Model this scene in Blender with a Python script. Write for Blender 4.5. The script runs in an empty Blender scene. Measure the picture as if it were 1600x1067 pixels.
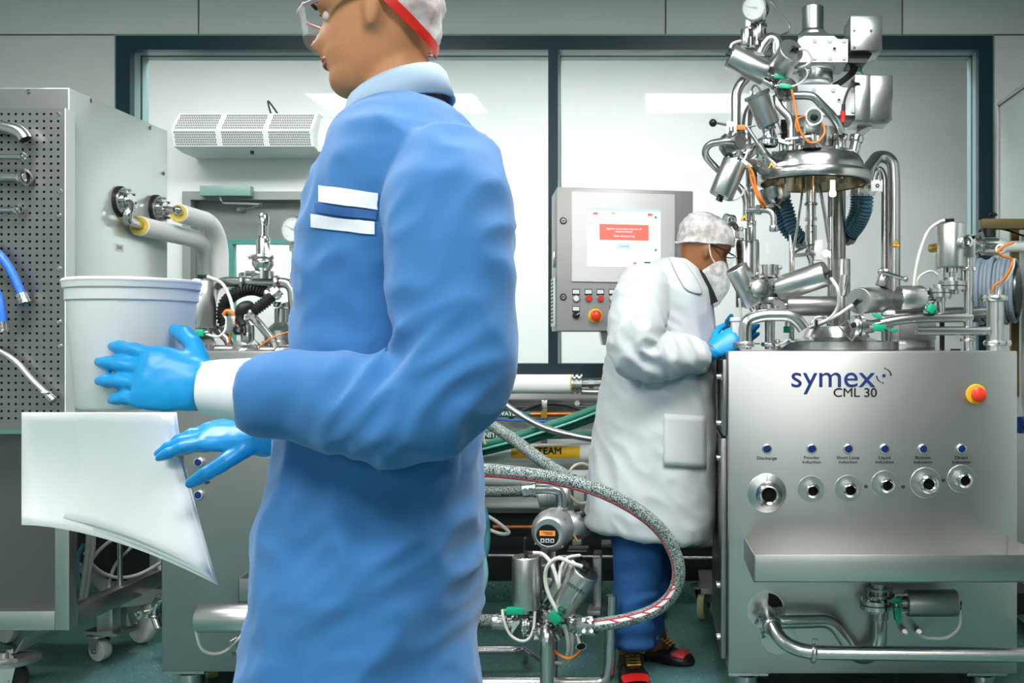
import bpy, bmesh, math, random
from mathutils import Vector as V, Matrix, Quaternion, noise as mnoise
PI = math.pi
F = 1556.0; H = 1.2; CX = 1030.0; CY = 543.0          # focal length in pixels, eye height, vanishing point of the room's depth axis
SC = bpy.context.scene; COL = SC.collection

# ---------------------------------------------------------------- camera, exposure, light
cam = bpy.data.cameras.new('camera'); camo = bpy.data.objects.new('camera', cam); COL.objects.link(camo)
cam.sensor_width = 36; cam.lens = F * 36 / 1600
cam.shift_x = -(CX - 800) / 1600; cam.shift_y = (CY - 533.5) / 1600
cam.clip_start = 0.05
camo.location = (0, 0, H); camo.rotation_euler = (PI / 2, 0, 0)
SC.camera = camo
w = bpy.data.worlds.new('world'); SC.world = w; w.use_nodes = True
w.node_tree.nodes['Background'].inputs[0].default_value = (.8, .9, 1, 1)
w.node_tree.nodes['Background'].inputs[1].default_value = 0.15
SC.view_settings.view_transform = 'Standard'; SC.view_settings.look = 'None'
SC.view_settings.exposure = 0.0; SC.view_settings.gamma = 1; SC.view_settings.use_curve_mapping = False
SC.cycles.max_bounces = 9; SC.cycles.caustics_reflective = False; SC.cycles.caustics_refractive = False
SC.cycles.sample_clamp_indirect = 6
ROOM_LIGHT = 33.0; NEXT_LIGHT = 15.0                    # emission of the ceiling panels here and in the room behind the glass
YW = 4.70                                               # face of the window wall
YB = 6.70                                               # far wall of the room behind the glass
ZC = 3.0                                                # ceiling

def P(x, y, d): return V(((x - CX) * d / F, d, H - (y - CY) * d / F))
def S(px, d): return px * d / F

# ---------------------------------------------------------------- materials
def lin(c):
    if isinstance(c, str): c = [int(c[i:i + 2], 16) / 255 for i in (0, 2, 4)]
    else: return c
    return tuple(x / 12.92 if x <= .04045 else ((x + .055) / 1.055) ** 2.4 for x in c)
MATS = {}
def mat(name, col, rough=.5, metal=0., var=.08, scale=30, stretch=None, bump=0., bscale=200, emit=0, alpha=1, trans=0, ior=1.45, sheen=0, coat=0, sss=0, aniso=0):
    m = bpy.data.materials.new(name); m.use_nodes = True; MATS[name] = m
    n = m.node_tree.nodes; l = m.node_tree.links; b = n['Principled BSDF']
    c = lin(col)
    tc = n.new('ShaderNodeTexCoord'); mp = n.new('ShaderNodeMapping'); l.new(tc.outputs['Object'], mp.inputs[0])
    if stretch: mp.inputs['Scale'].default_value = stretch
    nz = n.new('ShaderNodeTexNoise'); nz.inputs['Scale'].default_value = scale; nz.inputs['Detail'].default_value = 3
    l.new(mp.outputs[0], nz.inputs['Vector'])
    mx = n.new('ShaderNodeMix'); mx.data_type = 'RGBA'
    mx.inputs[6].default_value = tuple(x * (1 - var) for x in c) + (1,)
    mx.inputs[7].default_value = tuple(min(1, x * (1 + var)) for x in c) + (1,)
    l.new(nz.outputs[0], mx.inputs[0]); l.new(mx.outputs[2], b.inputs['Base Color'])
    b.inputs['Metallic'].default_value = metal; b.inputs['IOR'].default_value = ior
    if metal > .5:
        mr = n.new('ShaderNodeMapRange'); mr.inputs['To Min'].default_value = rough * .96; mr.inputs['To Max'].default_value = rough * 1.04
        l.new(nz.outputs[0], mr.inputs[0]); l.new(mr.outputs[0], b.inputs['Roughness'])
    else: b.inputs['Roughness'].default_value = rough
    if bump:
        bn = n.new('ShaderNodeTexNoise'); bn.inputs['Scale'].default_value = bscale; l.new(mp.outputs[0], bn.inputs['Vector'])
        bp = n.new('ShaderNodeBump'); bp.inputs['Strength'].default_value = bump; bp.inputs['Distance'].default_value = .002
        l.new(bn.outputs[0], bp.inputs['Height']); l.new(bp.outputs[0], b.inputs['Normal'])
    if emit: b.inputs['Emission Color'].default_value = c + (1,); b.inputs['Emission Strength'].default_value = emit
    if alpha < 1: b.inputs['Alpha'].default_value = alpha
    if trans: b.inputs['Transmission Weight'].default_value = trans
    if sheen: b.inputs['Sheen Weight'].default_value = sheen
    if coat: b.inputs['Coat Weight'].default_value = coat
    if sss: b.inputs['Subsurface Weight'].default_value = sss; b.inputs['Subsurface Radius'].default_value = (.01, .004, .002)
    if aniso: b.inputs['Anisotropic'].default_value = aniso
    return m
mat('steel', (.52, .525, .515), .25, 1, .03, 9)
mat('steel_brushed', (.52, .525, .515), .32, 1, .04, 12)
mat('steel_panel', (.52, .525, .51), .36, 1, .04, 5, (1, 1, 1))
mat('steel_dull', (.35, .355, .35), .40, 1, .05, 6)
mat('steel_bright', (.62, .62, .605), .15, 1, .02, 9)
mat('steel_dark', (.30, .30, .295), .32, 1, .05, 12)
mat('cast_alu', (.55, .56, .57), .42, .8, .05, 120)
mat('peg_steel', (.28, .29, .285), .42, 1, .05, 5)
mat('cab_side', (.74, .79, .77), .17, .5, .02, 4)
mat('dial_face', 'c3c7c6', .6)
mat('term_steel', 'a3a29f', .42, .35, .02, 6)
mat('paint_fascia', 'e4e2e2', .4, 0, .01, 5)
mat('reel_hose', '8b98a6', .45, 0, .1, 40)
mat('wheel_black', '1c1a18', .4)
mat('collar_blue', 'a9c0d8', .8, 0, .03, 20)
mat('badge_dark', '2b5c9a', .7)
mat('glasses_pink', 'e6c9c6', .4)
mat('lid_inside_tinted', (.42, .35, .24), .22, 1, .25, 30)  # steel inside of the lid, warm lamp glow mixed into its colour
mat('disc_satin', (.60, .61, .60), .30, 1, .03, 6)
mat('eye_white', 'c9c4bc', .5)
mat('charcoal_steel', (.12, .125, .125), .38, .6, .05, 5)
mat('lips', '9a5f48', .5)
mat('brass', 'c9a24a', .3, 1)
mat('copper', 'c27a48', .35, 1)
mat('gearbox_white', 'd3d6da', .38, 0, .02, 20)
mat('white_plastic', 'dfe1e1', .4, 0, .02, 20)
mat('insulation_white', 'f6f7f6', .35, 0, .02, 8)
mat('paint_white', 'e9ecea', .55, 0, .02, 6)
mat('paint_pale', 'cfd8d4', .45, 0, .03, 3)
mat('far_wall_white', 'e4e6e6', .6, 0, .015, 2)
mat('wall_grey', 'cfd3ce', .55, 0, .03, 2)
mat('wall_dark', '3b4442', .5, 0, .05, 2)
mat('wall_side', 'c6cbc8', .6, 0, .03, 2)
mat('wall_front', 'b9bfbc', .6, 0, .03, 1)
mat('ceiling_white', 'dfe2e0', .7, 0, .02, 5)
mat('frame_navy', '14323c', .32, 0, .06, 10)
mat('frame_teal', '7d9c9a', .35, 0, .05, 10)
mat('lower_dark', '1c2324', .6)
mat('gasket', '06090a', .6)
mat('door_grey', '8d938f', .5, 0, .03, 5)
mat('door_leaf', '7b817e', .5, 0, .03, 5)
mat('seal_teal', '4b8f86', .5)
mat('black_rubber', '141617', .5, 0, .1, 40)
mat('black_plastic', '101112', .35)
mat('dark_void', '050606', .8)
mat('blue_hose', '2f6fd0', .38)
mat('pale_hose', 'd4d5cc', .4)
mat('clear_hose', 'c4c6bd', .3)
mat('orange_cable', 'd9792c', .45)
mat('green_plastic', '14a07c', .35)
mat('green_hose', '1d7a62', .45)
mat('teal_hose', '7fc0bc', .4)
mat('grey_cable', 'aeb1ac', .45)
mat('cream_cable', 'd8cfae', .45)
mat('cyan_hose', '5aa7b4', .4)
mat('blue_corrugated', '3f6a80', .38)
mat('yellow_foam', 'd8c057', .9, 0, .15, 120)
mat('yellow_paint', 'e8b41e', .4)
mat('red_plastic', 'd8291e', .32)
mat('estop_red', 'dd3a22', .3)
mat('blue_button', '15296b', .25)
mat('button_ring', 'd6dcdf', .2, .9)
mat('ink', '0d0f12', .5)
mat('ink_blue', '16306e', .45)
mat('ink_grey', '2b2f33', .6)
mat('white_ink', 'f2f4f4', .5)
mat('red_ink', 'c72b3a', .5)
mat('pipe_green', '1f6b5e', .45)
mat('brown_steel', '5d4f2c', .45, .3)
mat('skin_fore', 'b98058', .5, 0, .06, 30, sss=.06)
mat('skin_coat', '8a5a38', .5, 0, .06, 30, sss=.06)
mat('hair', '1b1410', .6)
mat('coat_white', 'bdc2c7', .85, 0, .02, 25, bump=.12, bscale=700, sheen=.15)
mat('coat_blue', '3473b0', .8, 0, .04, 14, bump=.1, bscale=600, sheen=.2)
mat('glove', '1594d6', .38, 0, .04, 30)
mat('denim', '1d4f86', .85, 0, .15, 60, bump=.2, bscale=500)
mat('trousers', '274f86', .85, 0, .1, 40)
mat('shirt_dark', '14181c', .8)
mat('leather', '4c3018', .55, 0, .15, 60)
mat('lace', 'b08a3c', .7)
mat('shoe_black', '121214', .4)
mat('shoe_red', 'b71c1c', .35)
mat('paper', 'f4f5f6', .7, 0, .01, 5)
mat('badge', 'eceef2', .6)
mat('pail', 'eef0f2', .35, 0, .02, 8, trans=.25)
mat('lens_clear', (.9, .95, .97), .05, 0, 0, alpha=.25)
mat('caster_white', 'd9dcd8', .5)
mat('caster_yellow', 'd8d69a', .5)
mat('plate_clear', (.75, .77, .77), .2, .6, .03, 5)
mat('box_light_grey', 'c6c9c8', .4, .2)
mat('lcd_orange', 'e08a35', .4, emit=.5)
mat('glow_warm', (1., .72, .38), .4, emit=9)
mat('bulb_glass', (1., .75, .45), .1, emit=6)
mat('panel_emit', (1., .99, .96), .5, emit=ROOM_LIGHT)
mat('next_emit', (1., 1., .99), .5, emit=NEXT_LIGHT)
mat('scr_white', 'eef4fb', .4, var=0, emit=.5)
mat('scr_cream', 'fdebd8', .4, var=0, emit=.5)
mat('scr_red', 'f06a5e', .4, var=0, emit=.5)
mat('scr_blue', 'b7cfe0', .4, var=0, emit=.5)
mat('scr_cyan', 'cfe9f2', .4, var=0, emit=.5)
mat('scr_teal', '2b8f8a', .4, var=0, emit=.6)
mat('scr_green', 'b8f2cd', .4, var=0, emit=.5)
mat('yellow_label', 'eebb1e', .45)

def node_mats():
    # window glass: clear, thin, mirror-like reflection
    m = bpy.data.materials.new('window_glass'); m.use_nodes = True; MATS['window_glass'] = m
    n = m.node_tree.nodes; l = m.node_tree.links; n.remove(n['Principled BSDF'])
    t = n.new('ShaderNodeBsdfTransparent'); g = n.new('ShaderNodeBsdfGlossy'); g.inputs['Roughness'].default_value = .0
    t.inputs[0].default_value = (.97, .985, .98, 1)
    fr = n.new('ShaderNodeFresnel'); fr.inputs[0].default_value = 1.45
    mx = n.new('ShaderNodeMixShader'); ml = n.new('ShaderNodeMath'); ml.operation = 'MULTIPLY'; ml.inputs[1].default_value = .22; l.new(fr.outputs[0], ml.inputs[0]); l.new(ml.outputs[0], mx.inputs[0]); l.new(t.outputs[0], mx.inputs[1]); l.new(g.outputs[0], mx.inputs[2])
    l.new(mx.outputs[0], n['Material Output'].inputs[0])
    # net: semi-open mesh fabric of hair and beard nets
    for nm, dens, c in (('hair_net', .52, (.80, .81, .82)), ('beard_net', .48, (.80, .82, .83)), ('face_net', .45, (.8, .82, .83))):
        m = bpy.data.materials.new(nm); m.use_nodes = True; MATS[nm] = m
        n = m.node_tree.nodes; l = m.node_tree.links; b = n['Principled BSDF']
        b.inputs['Base Color'].default_value = c + (1,); b.inputs['Roughness'].default_value = .7
        tc = n.new('ShaderNodeTexCoord'); nz = n.new('ShaderNodeTexNoise'); nz.inputs['Scale'].default_value = 45; nz.inputs['Detail'].default_value = 5
        l.new(tc.outputs['Object'], nz.inputs['Vector'])
        r = n.new('ShaderNodeMapRange'); r.inputs['From Min'].default_value = .35; r.inputs['From Max'].default_value = .65
        r.inputs['To Min'].default_value = dens - .14; r.inputs['To Max'].default_value = min(1, dens + .18)
        l.new(nz.outputs[0], r.inputs[0]); l.new(r.outputs[0], b.inputs['Alpha'])
    # safety floor: teal vinyl with dark and light flecks
    m = bpy.data.materials.new('floor_vinyl'); m.use_nodes = True; MATS['floor_vinyl'] = m
    n = m.node_tree.nodes; l = m.node_tree.links; b = n['Principled BSDF']; b.inputs['Roughness'].default_value = .33
    tc = n.new('ShaderNodeTexCoord')
    def cells(scale, thr):
        v = n.new('ShaderNodeTexVoronoi'); v.inputs['Scale'].default_value = scale; l.new(tc.outputs['Object'], v.inputs['Vector'])
        c = n.new('ShaderNodeMath'); c.operation = 'LESS_THAN'; c.inputs[1].default_value = thr; l.new(v.outputs['Distance'], c.inputs[0]); return c
    nz = n.new('ShaderNodeTexNoise'); nz.inputs['Scale'].default_value = 3; l.new(tc.outputs['Object'], nz.inputs['Vector'])
    m0 = n.new('ShaderNodeMix'); m0.data_type = 'RGBA'; m0.inputs[6].default_value = lin('4a7473') + (1,); m0.inputs[7].default_value = lin('56807d') + (1,); l.new(nz.outputs[0], m0.inputs[0])
    m1 = n.new('ShaderNodeMix'); m1.data_type = 'RGBA'; m1.inputs[7].default_value = lin('182526') + (1,); l.new(m0.outputs[2], m1.inputs[6]); l.new(cells(60, .2).outputs[0], m1.inputs[0])
    m2 = n.new('ShaderNodeMix'); m2.data_type = 'RGBA'; m2.inputs[7].default_value = lin('b9cfcb') + (1,); l.new(m1.outputs[2], m2.inputs[6]); l.new(cells(41, .13).outputs[0], m2.inputs[0])
    l.new(m2.outputs[2], b.inputs['Base Color'])
    # speckled rubber hose
    for nm, a, c in (('speckled_hose', '2b3536', 'a3b0ad'), ('speckled_hose_dark', '23292a', '77827f')):
        m = bpy.data.materials.new(nm); m.use_nodes = True; MATS[nm] = m
        n = m.node_tree.nodes; l = m.node_tree.links; b = n['Principled BSDF']; b.inputs['Roughness'].default_value = .55
        tc = n.new('ShaderNodeTexCoord'); nz = n.new('ShaderNodeTexNoise'); nz.inputs['Scale'].default_value = 260; nz.inputs['Detail'].default_value = 1
        l.new(tc.outputs['Object'], nz.inputs['Vector'])
        r = n.new('ShaderNodeMapRange'); r.inputs['From Min'].default_value = .44; r.inputs['From Max'].default_value = .56; l.new(nz.outputs[0], r.inputs[0])
        mx = n.new('ShaderNodeMix'); mx.data_type = 'RGBA'; mx.inputs[6].default_value = lin(a) + (1,); mx.inputs[7].default_value = lin(c) + (1,)
        l.new(r.outputs[0], mx.inputs[0]); l.new(mx.outputs[2], b.inputs['Base Color'])
    # braided steel hose
    m = mat('braid', (.55, .55, .54), .35, 1, .35, 500)
node_mats()

# ---------------------------------------------------------------- mesh builder
def perp(a):
    a = a.normalized(); u = V((0, 0, 1)) if abs(a.z) < .9 else V((1, 0, 0))
    x = a.cross(u).normalized(); return x, a.cross(x).normalized()
def catmull(pts, k=8):
    pts = [V(p) for p in pts]; q = [pts[0] * 2 - pts[1]] + pts + [pts[-1] * 2 - pts[-2]]; out = []
    for i in range(1, len(q) - 2):
        for j in range(k):
            t = j / k; a, b, c, d = q[i - 1], q[i], q[i + 1], q[i + 2]
            out.append(.5 * ((2 * b) + (c - a) * t + (2 * a - 5 * b + 4 * c - d) * t * t + (3 * b - a - 3 * c + d) * t ** 3))
    return out + [pts[-1]]
def fillet(pts, rad, k=6):
    pts = [V(p) for p in pts]; out = [pts[0]]
    for i in range(1, len(pts) - 1):
        a, b, c = pts[i - 1], pts[i], pts[i + 1]
        u = (a - b); v = (c - b); r = min(rad, u.length * .49, v.length * .49)
        u.normalize(); v.normalize(); p, q = b + u * r, b + v * r
        for j in range(k + 1):
            t = j / k; out.append((1 - t) ** 2 * p + 2 * t * (1 - t) * (b * .8 + (p + q) * .1) + t * t * q)
    return out + [pts[-1]]
class MB:
    def __init__(s): s.b = bmesh.new(); s.ms = []; s.cur = 0
    def m(s, name):
        if name not in s.ms: s.ms.append(name)
        s.cur = s.ms.index(name); return s
    def f(s, vs):
        try: fc = s.b.faces.new(vs)
        except ValueError: return None
        fc.material_index = s.cur; return fc
    def box(s, lo, hi, bev=0):
        a = V((min(lo[0], hi[0]), min(lo[1], hi[1]), min(lo[2], hi[2]))); b = V((max(lo[0], hi[0]), max(lo[1], hi[1]), max(lo[2], hi[2])))
        return s.hexa([V((x, y, z)) for z in (a.z, b.z) for x, y in ((a.x, a.y), (b.x, a.y), (b.x, b.y), (a.x, b.y))], bev)
    def hexa(s, c, bev=0):
        v = [s.b.verts.new(p) for p in c]
        fs = [s.f([v[i] for i in q]) for q in ((3, 2, 1, 0), (4, 5, 6, 7), (0, 1, 5, 4), (1, 2, 6, 5), (2, 3, 7, 6), (3, 0, 4, 7))]
        if bev:
            es = list({e for f_ in fs if f_ for e in f_.edges})
            r = bmesh.ops.bevel(s.b, geom=es, offset=bev, segments=2, profile=.5, affect='EDGES')
            for f_ in r['faces']: f_.material_index = s.cur
        return s
    def obox(s, c, ax, ay, az, bev=0):     # centre and three half-axis vectors
        c, ax, ay, az = V(c), V(ax), V(ay), V(az)
        return s.hexa([c + sx * ax + sy * ay + sz * az for sz in (-1, 1) for sx, sy in ((-1, -1), (1, -1), (1, 1), (-1, 1))], bev)
    def lathe(s, prof, o, axis, n=24):
        o, a = V(o), V(axis).normalized(); x, y = perp(a); prev = None
        for r, t in prof:
            if r <= 1e-6: ring = [s.b.verts.new(o + a * t)]
            else: ring = [s.b.verts.new(o + a * t + (x * math.cos(2 * PI * i / n) + y * math.sin(2 * PI * i / n)) * r) for i in range(n)]
            if prev:
                for i in range(n):
                    p0, p1 = prev[i % len(prev)], prev[(i + 1) % len(prev)]; q0, q1 = ring[i % len(ring)], ring[(i + 1) % len(ring)]
                    vs = []
                    for vv in (p0, p1, q1, q0):
                        if vv not in vs: vs.append(vv)
                    if len(vs) > 2: s.f(vs)
            prev = ring
        return s
    def cyl(s, p0, p1, r, r2=None, n=20, rnd=0):
        p0, p1 = V(p0), V(p1); L = (p1 - p0).length; r2 = r if r2 is None else r2
        if rnd: pr = [(0, 0), (r - rnd, 0), (r - rnd * .3, rnd * .3), (r, rnd), (r2, L - rnd), (r2 - rnd * .3, L - rnd * .3), (r2 - rnd, L), (0, L)]
        else: pr = [(0, 0), (r, 0), (r2, L), (0, L)]
        return s.lathe(pr, p0, p1 - p0, n)
    def tube(s, pts, r, n=12, cap=True):
        pts = [V(p) for p in pts]; rs = r if isinstance(r, (list, tuple)) else [r] * len(pts)
        t = (pts[1] - pts[0]).normalized(); x, y = perp(t); prev = None; first = None
        for i, p in enumerate(pts):
            a = pts[max(0, i - 1)]; b = pts[min(len(pts) - 1, i + 1)]; nt = (b - a)
            nt = nt.normalized() if nt.length > 1e-9 else t
            q = t.rotation_difference(nt); x = q @ x; y = q @ y; t = nt
            rr = rs[i]; rx, ry = rr if isinstance(rr, (tuple, list)) else (rr, rr)
            ring = [s.b.verts.new(p + x * math.cos(2 * PI * k / n) * rx + y * math.sin(2 * PI * k / n) * ry) for k in range(n)]
            if prev:
                for k in range(n): s.f([prev[k], prev[(k + 1) % n], ring[(k + 1) % n], ring[k]])
            else: first = ring
            prev = ring
        if cap: s.f(first[::-1]); s.f(prev)
        return s
    def hollow(s, pts, r, th=.0015, n=16):     # open pipe end: tube with a dark bore at its last point
        s.tube(pts, r, n); return s
    def sph(s, c, r, n=12, sc=(1, 1, 1)):
        c = V(c); k = max(6, n // 2); rings = []
        for j in range(k + 1):
            ph = PI * j / k
            if j in (0, k): rings.append([s.b.verts.new(c + V((0, 0, math.cos(ph) * r * sc[2])))])
            else: rings.append([s.b.verts.new(c + V((math.cos(2 * PI * i / n) * math.sin(ph) * r * sc[0], math.sin(2 * PI * i / n) * math.sin(ph) * r * sc[1], math.cos(ph) * r * sc[2]))) for i in range(n)])
        for j in range(k):
            a, b = rings[j], rings[j + 1]
            for i in range(n):
                vs = []
                for vv in (a[i % len(a)], b[i % len(b)], b[(i + 1) % len(b)], a[(i + 1) % len(a)]):
                    if vv not in vs: vs.append(vv)
                if len(vs) > 2: s.f(vs)
        return s
    def tor(s, c, axis, R, r, n=28, m=8, a0=0, a1=2 * PI):
        c, a = V(c), V(axis); x, y = perp(a); full = abs(a1 - a0 - 2 * PI) < 1e-4
        k = n if full else n + 1
        pts = [c + (x * math.cos(a0 + (a1 - a0) * i / n) + y * math.sin(a0 + (a1 - a0) * i / n)) * R for i in range(k)]
        if full: pts.append(pts[0]); pts.append(pts[1])
        return s.tube(pts, r, m, cap=not full)
    def prism(s, pts, d):                      # polygon (3-D points) pushed along d
        d = V(d); a = [s.b.verts.new(V(p)) for p in pts]; b = [s.b.verts.new(V(p) + d) for p in pts]; n = len(a)
        s.f(a[::-1]); s.f(b)
        for i in range(n): s.f([a[i], a[(i + 1) % n], b[(i + 1) % n], b[i]])
        return s
    def grid(s, rows, closed=False):           # rows of points into a skin
        R = [[s.b.verts.new(V(p)) for p in r] for r in rows]; n = len(R[0])
        for i in range(len(R) - 1):
            for j in range(n if closed else n - 1): s.f([R[i][j], R[i][(j + 1) % n], R[i + 1][(j + 1) % n], R[i + 1][j]])
        return R
    def capring(s, ring): s.f(ring)
    def mesh(s, name, off=V((0, 0, 0)), sharp=38, recalc=True):
        bm = s.b
        if recalc: bmesh.ops.recalc_face_normals(bm, faces=bm.faces)
        if off.length: bmesh.ops.translate(bm, verts=bm.verts, vec=-off)
        th = math.radians(sharp)
        for fc in bm.faces: fc.smooth = True
        for e in bm.edges:
            if len(e.link_faces) == 2 and e.calc_face_angle(0) > th: e.smooth = False
        me = bpy.data.meshes.new(name); bm.to_mesh(me); bm.free(); return me

WORLD = {}
def thing(name, label, cat, loc, group=None):
    o = bpy.data.objects.new(name, None); COL.objects.link(o); o.empty_display_size = .05
    loc = V(loc); o.location = loc; WORLD[o] = loc; tag(o, label, cat, group); return o
def tag(o, label=None, cat=None, group=None, kind=None):
    if label: o['label'] = label
    if cat: o['category'] = cat
    if group: o['group'] = group
    if kind: o['kind'] = kind
    return o
def part(name, mb, mt, parent, label=None, sharp=38, recalc=True):
    off = WORLD[parent] if parent is not None else V((0, 0, 0))
    ms = list(mb.ms)
    if mb.ms == [] : ms = [mt]
    me = mb.mesh(name, off, sharp, recalc); o = bpy.data.objects.new(name, me); COL.objects.link(o)
    for k in ms: me.materials.append(MATS[k])
    if parent is not None: o.parent = parent
    WORLD[o] = off
    if label: o['label'] = label
    return o
def solo(name, mb, mt, label, cat, group=None, sharp=38):          # a thing that is one mesh, its origin at its lowest point
    zs = min((v.co for v in mb.b.verts), key=lambda c: c.z).copy()
    ms = list(mb.ms) or [mt]
    me = mb.mesh(name, zs, sharp); o = bpy.data.objects.new(name, me); COL.objects.link(o); o.location = zs; WORLD[o] = zs
    for k in ms: me.materials.append(MATS[k])
    return tag(o, label, cat, group)
def struct(name, mb, mt):
    o = part(name, mb, mt, None); o['kind'] = 'structure'; return o
def text(name, body, loc, size, mt, parent, right=(1, 0, 0), up=(0, 0, 1), align='CENTER', ext=.0004, sx=1.0, bold=0.0):
    cu = bpy.data.curves.new(name, 'FONT'); cu.body = body; cu.size = size; cu.align_x = align; cu.align_y = 'CENTER'; cu.extrude = ext
    o = bpy.data.objects.new(name, cu); COL.objects.link(o); cu.materials.append(MATS[mt])
    r = V(right).normalized(); u = V(up).normalized(); n = r.cross(u)
    dg = bpy.context.evaluated_depsgraph_get(); dg.update()
    me = bpy.data.meshes.new_from_object(o.evaluated_get(dg)); bpy.data.objects.remove(o); bpy.data.curves.remove(cu); me.name = name
    o = bpy.data.objects.new(name, me); COL.objects.link(o)
    if bold:
        bm = bmesh.new()
        for q, (dx, dy) in enumerate(((0, 0), (bold, 0), (-bold, 0), (0, bold), (0, -bold))):
            n0 = len(bm.verts); bm.from_mesh(me); bm.verts.ensure_lookup_table(); bmesh.ops.translate(bm, verts=bm.verts[n0:], vec=(dx, dy, .00006 * q))
        bm.to_mesh(me); bm.free()
    if not me.materials: me.materials.append(MATS[mt])
    M = Matrix((r * sx, u, n)).transposed().to_4x4(); M.translation = V(loc) - (WORLD[parent] if parent else V((0, 0, 0)))
    o.matrix_local = M
    if parent: o.parent = parent
    return o
def baked(mb, mods, name='tmp'):               # evaluates modifiers on a builder's mesh and gives the plain mesh back
    me = mb.mesh(name); o = bpy.data.objects.new(name, me); COL.objects.link(o)
    for ty, kw in mods:
        md = o.modifiers.new(ty, ty)
        for k, v in kw.items(): setattr(md, k, v)
    dg = bpy.context.evaluated_depsgraph_get(); dg.update()
    r = bpy.data.meshes.new_from_object(o.evaluated_get(dg)); bpy.data.objects.remove(o); bpy.data.meshes.remove(me)
    return r
def meshpart(name, me, mt, parent, label=None):
    off = WORLD[parent] if parent is not None else V((0, 0, 0))
    me.transform(Matrix.Translation(-off)); me.name = name
    for p in me.polygons: p.use_smooth = True
    me.materials.clear(); me.materials.append(MATS[mt])
    o = bpy.data.objects.new(name, me); COL.objects.link(o)
    if parent is not None: o.parent = parent
    WORLD[o] = off
    if label: o['label'] = label
    return o
# ---------------------------------------------------------------- the room
XL, XR, YF = -4.2, 2.35, -9.0
# window opening in wall coordinates
w0 = P(183, 57, YW); w1 = P(1550, 590, YW)
WX0, WX1, WZ1, WZ0 = w0.x, w1.x, w0.z, w1.z
struct('floor', MB().box((XL, YF, -.05), (XR, YB + .2, 0)), 'floor_vinyl')
c = MB().box((XL, YF, ZC), (XR, YW, ZC + .1)); ceil = struct('ceiling', c, 'ceiling_white')
for i, (lx, ly) in enumerate([(-1.9, 2.3), (.5, 2.3), (-1.9, -.2), (.5, -.2), (-1.9, -5.6), (.5, -5.6), (-1.9, -8.1), (.5, -8.1)]):
    p = part('light_panel', MB().box((lx - .6, ly - .3, ZC - .012), (lx + .6, ly + .3, ZC - .004)), 'panel_emit', ceil)
    fr = MB()
    for a, b in (((-.62, -.32), (.62, -.3)), ((-.62, .3), (.62, .32)), ((-.62, -.3), (-.6, .3)), ((.6, -.3), (.62, .3))):
        fr.box((lx + a[0], ly + a[1], ZC - .018), (lx + b[0], ly + b[1], ZC))
    part('light_frame', fr, 'paint_white', ceil)
struct('wall_left', MB().box((XL - .1, YF, 0), (XL, YB + .2, ZC)), 'wall_side')
struct('wall_right', MB().box((XR, YF, 0), (XR + .1, YB + .2, ZC)), 'wall_dark')
struct('wall_front', MB().box((XL, YF - .1, 0), (XR, YF, ZC)), 'wall_front')
struct('dark_reflection_block_1', MB().box((XL, YF, .05), (XR, YF + .6, 1.15), .01), 'wall_dark')  # added unseen dark block, darkens the lower reflections in the machine fronts
# window wall: core behind, panels proud of it with open joints
core = MB(); T = .16
core.box((XL, YW + .012, 0), (WX0, YW + T, ZC)); core.box((WX1, YW + .012, 0), (XR, YW + T, ZC))
core.box((WX0, YW + .012, WZ1), (WX1, YW + T, ZC)); core.box((WX0, YW + .012, 0), (WX1, YW + T, WZ0))
wb = struct('wall_back', core, 'door_leaf')
def wx(px): return (px - CX) * YW / F
g = .004
seams = [XL, wx(310), wx(1040), wx(1410), XR]
for a, b in zip(seams[:-1], seams[1:]):
    lo, hi = a + g, b - g
    part('wall_panel', MB().box((lo, YW, WZ1 + .012), (hi, YW + .012, ZC), .001), 'wall_grey', wb)
    part('wall_panel', MB().box((lo, YW, .42), (hi, YW + .012, WZ0 - .004), .001), 'wall_grey', wb)
    part('wall_panel', MB().box((lo, YW, .10), (hi, YW + .012, .415), .001), 'lower_dark', wb, 'dark lower wall panel')  # near-black band along the foot of the window wall
part('wall_panel', MB().box((XL, YW, WZ0), (WX0 - .012, YW + .012, WZ1 + .004), .001), 'wall_grey', wb)
part('wall_panel', MB().box((WX1 + .012, YW, WZ0), (XR, YW + .012, WZ1 + .004), .001), 'wall_grey', wb)
struct('baseboard_back', MB().box((XL, YW - .012, 0), (XR, YW, .1), .002), 'floor_vinyl')
# window frame: outer face, stepped reveal, two panes
win = MB(); FW = S(22, YW)
def frame(mb, x0, x1, z0, z1, y0, y1, wd):
    mb.box((x0, y0, z1 - wd), (x1, y1, z1)); mb.box((x0, y0, z0), (x1, y1, z0 + wd))
    mb.box((x0, y0, z0 + wd), (x0 + wd, y1, z1 - wd)); mb.box((x1 - wd, y0, z0 + wd), (x1, y1, z1 - wd))
wo = bpy.data.objects.new('window_1', None); COL.objects.link(wo); wo.location = (0, YW, WZ0); WORLD[wo] = V((0, YW, WZ0)); wo['kind'] = 'structure'
MX0, MX1 = wx(857), wx(872)
frame(win, WX0, WX1, WZ0, WZ1, YW - .012, YW + .03, FW)
win.box((MX0, YW - .012, WZ0 + FW), (MX1, YW + .03, WZ1 - FW))
part('window_frame', win, 'frame_navy', wo)
tr = MB(); frame(tr, WX0 - .010, WX1 + .010, WZ0 - .01, WZ1 + .010, YW - .005, YW + .014, .012); part('cover_strip', tr, 'frame_teal', wo)
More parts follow.
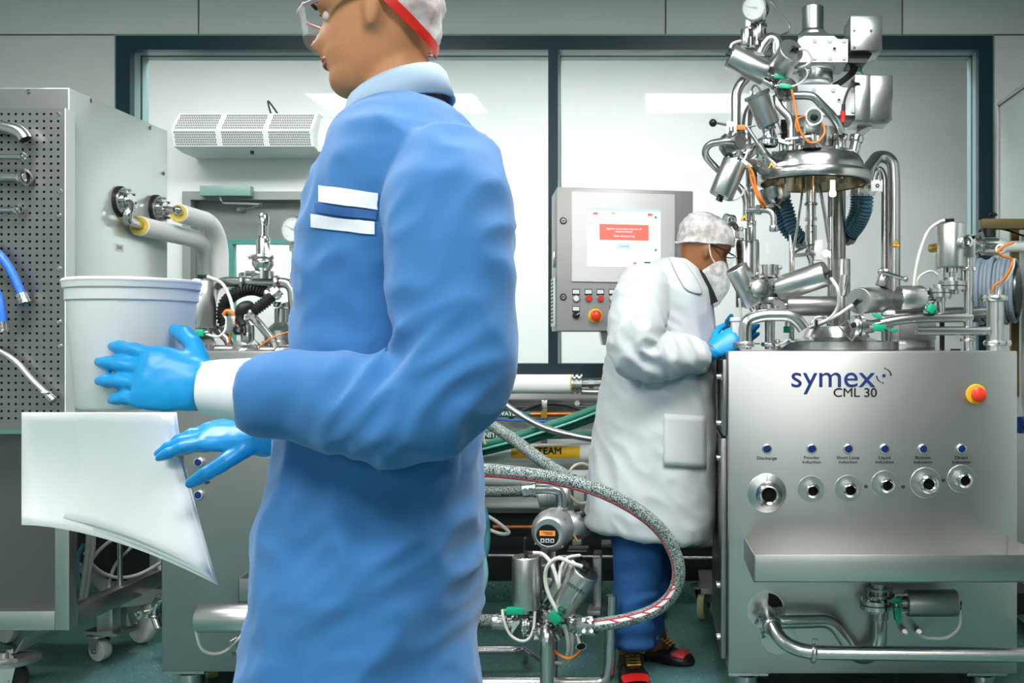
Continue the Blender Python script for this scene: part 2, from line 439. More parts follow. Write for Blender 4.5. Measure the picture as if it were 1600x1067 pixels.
for x0, x1 in ((WX0 + FW, MX0), (MX1, WX1 - FW)):
    a, b = WZ0 + FW, WZ1 - FW
    rv = MB(); frame(rv, x0 - .012, x1 + .012, a - .012, b + .012, YW + .03, YW + .085, .012); part('reveal', rv, 'frame_teal', wo)
    gk = MB(); frame(gk, x0 - .012, x1 + .012, a - .012, b + .012, YW + .085, YW + .100, .013); part('gasket', gk, 'gasket', wo)
    rv = MB(); frame(rv, x0 - .012, x1 + .012, a - .012, b + .012, YW + .100, YW + .16, .0135); part('reveal', rv, 'frame_teal', wo)
    part('pane', MB().prism([(x0 - .01, YW + .092, a - .01), (x1 + .01, YW + .092, a - .01), (x1 + .01, YW + .092, b + .01), (x0 - .01, YW + .092, b + .01)], (0, .0005, 0)), 'window_glass', wo)
# ---------------------------------------------------------------- room behind the glass
fc = struct('ceiling_far', MB().box((XL, YW + T, 3.2), (XR, YB + .2, 3.3)), 'ceiling_white')
for lx, ly in ((-3.2, 5.25), (-1.9, 5.25), (-.6, 5.25), (.35, 5.25)):
    part('light_panel', MB().box((lx - .6, ly - .3, 3.188), (lx + .6, ly + .3, 3.196)), 'next_emit', fc)
dA, dB = P(288, 300, YB), P(548, 300, YB); dz = dA.z; fw = .055
farw = MB(); farw.box((XL, YB, 0), (dA.x, YB + .15, 3.2)); farw.box((dB.x, YB, 0), (XR, YB + .15, 3.2)); farw.box((dA.x, YB, dz), (dB.x, YB + .15, 3.2))
struct('wall_far', farw, 'far_wall_white')
dr = bpy.data.objects.new('door_1', None); COL.objects.link(dr); dr.location = (dA.x, YB, 0); WORLD[dr] = V((dA.x, YB, 0)); dr['kind'] = 'structure'
m = MB(); m.box((dA.x, YB - .03, 0), (dA.x + fw, YB + .15, dz)); m.box((dB.x - fw, YB - .03, 0), (dB.x, YB + .15, dz)); m.box((dA.x + fw, YB - .03, dz - fw), (dB.x - fw, YB + .15, dz))
part('door_frame', m, 'door_grey', dr)
x0, x1, z1 = dA.x + fw + .004, dB.x - fw - .004, dz - fw - .004
gx0, gx1, gz1, gz0 = P(357, 0, YB).x, P(470, 0, YB).x, P(0, 378, YB).z, .9
m = MB(); yl, yh = YB + .05, YB + .095
m.box((x0, yl, .01), (gx0, yh, z1)); m.box((gx1, yl, .01), (x1, yh, z1)); m.box((gx0, yl, gz1), (gx1, yh, z1)); m.box((gx0, yl, .01), (gx1, yh, gz0))
lf = part('door_leaf', m, 'door_leaf', dr)
m = MB(); frame(m, gx0 - .02, gx1 + .02, gz0 - .02, gz1 + .02, yl - .01, yh + .01, .03); part('vision_frame', m, 'seal_teal', lf)
part('vision_pane', MB().box((gx0, YB + .07, gz0), (gx1, YB + .075, gz1)), 'window_glass', lf)
struct('wall_corridor', MB().box((XL, YB + 1.0, 0), (XR, YB + 1.1, 3.2)), 'far_wall_white')
cc = struct('ceiling_corridor', MB().box((XL, YB + .15, 3.0), (XR, YB + 1.0, 3.1)), 'ceiling_white')
part('light_panel', MB().box((-3.3, YB + .3, 2.985), (-2.1, YB + .8, 2.995)), 'panel_emit', cc)
# door closer
t = thing('door_closer', 'pale grey door closer with folded arm on the far door head', 'closer', P(357, 310, YB - .03))
a, b = P(318, 292, YB - .03), P(397, 308, YB - .03)
part('closer_body', MB().box((a.x, YB - .09, b.z), (b.x, YB - .03, a.z), .006), 'frame_teal', t)
m = MB(); m.tube([P(345, 308, YB - .06), P(345, 313, YB - .06), P(350, 317, YB - .1), P(407, 319, YB - .16)], .008, 8)
m.tube([P(407, 317, YB - .16), P(407, 322, YB - .15)], .012, 8); m.tube([P(407, 320, YB - .16), P(375, 328, YB + .04)], .007, 8); m.box(P(370, 330, YB + .03), P(386, 325, YB + .055))
part('closer_arm', m, 'steel', t)
# air curtain above the door
D = 6.35
t = thing('air_curtain', 'long white slotted air curtain mounted above the far grey door', 'air curtain', P(390, 242, D))
fA, fB = P(267, 180, D), P(487, 206, D)      # upper slotted face, lower slotted face, underside
x0, x1 = P(267, 0, D).x, P(488, 0, D).x
zt, zm, zb = P(0, 179, D + .1).z, P(0, 203, D).z, P(0, 229, D + .04).z; zz = P(0, 241, D + .2).z
prof = [(YB, zt + .01), (D + .11, zt + .01), (D, zm), (D + .035, zb), (D + .16, zz), (YB, zz)]
part('housing', MB().prism([(x0, y, z) for y, z in prof], (x1 - x0, 0, 0)), 'white_plastic', t)
xs = P(512, 0, D).x
part('end_cover', MB().prism([(x1, y, z) for y, z in [(YB, zt - .01), (D + .16, zt - .01), (D + .1, zm - .01), (D + .1, zb - .02), (D + .17, zz), (YB, zz)]], (xs - x1, 0, 0)), 'white_plastic', t)
sl = MB()
for (y0, za), (y1, zb_) in (((D + .11, zt + .01), (D, zm)), ((D, zm), (D + .035, zb))):
    u = V((0, y1 - y0, zb_ - za)); nrm = V((0, -1, 0)) - u * (V((0, -1, 0)).dot(u) / u.length_squared); nrm.normalize(); L = u.length; u.normalize()
    rows = 6
    for sec in range(3):
        sx0 = x0 + (x1 - x0) * (sec / 3 + .02); sx1 = x0 + (x1 - x0) * ((sec + 1) / 3 - .02)
        nx = 24
        for i in range(nx):
            for r in range(rows):
                cx = sx0 + (sx1 - sx0) * (i + (.5 if r % 2 else .2)) / nx
                c0 = V((cx, y0, za)) + u * (L * (.14 + .74 * r / (rows - 1))) + nrm * .0004
                sl.obox(c0, (.0028, 0, 0), u * (L * .055), nrm * .0006)
so = part('slots', sl, 'ink_grey', t); so['kind'] = 'stuff'
part('control_knob', MB().cyl(P(394, 236, D + .1), P(394, 241, D + .1), .012), 'black_plastic', t)
m = MB(); m.tube(catmull([P(497, 187, D + .2), P(525, 185, D + .22), P(545, 192, D + .25), P(556, 203, D + .3), P(572, 204, YB)], 6), .011, 8)
part('conduit', m, 'paint_pale', t)
solo('hanging_wire', MB().tube(catmull([P(424, 180, D + .25), P(420, 166, D + .25), P(419, 158, D + .25), P(425, 165, D + .25), P(434, 178, D + .25)], 6), .006, 6), 'ink_grey', 'short looped dark wire sticking up above the white air curtain', 'wire')
# right hand partition panel
D = 4.45
t = thing('partition_screen', 'tall pale glazed partition screen at the right edge behind the hose reel', 'screen', P(1575, 900, D))
xa = P(1562, 0, D).x; zt = P(0, 165, D).z
part('screen_panel', MB().box((xa, 2.9, .05), (xa + .03, D, zt), .003), 'paint_pale', t)
part('edge_trim', MB().box((xa - .008, 2.9, zt), (xa + .038, D + .004, zt + .015)), 'steel_dull', t)
part('edge_post', MB().box((xa - .008, D, .0), (xa + .038, D + .012, zt + .012)), 'steel', t)
# ---------------------------------------------------------------- reusable process fittings
def ortho(a, ref):
    a = V(a).normalized(); r = V(ref); r = r - a * r.dot(a); return r.normalized()
def clamp_ring(name, parent, c, axis, r, mt='steel', handle=None, h=None):
    """tri-clamp: ring with two ears and a wing-nut bolt"""
    a = V(axis).normalized(); h = h or r * .32; m = MB()
    m.lathe([(r * .8, -h), (r * 1.08, -h * .8), (r * 1.18, -h * .3), (r * 1.18, h * .3), (r * 1.08, h * .8), (r * .8, h)], c, a, 20)
    d = ortho(a, handle or (1, -.6, .2)); s = a.cross(d)
    for k in (-1, 1): m.obox(V(c) + d * r * 1.32 + s * k * r * .17, d * r * .2, s * r * .09, a * h * .9)
    m.cyl(V(c) + d * r * 1.38 - s * r * .62, V(c) + d * r * 1.38 + s * r * .62, r * .08, n=8)
    m.prism([V(c) + d * r * 1.38 + s * r * .5 + d * r * q + s * r * z - a * h * .25 for q, z in ((-.1, 0), (.1, 0), (.26, .62), (-.26, .62))], a * h * .5)
    return part(name, m, mt, parent)
def elbow_fit(parent, base, axis, turn, sz=.010):
    a = V(axis).normalized(); t = ortho(a, turn); m = MB(); m.m('black_plastic')
    e = V(base) + a * sz * 1.3
    m.cyl(base, e + a * sz * .5, sz * .62, n=10); m.obox(e, t * sz * .75, a * sz * .65, a.cross(t) * sz * .65, sz * .15)
    m.cyl(e, e + t * sz * 2.0, sz * .62, n=10)
    m.m('blue_button').cyl(e + t * sz * 2.0, e + t * sz * 2.45, sz * .66, n=10)
    part('elbow_fitting', m, 'black_plastic', parent, 'black push-in elbow with blue collar')
    return e + t * sz * 2.4
def sensor_box(parent, c, ax, up, L=.022, w_=.010):
    ax = V(ax).normalized(); up = ortho(ax, up); s = ax.cross(up); m = MB()
    m.m('green_plastic').obox(c, ax * L, up * w_, s * w_ * .9, w_ * .18)
    m.cyl(V(c) + ax * L, V(c) + ax * L * 1.6, w_ * .55, w_ * .4, 10)
    m.m('steel').cyl(V(c) - ax * L * 1.5, V(c) - ax * L, w_ * .5, n=10)
    return part('position_sensor', m, 'green_plastic', parent, 'green sensor block')
def actuator(label, group, base, cap, r, turn=None, hose=None, body=None, brand=None, sensor=None, cap_style='flat', mt='steel_brushed', hose_mt='pale_hose', elbow=True, hr=.0052):
    """stainless pneumatic actuator; base is the valve end, cap the air end; body=(centre, axis, radius, half thickness)"""
    base, cap = V(base), V(cap); a = (cap - base).normalized(); L = (cap - base).length
    t = thing('pneumatic_valve', label, 'valve', base, group)
    m = MB()
    if cap_style == 'flange':
        pr = [(0, 0), (r * .7, 0), (r * .88, r * .12), (r * .92, r * .35), (r * .92, L - r * .3)]
    else:
        pr = [(0, 0), (r * .9, 0), (r * .97, r * .03), (r, r * .12), (r, L - r * .07), (r * .97, L - r * .02), (r * .94, L)]
    pr.append((0, pr[-1][1])); m.lathe(pr, base, a, 36); part('cylinder', m, mt, t)
    m = MB()
    if cap_style == 'flange': m.lathe([(0, L - r * .3), (r * 1.0, L - r * .3), (r * 1.08, L - r * .22), (r * 1.08, L - r * .04), (r * 1.0, L), (r * .5, L + r * .02), (0, L + r * .02)], base, a, 36)
    else: m.lathe([(0, L - .0005), (r * .945, L - .0005), (r * .93, L + .0012), (0, L + .0012)], base, a, 36)
    part('end_cap', m, 'steel', t)
    x = ortho(a, (0, -1, .15)); y = a.cross(x)
    m = MB()                                             # yoke: two cheeks, a foot plate and the stem
    for k in (-1, 1):
        m.obox(base + y * k * r * .62 - a * r * .42, y * r * .06, x * r * .3, a * r * .45); m.obox(base + y * k * r * .50 - a * r * .86, y * r * .17, x * r * .3, a * r * .05)
    m.cyl(base - a * r * 1.05, base, r * .2, n=12); m.cyl(base - a * r * .35, base + a * .001, r * .42, n=16)
    part('yoke', m, 'steel', t)
    if body:
        c, ax, R, hh = body; ax = V(ax).normalized(); m = MB(); c = V(c)
        m.lathe([(0, -hh), (R * .5, -hh), (R * .52, -hh * .55), (R, -hh * .5), (R, -hh * .06), (R * .96, -hh * .05), (R * .96, hh * .05), (R, hh * .06), (R, hh * .5), (R * .52, hh * .55), (R * .5, hh), (0, hh)], c, ax, 28)
        p, q = perp(ax)
        for k in range(6):
            e = c + (p * math.cos(k * PI / 3 + .3) + q * math.sin(k * PI / 3 + .3)) * R * .82
            m.cyl(e - ax * hh * .72, e + ax * hh * .72, R * .11, n=6)
        part('valve_body', m, 'steel', t)
        m = MB(); m.lathe([(R * 1.0, -hh * .05), (R * 1.015, 0), (R * 1.0, hh * .05)], c, ax, 28); part('seal', m, 'black_rubber', t)
    if elbow:
        tip = elbow_fit(t, cap + a * (0 if cap_style == 'flat' else r * .02), a, turn or (1, 0, 0), max(.0085, r * .2))
        if hose:
            m = MB(); m.tube(catmull([tip] + [V(p) for p in hose], 7), hr, 9); part('air_hose', m, hose_mt, t)
    if brand:                                            # engraved lettering on the face towards the camera
        f = ortho(a, (brand[1] if len(brand) > 1 else (.0, -1, 0))); rd = f.cross(a) * -1
        pos = base + a * L * .72 + f * (r * 1.003)
        for s_, dt, sz in (('inoxedo', .72, .26), ('CE', .14, .26)):
            if sz: text('lettering', s_, base + a * L * dt + f * r * 1.004, r * 2 * sz, 'ink', t, right=a.cross(f), up=a, ext=.0002, sx=.85 if s_ != 'CE' else 1)
    if sensor:
        for s_ in sensor: sensor_box(t, *s_)
    return t
def pipe(name, label, pts, r, mt='steel', rad=None, group=None, ends=(0, 0), bore=(0, 0), cat='pipe', n=16, clamps=()):
    q = fillet(pts, rad or r * 3, 7) if len(pts) > 2 else [V(p) for p in pts]
    t = thing(name, label, cat, min(q, key=lambda p: p.z), group)
    part('tube', MB().tube(q, r, n), mt, t)
    for e, (p0, p1) in zip(ends, ((q[0], q[1]), (q[-1], q[-2]))):
        if e: a = (p0 - p1).normalized(); part('ferrule', MB().lathe([(r * .9, -r * .5), (r * 1.25, -r * .35), (r * 1.5, -r * .1), (r * 1.5, r * .12), (r * .8, r * .12)], p0, a, 20), 'steel', t)
    for e, (p0, p1) in zip(bore, ((q[0], q[1]), (q[-1], q[-2]))):
        if e: a = (p0 - p1).normalized(); part('bore', MB().lathe([(0, .0006), (r * .8, .0006), (r * .8, -.001), (0, -.001)], p0, a, 20), 'dark_void', t)
    for c, ax, h_ in clamps: clamp_ring('clamp', t, c, ax, r * 1.25, handle=h_)
    return t
def hose(name, label, pts, r, mt, group=None, k=10, n=12, cat='hose', ends=None):
    q = catmull(pts, k); t = thing(name, label, cat, min(q, key=lambda p: p.z), group)
    part('tube', MB().tube(q, r, n), mt, t)
    for i in (ends or ()):
        p0, p1 = (q[0], q[3]) if i == 0 else (q[-1], q[-4]); a = (p0 - p1).normalized(); m = MB()
        m.lathe([(r * 1.0, -r * 2.6), (r * 1.35, -r * 2.5), (r * 1.38, -r * .6), (r * 1.55, -r * .5), (r * 1.55, 0), (r * .8, 0)], p0, a, 20)
        x, y = perp(a)
        for kk in (-1, 1):
            for j in (-.9, -1.9): m.obox(p0 + a * r * j + x * kk * r * 1.4, x * r * .2, y * r * .5, a * r * .32)
        part('ferrule', m, 'steel', t)
    return t
def corrugated(name, label, pts, r, mt, group=None, pitch=None, ends=True, cat='hose'):
    q = catmull(pts, 40); L = sum((q[i + 1] - q[i]).length for i in range(len(q) - 1)); pitch = pitch or r * .46
    N = int(L / pitch) * 4; out = []; acc = 0; j = 0; d = [0]
    for i in range(len(q) - 1): d.append(d[-1] + (q[i + 1] - q[i]).length)
    for i in range(N + 1):
        s = L * i / N
        while j < len(q) - 2 and d[j + 1] < s: j += 1
        f = (s - d[j]) / max(1e-9, d[j + 1] - d[j]); out.append(q[j].lerp(q[j + 1], f))
    rs = [r * (1.0, 1.0, .80, .80)[i % 4] for i in range(N + 1)]
    t = thing(name, label, cat, min(out, key=lambda p: p.z), group)
    part('tube', MB().tube(out, rs, 16), mt, t, sharp=18)
    if ends:
        for p0, p1 in ((out[0], out[6]), (out[-1], out[-7])):
            a = (p0 - p1).normalized(); m = MB(); m.cyl(p0 - a * r * .3, p0 + a * r * .35, r * 1.18, n=6); m.cyl(p0 + a * r * .3, p0 + a * r * .8, r * .9, n=16); m.cyl(p0 - a * r * .6, p0 - a * r * .2, r * 1.08, n=20)
            part('end_nut', m, 'steel', t)
    return t
def gauge(label, c, axis, r, depth, stem=None, group=None, up=(0, 0, 1), needle=150, stem_r=.010):
    """dial gauge; axis points out of its face"""
    a = V(axis).normalized(); u = ortho(a, up); rt = u.cross(a); c = V(c)
    t = thing('pressure_gauge', label, 'gauge', (stem[-1] if stem else c), group)
    m = MB(); m.lathe([(0, -depth), (r * .82, -depth), (r * .9, -depth * .9), (r * .9, -depth * .25), (r, -depth * .22), (r, 0), (r * .97, .002), (r * .86, .002), (r * .85, -.004), (0, -.004)], c, a, 36); part('case', m, 'steel_bright', t)
    m = MB(); m.lathe([(0, -.0035), (r * .85, -.0035), (r * .85, -.003), (0, -.003)], c, a, 32); part('dial', m, 'dial_face', t)
    m = MB()
    for k in range(21):
        an = math.radians(225 - 270 * k / 20); d = rt * math.cos(an) + u * math.sin(an); s = a.cross(d); big = k % 5 == 0
        m.m('red_ink' if k > 14 else 'ink').obox(c + d * r * (.70 if big else .73) + a * -.0026, d * r * (.10 if big else .06), s * r * (.022 if big else .014), a * .0003)
    part('scale_marks', m, 'ink', t)
    an = math.radians(needle); d = rt * math.cos(an) + u * math.sin(an); s = a.cross(d); m = MB(); b = c + a * -.0018
    m.prism([b - d * r * .25 - s * r * .07, b - d * r * .25 + s * r * .07, b + d * r * .62 + s * r * .02, b + d * r * .62 - s * r * .02], a * .0006); m.cyl(b - a * .0005, b + a * .0014, r * .09, n=14)
    part('needle', m, 'ink', t)
    m = MB(); m.lathe([(0, .0006), (r * .86, .0006), (r * .86, .0012), (0, .0012)], c, a, 32); part('glass', m, 'lens_clear', t)
    if stem:
        m = MB(); m.tube(stem, stem_r, 14); s0, s1 = V(stem[0]), V(stem[-1]); dd = (s1 - s0).normalized()
        m.cyl(s0 + dd * .012, s0 + dd * .034, stem_r * 1.5, n=6); m.cyl(s1 - dd * .03, s1, stem_r * 1.35, n=18); part('stem', m, 'steel', t)
    return t
def caster(parent, c, wr, wt, mt, toe=(0, -1, 0)):
    """swivel castor; c = point on the floor under the wheel"""
    c = V(c); d = ortho((0, 0, 1), toe); s = V((0, 0, 1)).cross(d); hub = c + V((0, 0, wr)); m = MB()
    m.lathe([(wr * .3, -wt * .5), (wr * .8, -wt * .5), (wr * .96, -wt * .42), (wr, -wt * .2), (wr, wt * .2), (wr * .96, wt * .42), (wr * .8, wt * .5), (wr * .3, wt * .5)], hub, s, 28); m.cyl(hub - s * wt * .55, hub + s * wt * .55, wr * .33, n=16)
    w_ = part('caster_wheel', m, mt, parent); m = MB()
    top = hub + V((0, 0, wr * 1.25)) - d * wr * .25
    for k in (-1, 1): m.prism([hub + s * k * wt * .66 + d * wr * .2 - V((0, 0, wr * .2)), hub + s * k * wt * .66 - d * wr * .25 - V((0, 0, wr * .2)), top + s * k * wt * .66 - d * wr * .75, top + s * k * wt * .66 + d * wr * .75], s * k * wt * .12)
    m.cyl(top, top + V((0, 0, wr * .12)), wr * .85, n=20); m.cyl(hub - s * wt * .9, hub + s * wt * .9, wr * .12, n=10); m.cyl(top, top + V((0, 0, wr * .4)), wr * .3, n=14)
    part('caster_fork', m, 'steel', parent); return top.z + wr * .4
def machine_foot(parent, x, y, zt, r=.045):
    m = MB(); m.m('steel').box((x - r * 1.5, y - r * 1.2, zt - .012), (x + r * 1.5, y + r * 1.2, zt)); m.m('blue_button').cyl((x, y, zt - .022), (x, y, zt - .012), r * .8, n=20)
    m.m('steel').cyl((x, y, .022), (x, y, zt - .022), r * .95, n=20); m.cyl((x, y, 0), (x, y, .022), r * 1.25, r * .95, n=20)
    part('levelling_foot', m, 'steel', parent)
def port_plate(parent, c, R, r, split=False, tilt=0):
    c = V(c); m = MB(); m.lathe([(0, 0), (R, 0), (R, .003), (R * .98, .004), (0, .004)], c, (0, -1, 0), 40); pl = part('port_plate', m, 'disc_satin', parent)
    m = MB(); m.lathe([(r * .72, .004), (r * 1.0, .004), (r * 1.0, .022), (r * 1.28, .026), (r * 1.38, .030), (r * 1.38, .038), (r * 1.1, .041), (r * .95, .042), (r * .78, .038), (r * .74, .012), (0, .012)], c + V((r * .12, 0, -r * .05)), (0, -1, 0), 28); part('port_ferrule', m, 'steel_bright', pl)
    part('bore', MB().lathe([(0, .0125), (r * .73, .0125), (r * .73, .03), (r * .74, .03)], c + V((r * .12, 0, -r * .05)), (0, -1, 0), 24), 'dark_void', pl)
    if split: part('split_line', MB().box(c + V((-.001, -.0046, R * .35)), c + V((.001, -.0035, R * .99))), 'ink_grey', pl)
def push_button(parent, c, r, cap='blue_button'):
    c = V(c); m = MB(); m.m('button_ring').lathe([(r * .72, 0), (r * 1.12, 0), (r * 1.12, .004), (r, .008), (r * .8, .009), (r * .74, .005), (0, .005)], c, (0, -1, 0), 28)
    m.m(cap).lathe([(0, .0052), (r * .74, .0052), (r * .70, .0075), (0, .0085)], c, (0, -1, 0), 28)
    return part('push_button', m, cap, parent, 'dark blue push button in a bright ring' if cap == 'blue_button' else None)
def estop(parent, c, r, nrm=(0, -1, 0), mt='estop_red'):
    a = V(nrm).normalized(); c = V(c); m = MB(); m.lathe([(0, 0), (r, 0), (r, .003), (r * .93, .005), (0, .005)], c, a, 32)
    p = part('emergency_stop', m, 'yellow_paint', parent, 'red mushroom emergency stop on a yellow disc'); m = MB()
    m.lathe([(0, .004), (r * .42, .004), (r * .42, .018), (r * .70, .021), (r * .74, .028), (r * .72, .036), (r * .55, .041), (0, .043)], c, a, 28); part('stop_button', m, mt, p)
def tri_sign(parent, c, s, right, up, kind):
    r = V(right).normalized(); u = V(up).normalized(); n = r.cross(u); c = V(c); m = MB()
    tri = lambda k, o: [c + r * x * s * k + u * y * s * k + n * o for x, y in ((-1, -.62), (1, -.62), (0, 1.1))]
    m.m('ink').prism(tri(1, 0), n * .0006); m.m('yellow_label').prism(tri(.84, .0006), n * .0004); q = .0011
    m.m('ink')
    if kind == 'bolt': m.prism([c + r * x * s + u * y * s + n * q for x, y in ((.12, .55), (-.22, -.02), (.0, -.02), (-.08, -.5), (.24, .12), (.03, .12))], n * .0002)
    else: m.cyl(c + u * s * -.12 + n * q, c + u * s * -.12 + n * (q + .0003), s * .26, n=10); m.prism([c + r * x * s + u * y * s + n * q for x, y in ((-.5, -.32), (.5, -.32), (.5, -.48), (-.5, -.48))], n * .0002)
    part('warning_sign', m, 'yellow_label', parent, 'yellow warning triangle')
# ---------------------------------------------------------------- right machine: cabinet
DM = 3.36
def FM(x, y, o=0.): return P(x, y, DM) + V((0, -o, 0))
a, b = FM(1138, 548), FM(1590, 1053)
mx0, mx1, mz1, mz0 = a.x, b.x, a.z, b.z; MYB = 4.12
rm = thing('mixing_machine', 'large stainless mixing machine cabinet with blue maker lettering and six blue buttons', 'machine', ((mx0 + mx1) / 2, 3.7, 0))
part('cabinet_body', MB().box((mx0, DM, mz0), (mx1, MYB, mz1), .006), 'steel_panel', rm)
# left side: proud door, hinges
m = MB().box((mx0 - .022, DM + .05, mz0 + .035), (mx0 - .002, DM + .62, mz1 - .30), .003); sd = part('side_door', m, 'steel_dark', rm)
m = MB().box((mx0 - .016, DM + .04, mz1 - .29), (mx0 - .002, DM + .62, mz1 - .03), .003); part('side_hatch', m, 'steel_dark', rm)
for z in (mz1 - .09, mz1 - .25, mz1 - .37, mz0 + .28, mz0 + .10):
    m = MB(); m.cyl((mx0 - .034, DM + .085, z), (mx0 - .016, DM + .085, z), .010, n=14); m.cyl((mx0 - .034, DM + .11, z), (mx0 - .016, DM + .11, z), .008, n=14); m.box((mx0 - .020, DM + .06, z - .012), (mx0 - .015, DM + .14, z + .012)); part('hinge', m, 'steel', rm)
for x, y in ((1170, DM + .07), (1545, DM + .07), (1170, MYB - .08), (1545, MYB - .08)):
    machine_foot(rm, FM(x, 0).x if y < 3.6 else (mx0 + .08 if x < 1300 else mx1 - .08), y, mz0)
for sx in (mx0 + .10, mx1 - .12): caster(rm, (sx, MYB - .22, 0), .062, .04, 'caster_yellow', (1, .4, 0))
caster(rm, V((P(1099, 0, 4.4).x, 4.40, 0)), .066, .035, 'caster_yellow', (.3, 1, 0))
m = MB(); m.box((mx0 - .06, 4.10, .185), (mx0 + .2, 4.44, .21)); part('rear_frame', m, 'steel_dark', rm)
# lettering and logo
text('lettering', 'symex', FM(1301, 590, .0012), S(42, DM) * 1.16, 'ink_blue', rm, sx=1.06, bold=.0005)
text('lettering', 'CML 30', FM(1336, 614, .0012), S(20, DM) * .98, 'ink', rm, sx=1.08, bold=.0006)
c = FM(1381, 587, .0012); m = MB(); R = S(11.2, DM); rr = S(1.0, DM)
m.m('ink_blue').cyl(c, c + V((0, -.0008, 0)), S(2.7, DM), n=16)
def arc(a0, a1):
    n = 14; pts = []
    for i in range(n + 1):
        t = math.radians(a0 + (a1 - a0) * i / n); pts.append((t, rr * (1.2 - .7 * i / n)))
    m.m('ink_grey')
    for (t0, w0_), (t1, w1_) in zip(pts[:-1], pts[1:]):
        q = [c + V((math.cos(t) * rad, 0, math.sin(t) * rad)) for t, rad in ((t0, R - w0_), (t0, R + w0_), (t1, R + w1_), (t1, R - w1_))]; m.prism(q, (0, -.0008, 0))
arc(0, 72); arc(180, 252)
for t in (78, 258):
    t = math.radians(t); e = c + V((math.cos(t), 0, math.sin(t))) * R; tg = V((-math.sin(t), 0, math.cos(t))); rd = V((math.cos(t), 0, math.sin(t)))
    m.prism([e + tg * rr * 2.4, e + rd * rr * 2.6, e - rd * rr * 1.6], (0, -.0008, 0))
part('logo', m, 'ink', rm)
estop(rm, FM(1525, 616), S(16, DM), (.0, -1, 0))
for x, s_ in ((1198, 'Discharge'), (1268, 'Powder\ninduction'), (1325, 'Short Loop\ninduction'), (1382, 'Liquid\ninduction'), (1442, 'Bottom\ninduction'), (1502, 'Direct\ninduction')):
    push_button(rm, FM(x, 701), S(7.2, DM)); text('caption', s_, FM(x, 718.5 if '\n' in s_ else 716, .001), S(6.8, DM), 'ink', rm, sx=1.15, bold=.00025)
for x, y, R_, r_ in ((1198, 770, 30.5, 15), (1267, 764, 21, 8), (1325, 763, 21, 8.2), (1382, 756, 21, 8.2), (1446, 754, 24, 10.5), (1502, 748, 22, 8.4)):
    port_plate(rm, FM(x, y), S(R_, DM), S(r_, DM), split=R_ > 30)
for x, y in ((1353, 760), (1411, 760), (1474, 750)):
    part('plug', MB().lathe([(0, .004), (S(2, DM), .004), (S(3, DM), .001), (S(3, DM), 0), (0, 0)], FM(x, y), (0, -1, 0), 16), 'ink_grey', rm)
# drip tray: front, end plates, floor
d1 = 3.02
tz0, tz1 = P(0, 910, d1).z, P(0, 867, d1).z
ta, tb = P(1178, 0, d1).x, P(1632, 0, d1).x
pb0, pb1 = FM(1162, 0).x, FM(1566, 0).x; zb1 = FM(0, 839).z; zb0 = FM(0, 905).z
tr = MB(); th = .003
tr.box((ta, d1, tz0), (tb, d1 + th, tz1), .001)
tr.prism([(ta, d1, tz0), (ta, d1, tz1), (pb0, DM - .001, zb1), (pb0, DM - .001, tz0)], (th, 0, 0)); tr.prism([(tb, d1, tz0), (tb, d1, tz1), (pb1 + .02, DM - .001, zb1), (pb1 + .02, DM - .001, tz0)], (-th, 0, 0))
tr.prism([(ta, d1, tz0), (tb, d1, tz0), (pb1 + .02, DM - .001, tz0), (pb0, DM - .001, tz0)], (0, 0, th))
part('drip_tray', tr, 'steel_panel', rm)
# outlet plate, U-bend pipe and bottom valve under the tray
m = MB(); c = FM(1197, 952); m.lathe([(0, 0), (S(30, DM), 0), (S(30, DM), .004), (0, .004)], c, (0, -1, 0), 40); op = part('outlet_plate', m, 'steel', rm)
m = MB(); R = S(23, DM); q = [FM(1200, 949, .0045)] + [FM(1200, 949, .0045) + V((math.cos(t), 0, math.sin(t))) * R for t in [math.radians(x) for x in range(5, 90, 14)]]; m.prism(q, (0, -.0006, 0)); part('slot', m, 'dark_void', op)
m = MB(); c = FM(1216, 995); m.lathe([(0, 0), (S(27, DM), 0), (S(27, DM), .003), (0, .003)], c, (0, -1, 0), 40); part('outlet_plate', m, 'steel', rm)
pipe('bend_pipe', 'polished U-shaped drain pipe looping below the drip tray against the cabinet front', [FM(1206, 960, .02), FM(1206, 962, .07), FM(1226, 962, .07), FM(1294, 962, .055), FM(1312, 985, .055), FM(1330, 1018, .055), FM(1356, 1018, .055), FM(1369, 998, .055), FM(1369, 945, .055)], S(11, DM), rad=.06,
     clamps=[(FM(1200, 957, .055), (.3, -1, -.1), (-1, 0, .3))])
pipe('transfer_pipe', 'long polished transfer pipe running right across the lower cabinet front', [FM(1197, 948, .004), FM(1197, 950, .10), FM(1206, 974, .16), FM(1228, 987, .19), FM(1256, 991, .20), P(1640, 1024, 3.1)], S(10.5, DM), rad=.07,
     clamps=[(FM(1200, 962, .12), (.35, -1, -.5), (-.9, -.2, -.5)), (FM(1257, 991, .20), (1, 0, -.1), (-.1, 0, 1))])
bt = actuator('dark stainless valve actuator lying under the drip tray on the right machine', None, P(1416, 942, 3.26), P(1494, 942, 3.26), S(21, 3.26), turn=(.1, 0, -1), hose=[P(1500, 975, 3.26), P(1490, 990, 3.27), P(1475, 997, 3.29), P(1452, 997, 3.31), P(1440, 994, 3.34)], mt='steel_dull',
     body=(P(1369, 943, DM - .055), (0, 0, 1), S(25, DM), .03), sensor=[(P(1402, 958, 3.24), (.1, 0, -1), (0, -1, 0), .022, .012), (P(1400, 938, 3.25), (1, 0, 0), (0, 0, 1), .016, .01)])
m = MB(); m.cyl(FM(1369, 960, .055), FM(1369, 905, .055), S(13, DM), n=20)
for y in (915, 925, 935): m.cyl(FM(1369, y, .055), FM(1369, y - 3, .055), S(20, DM), n=24)
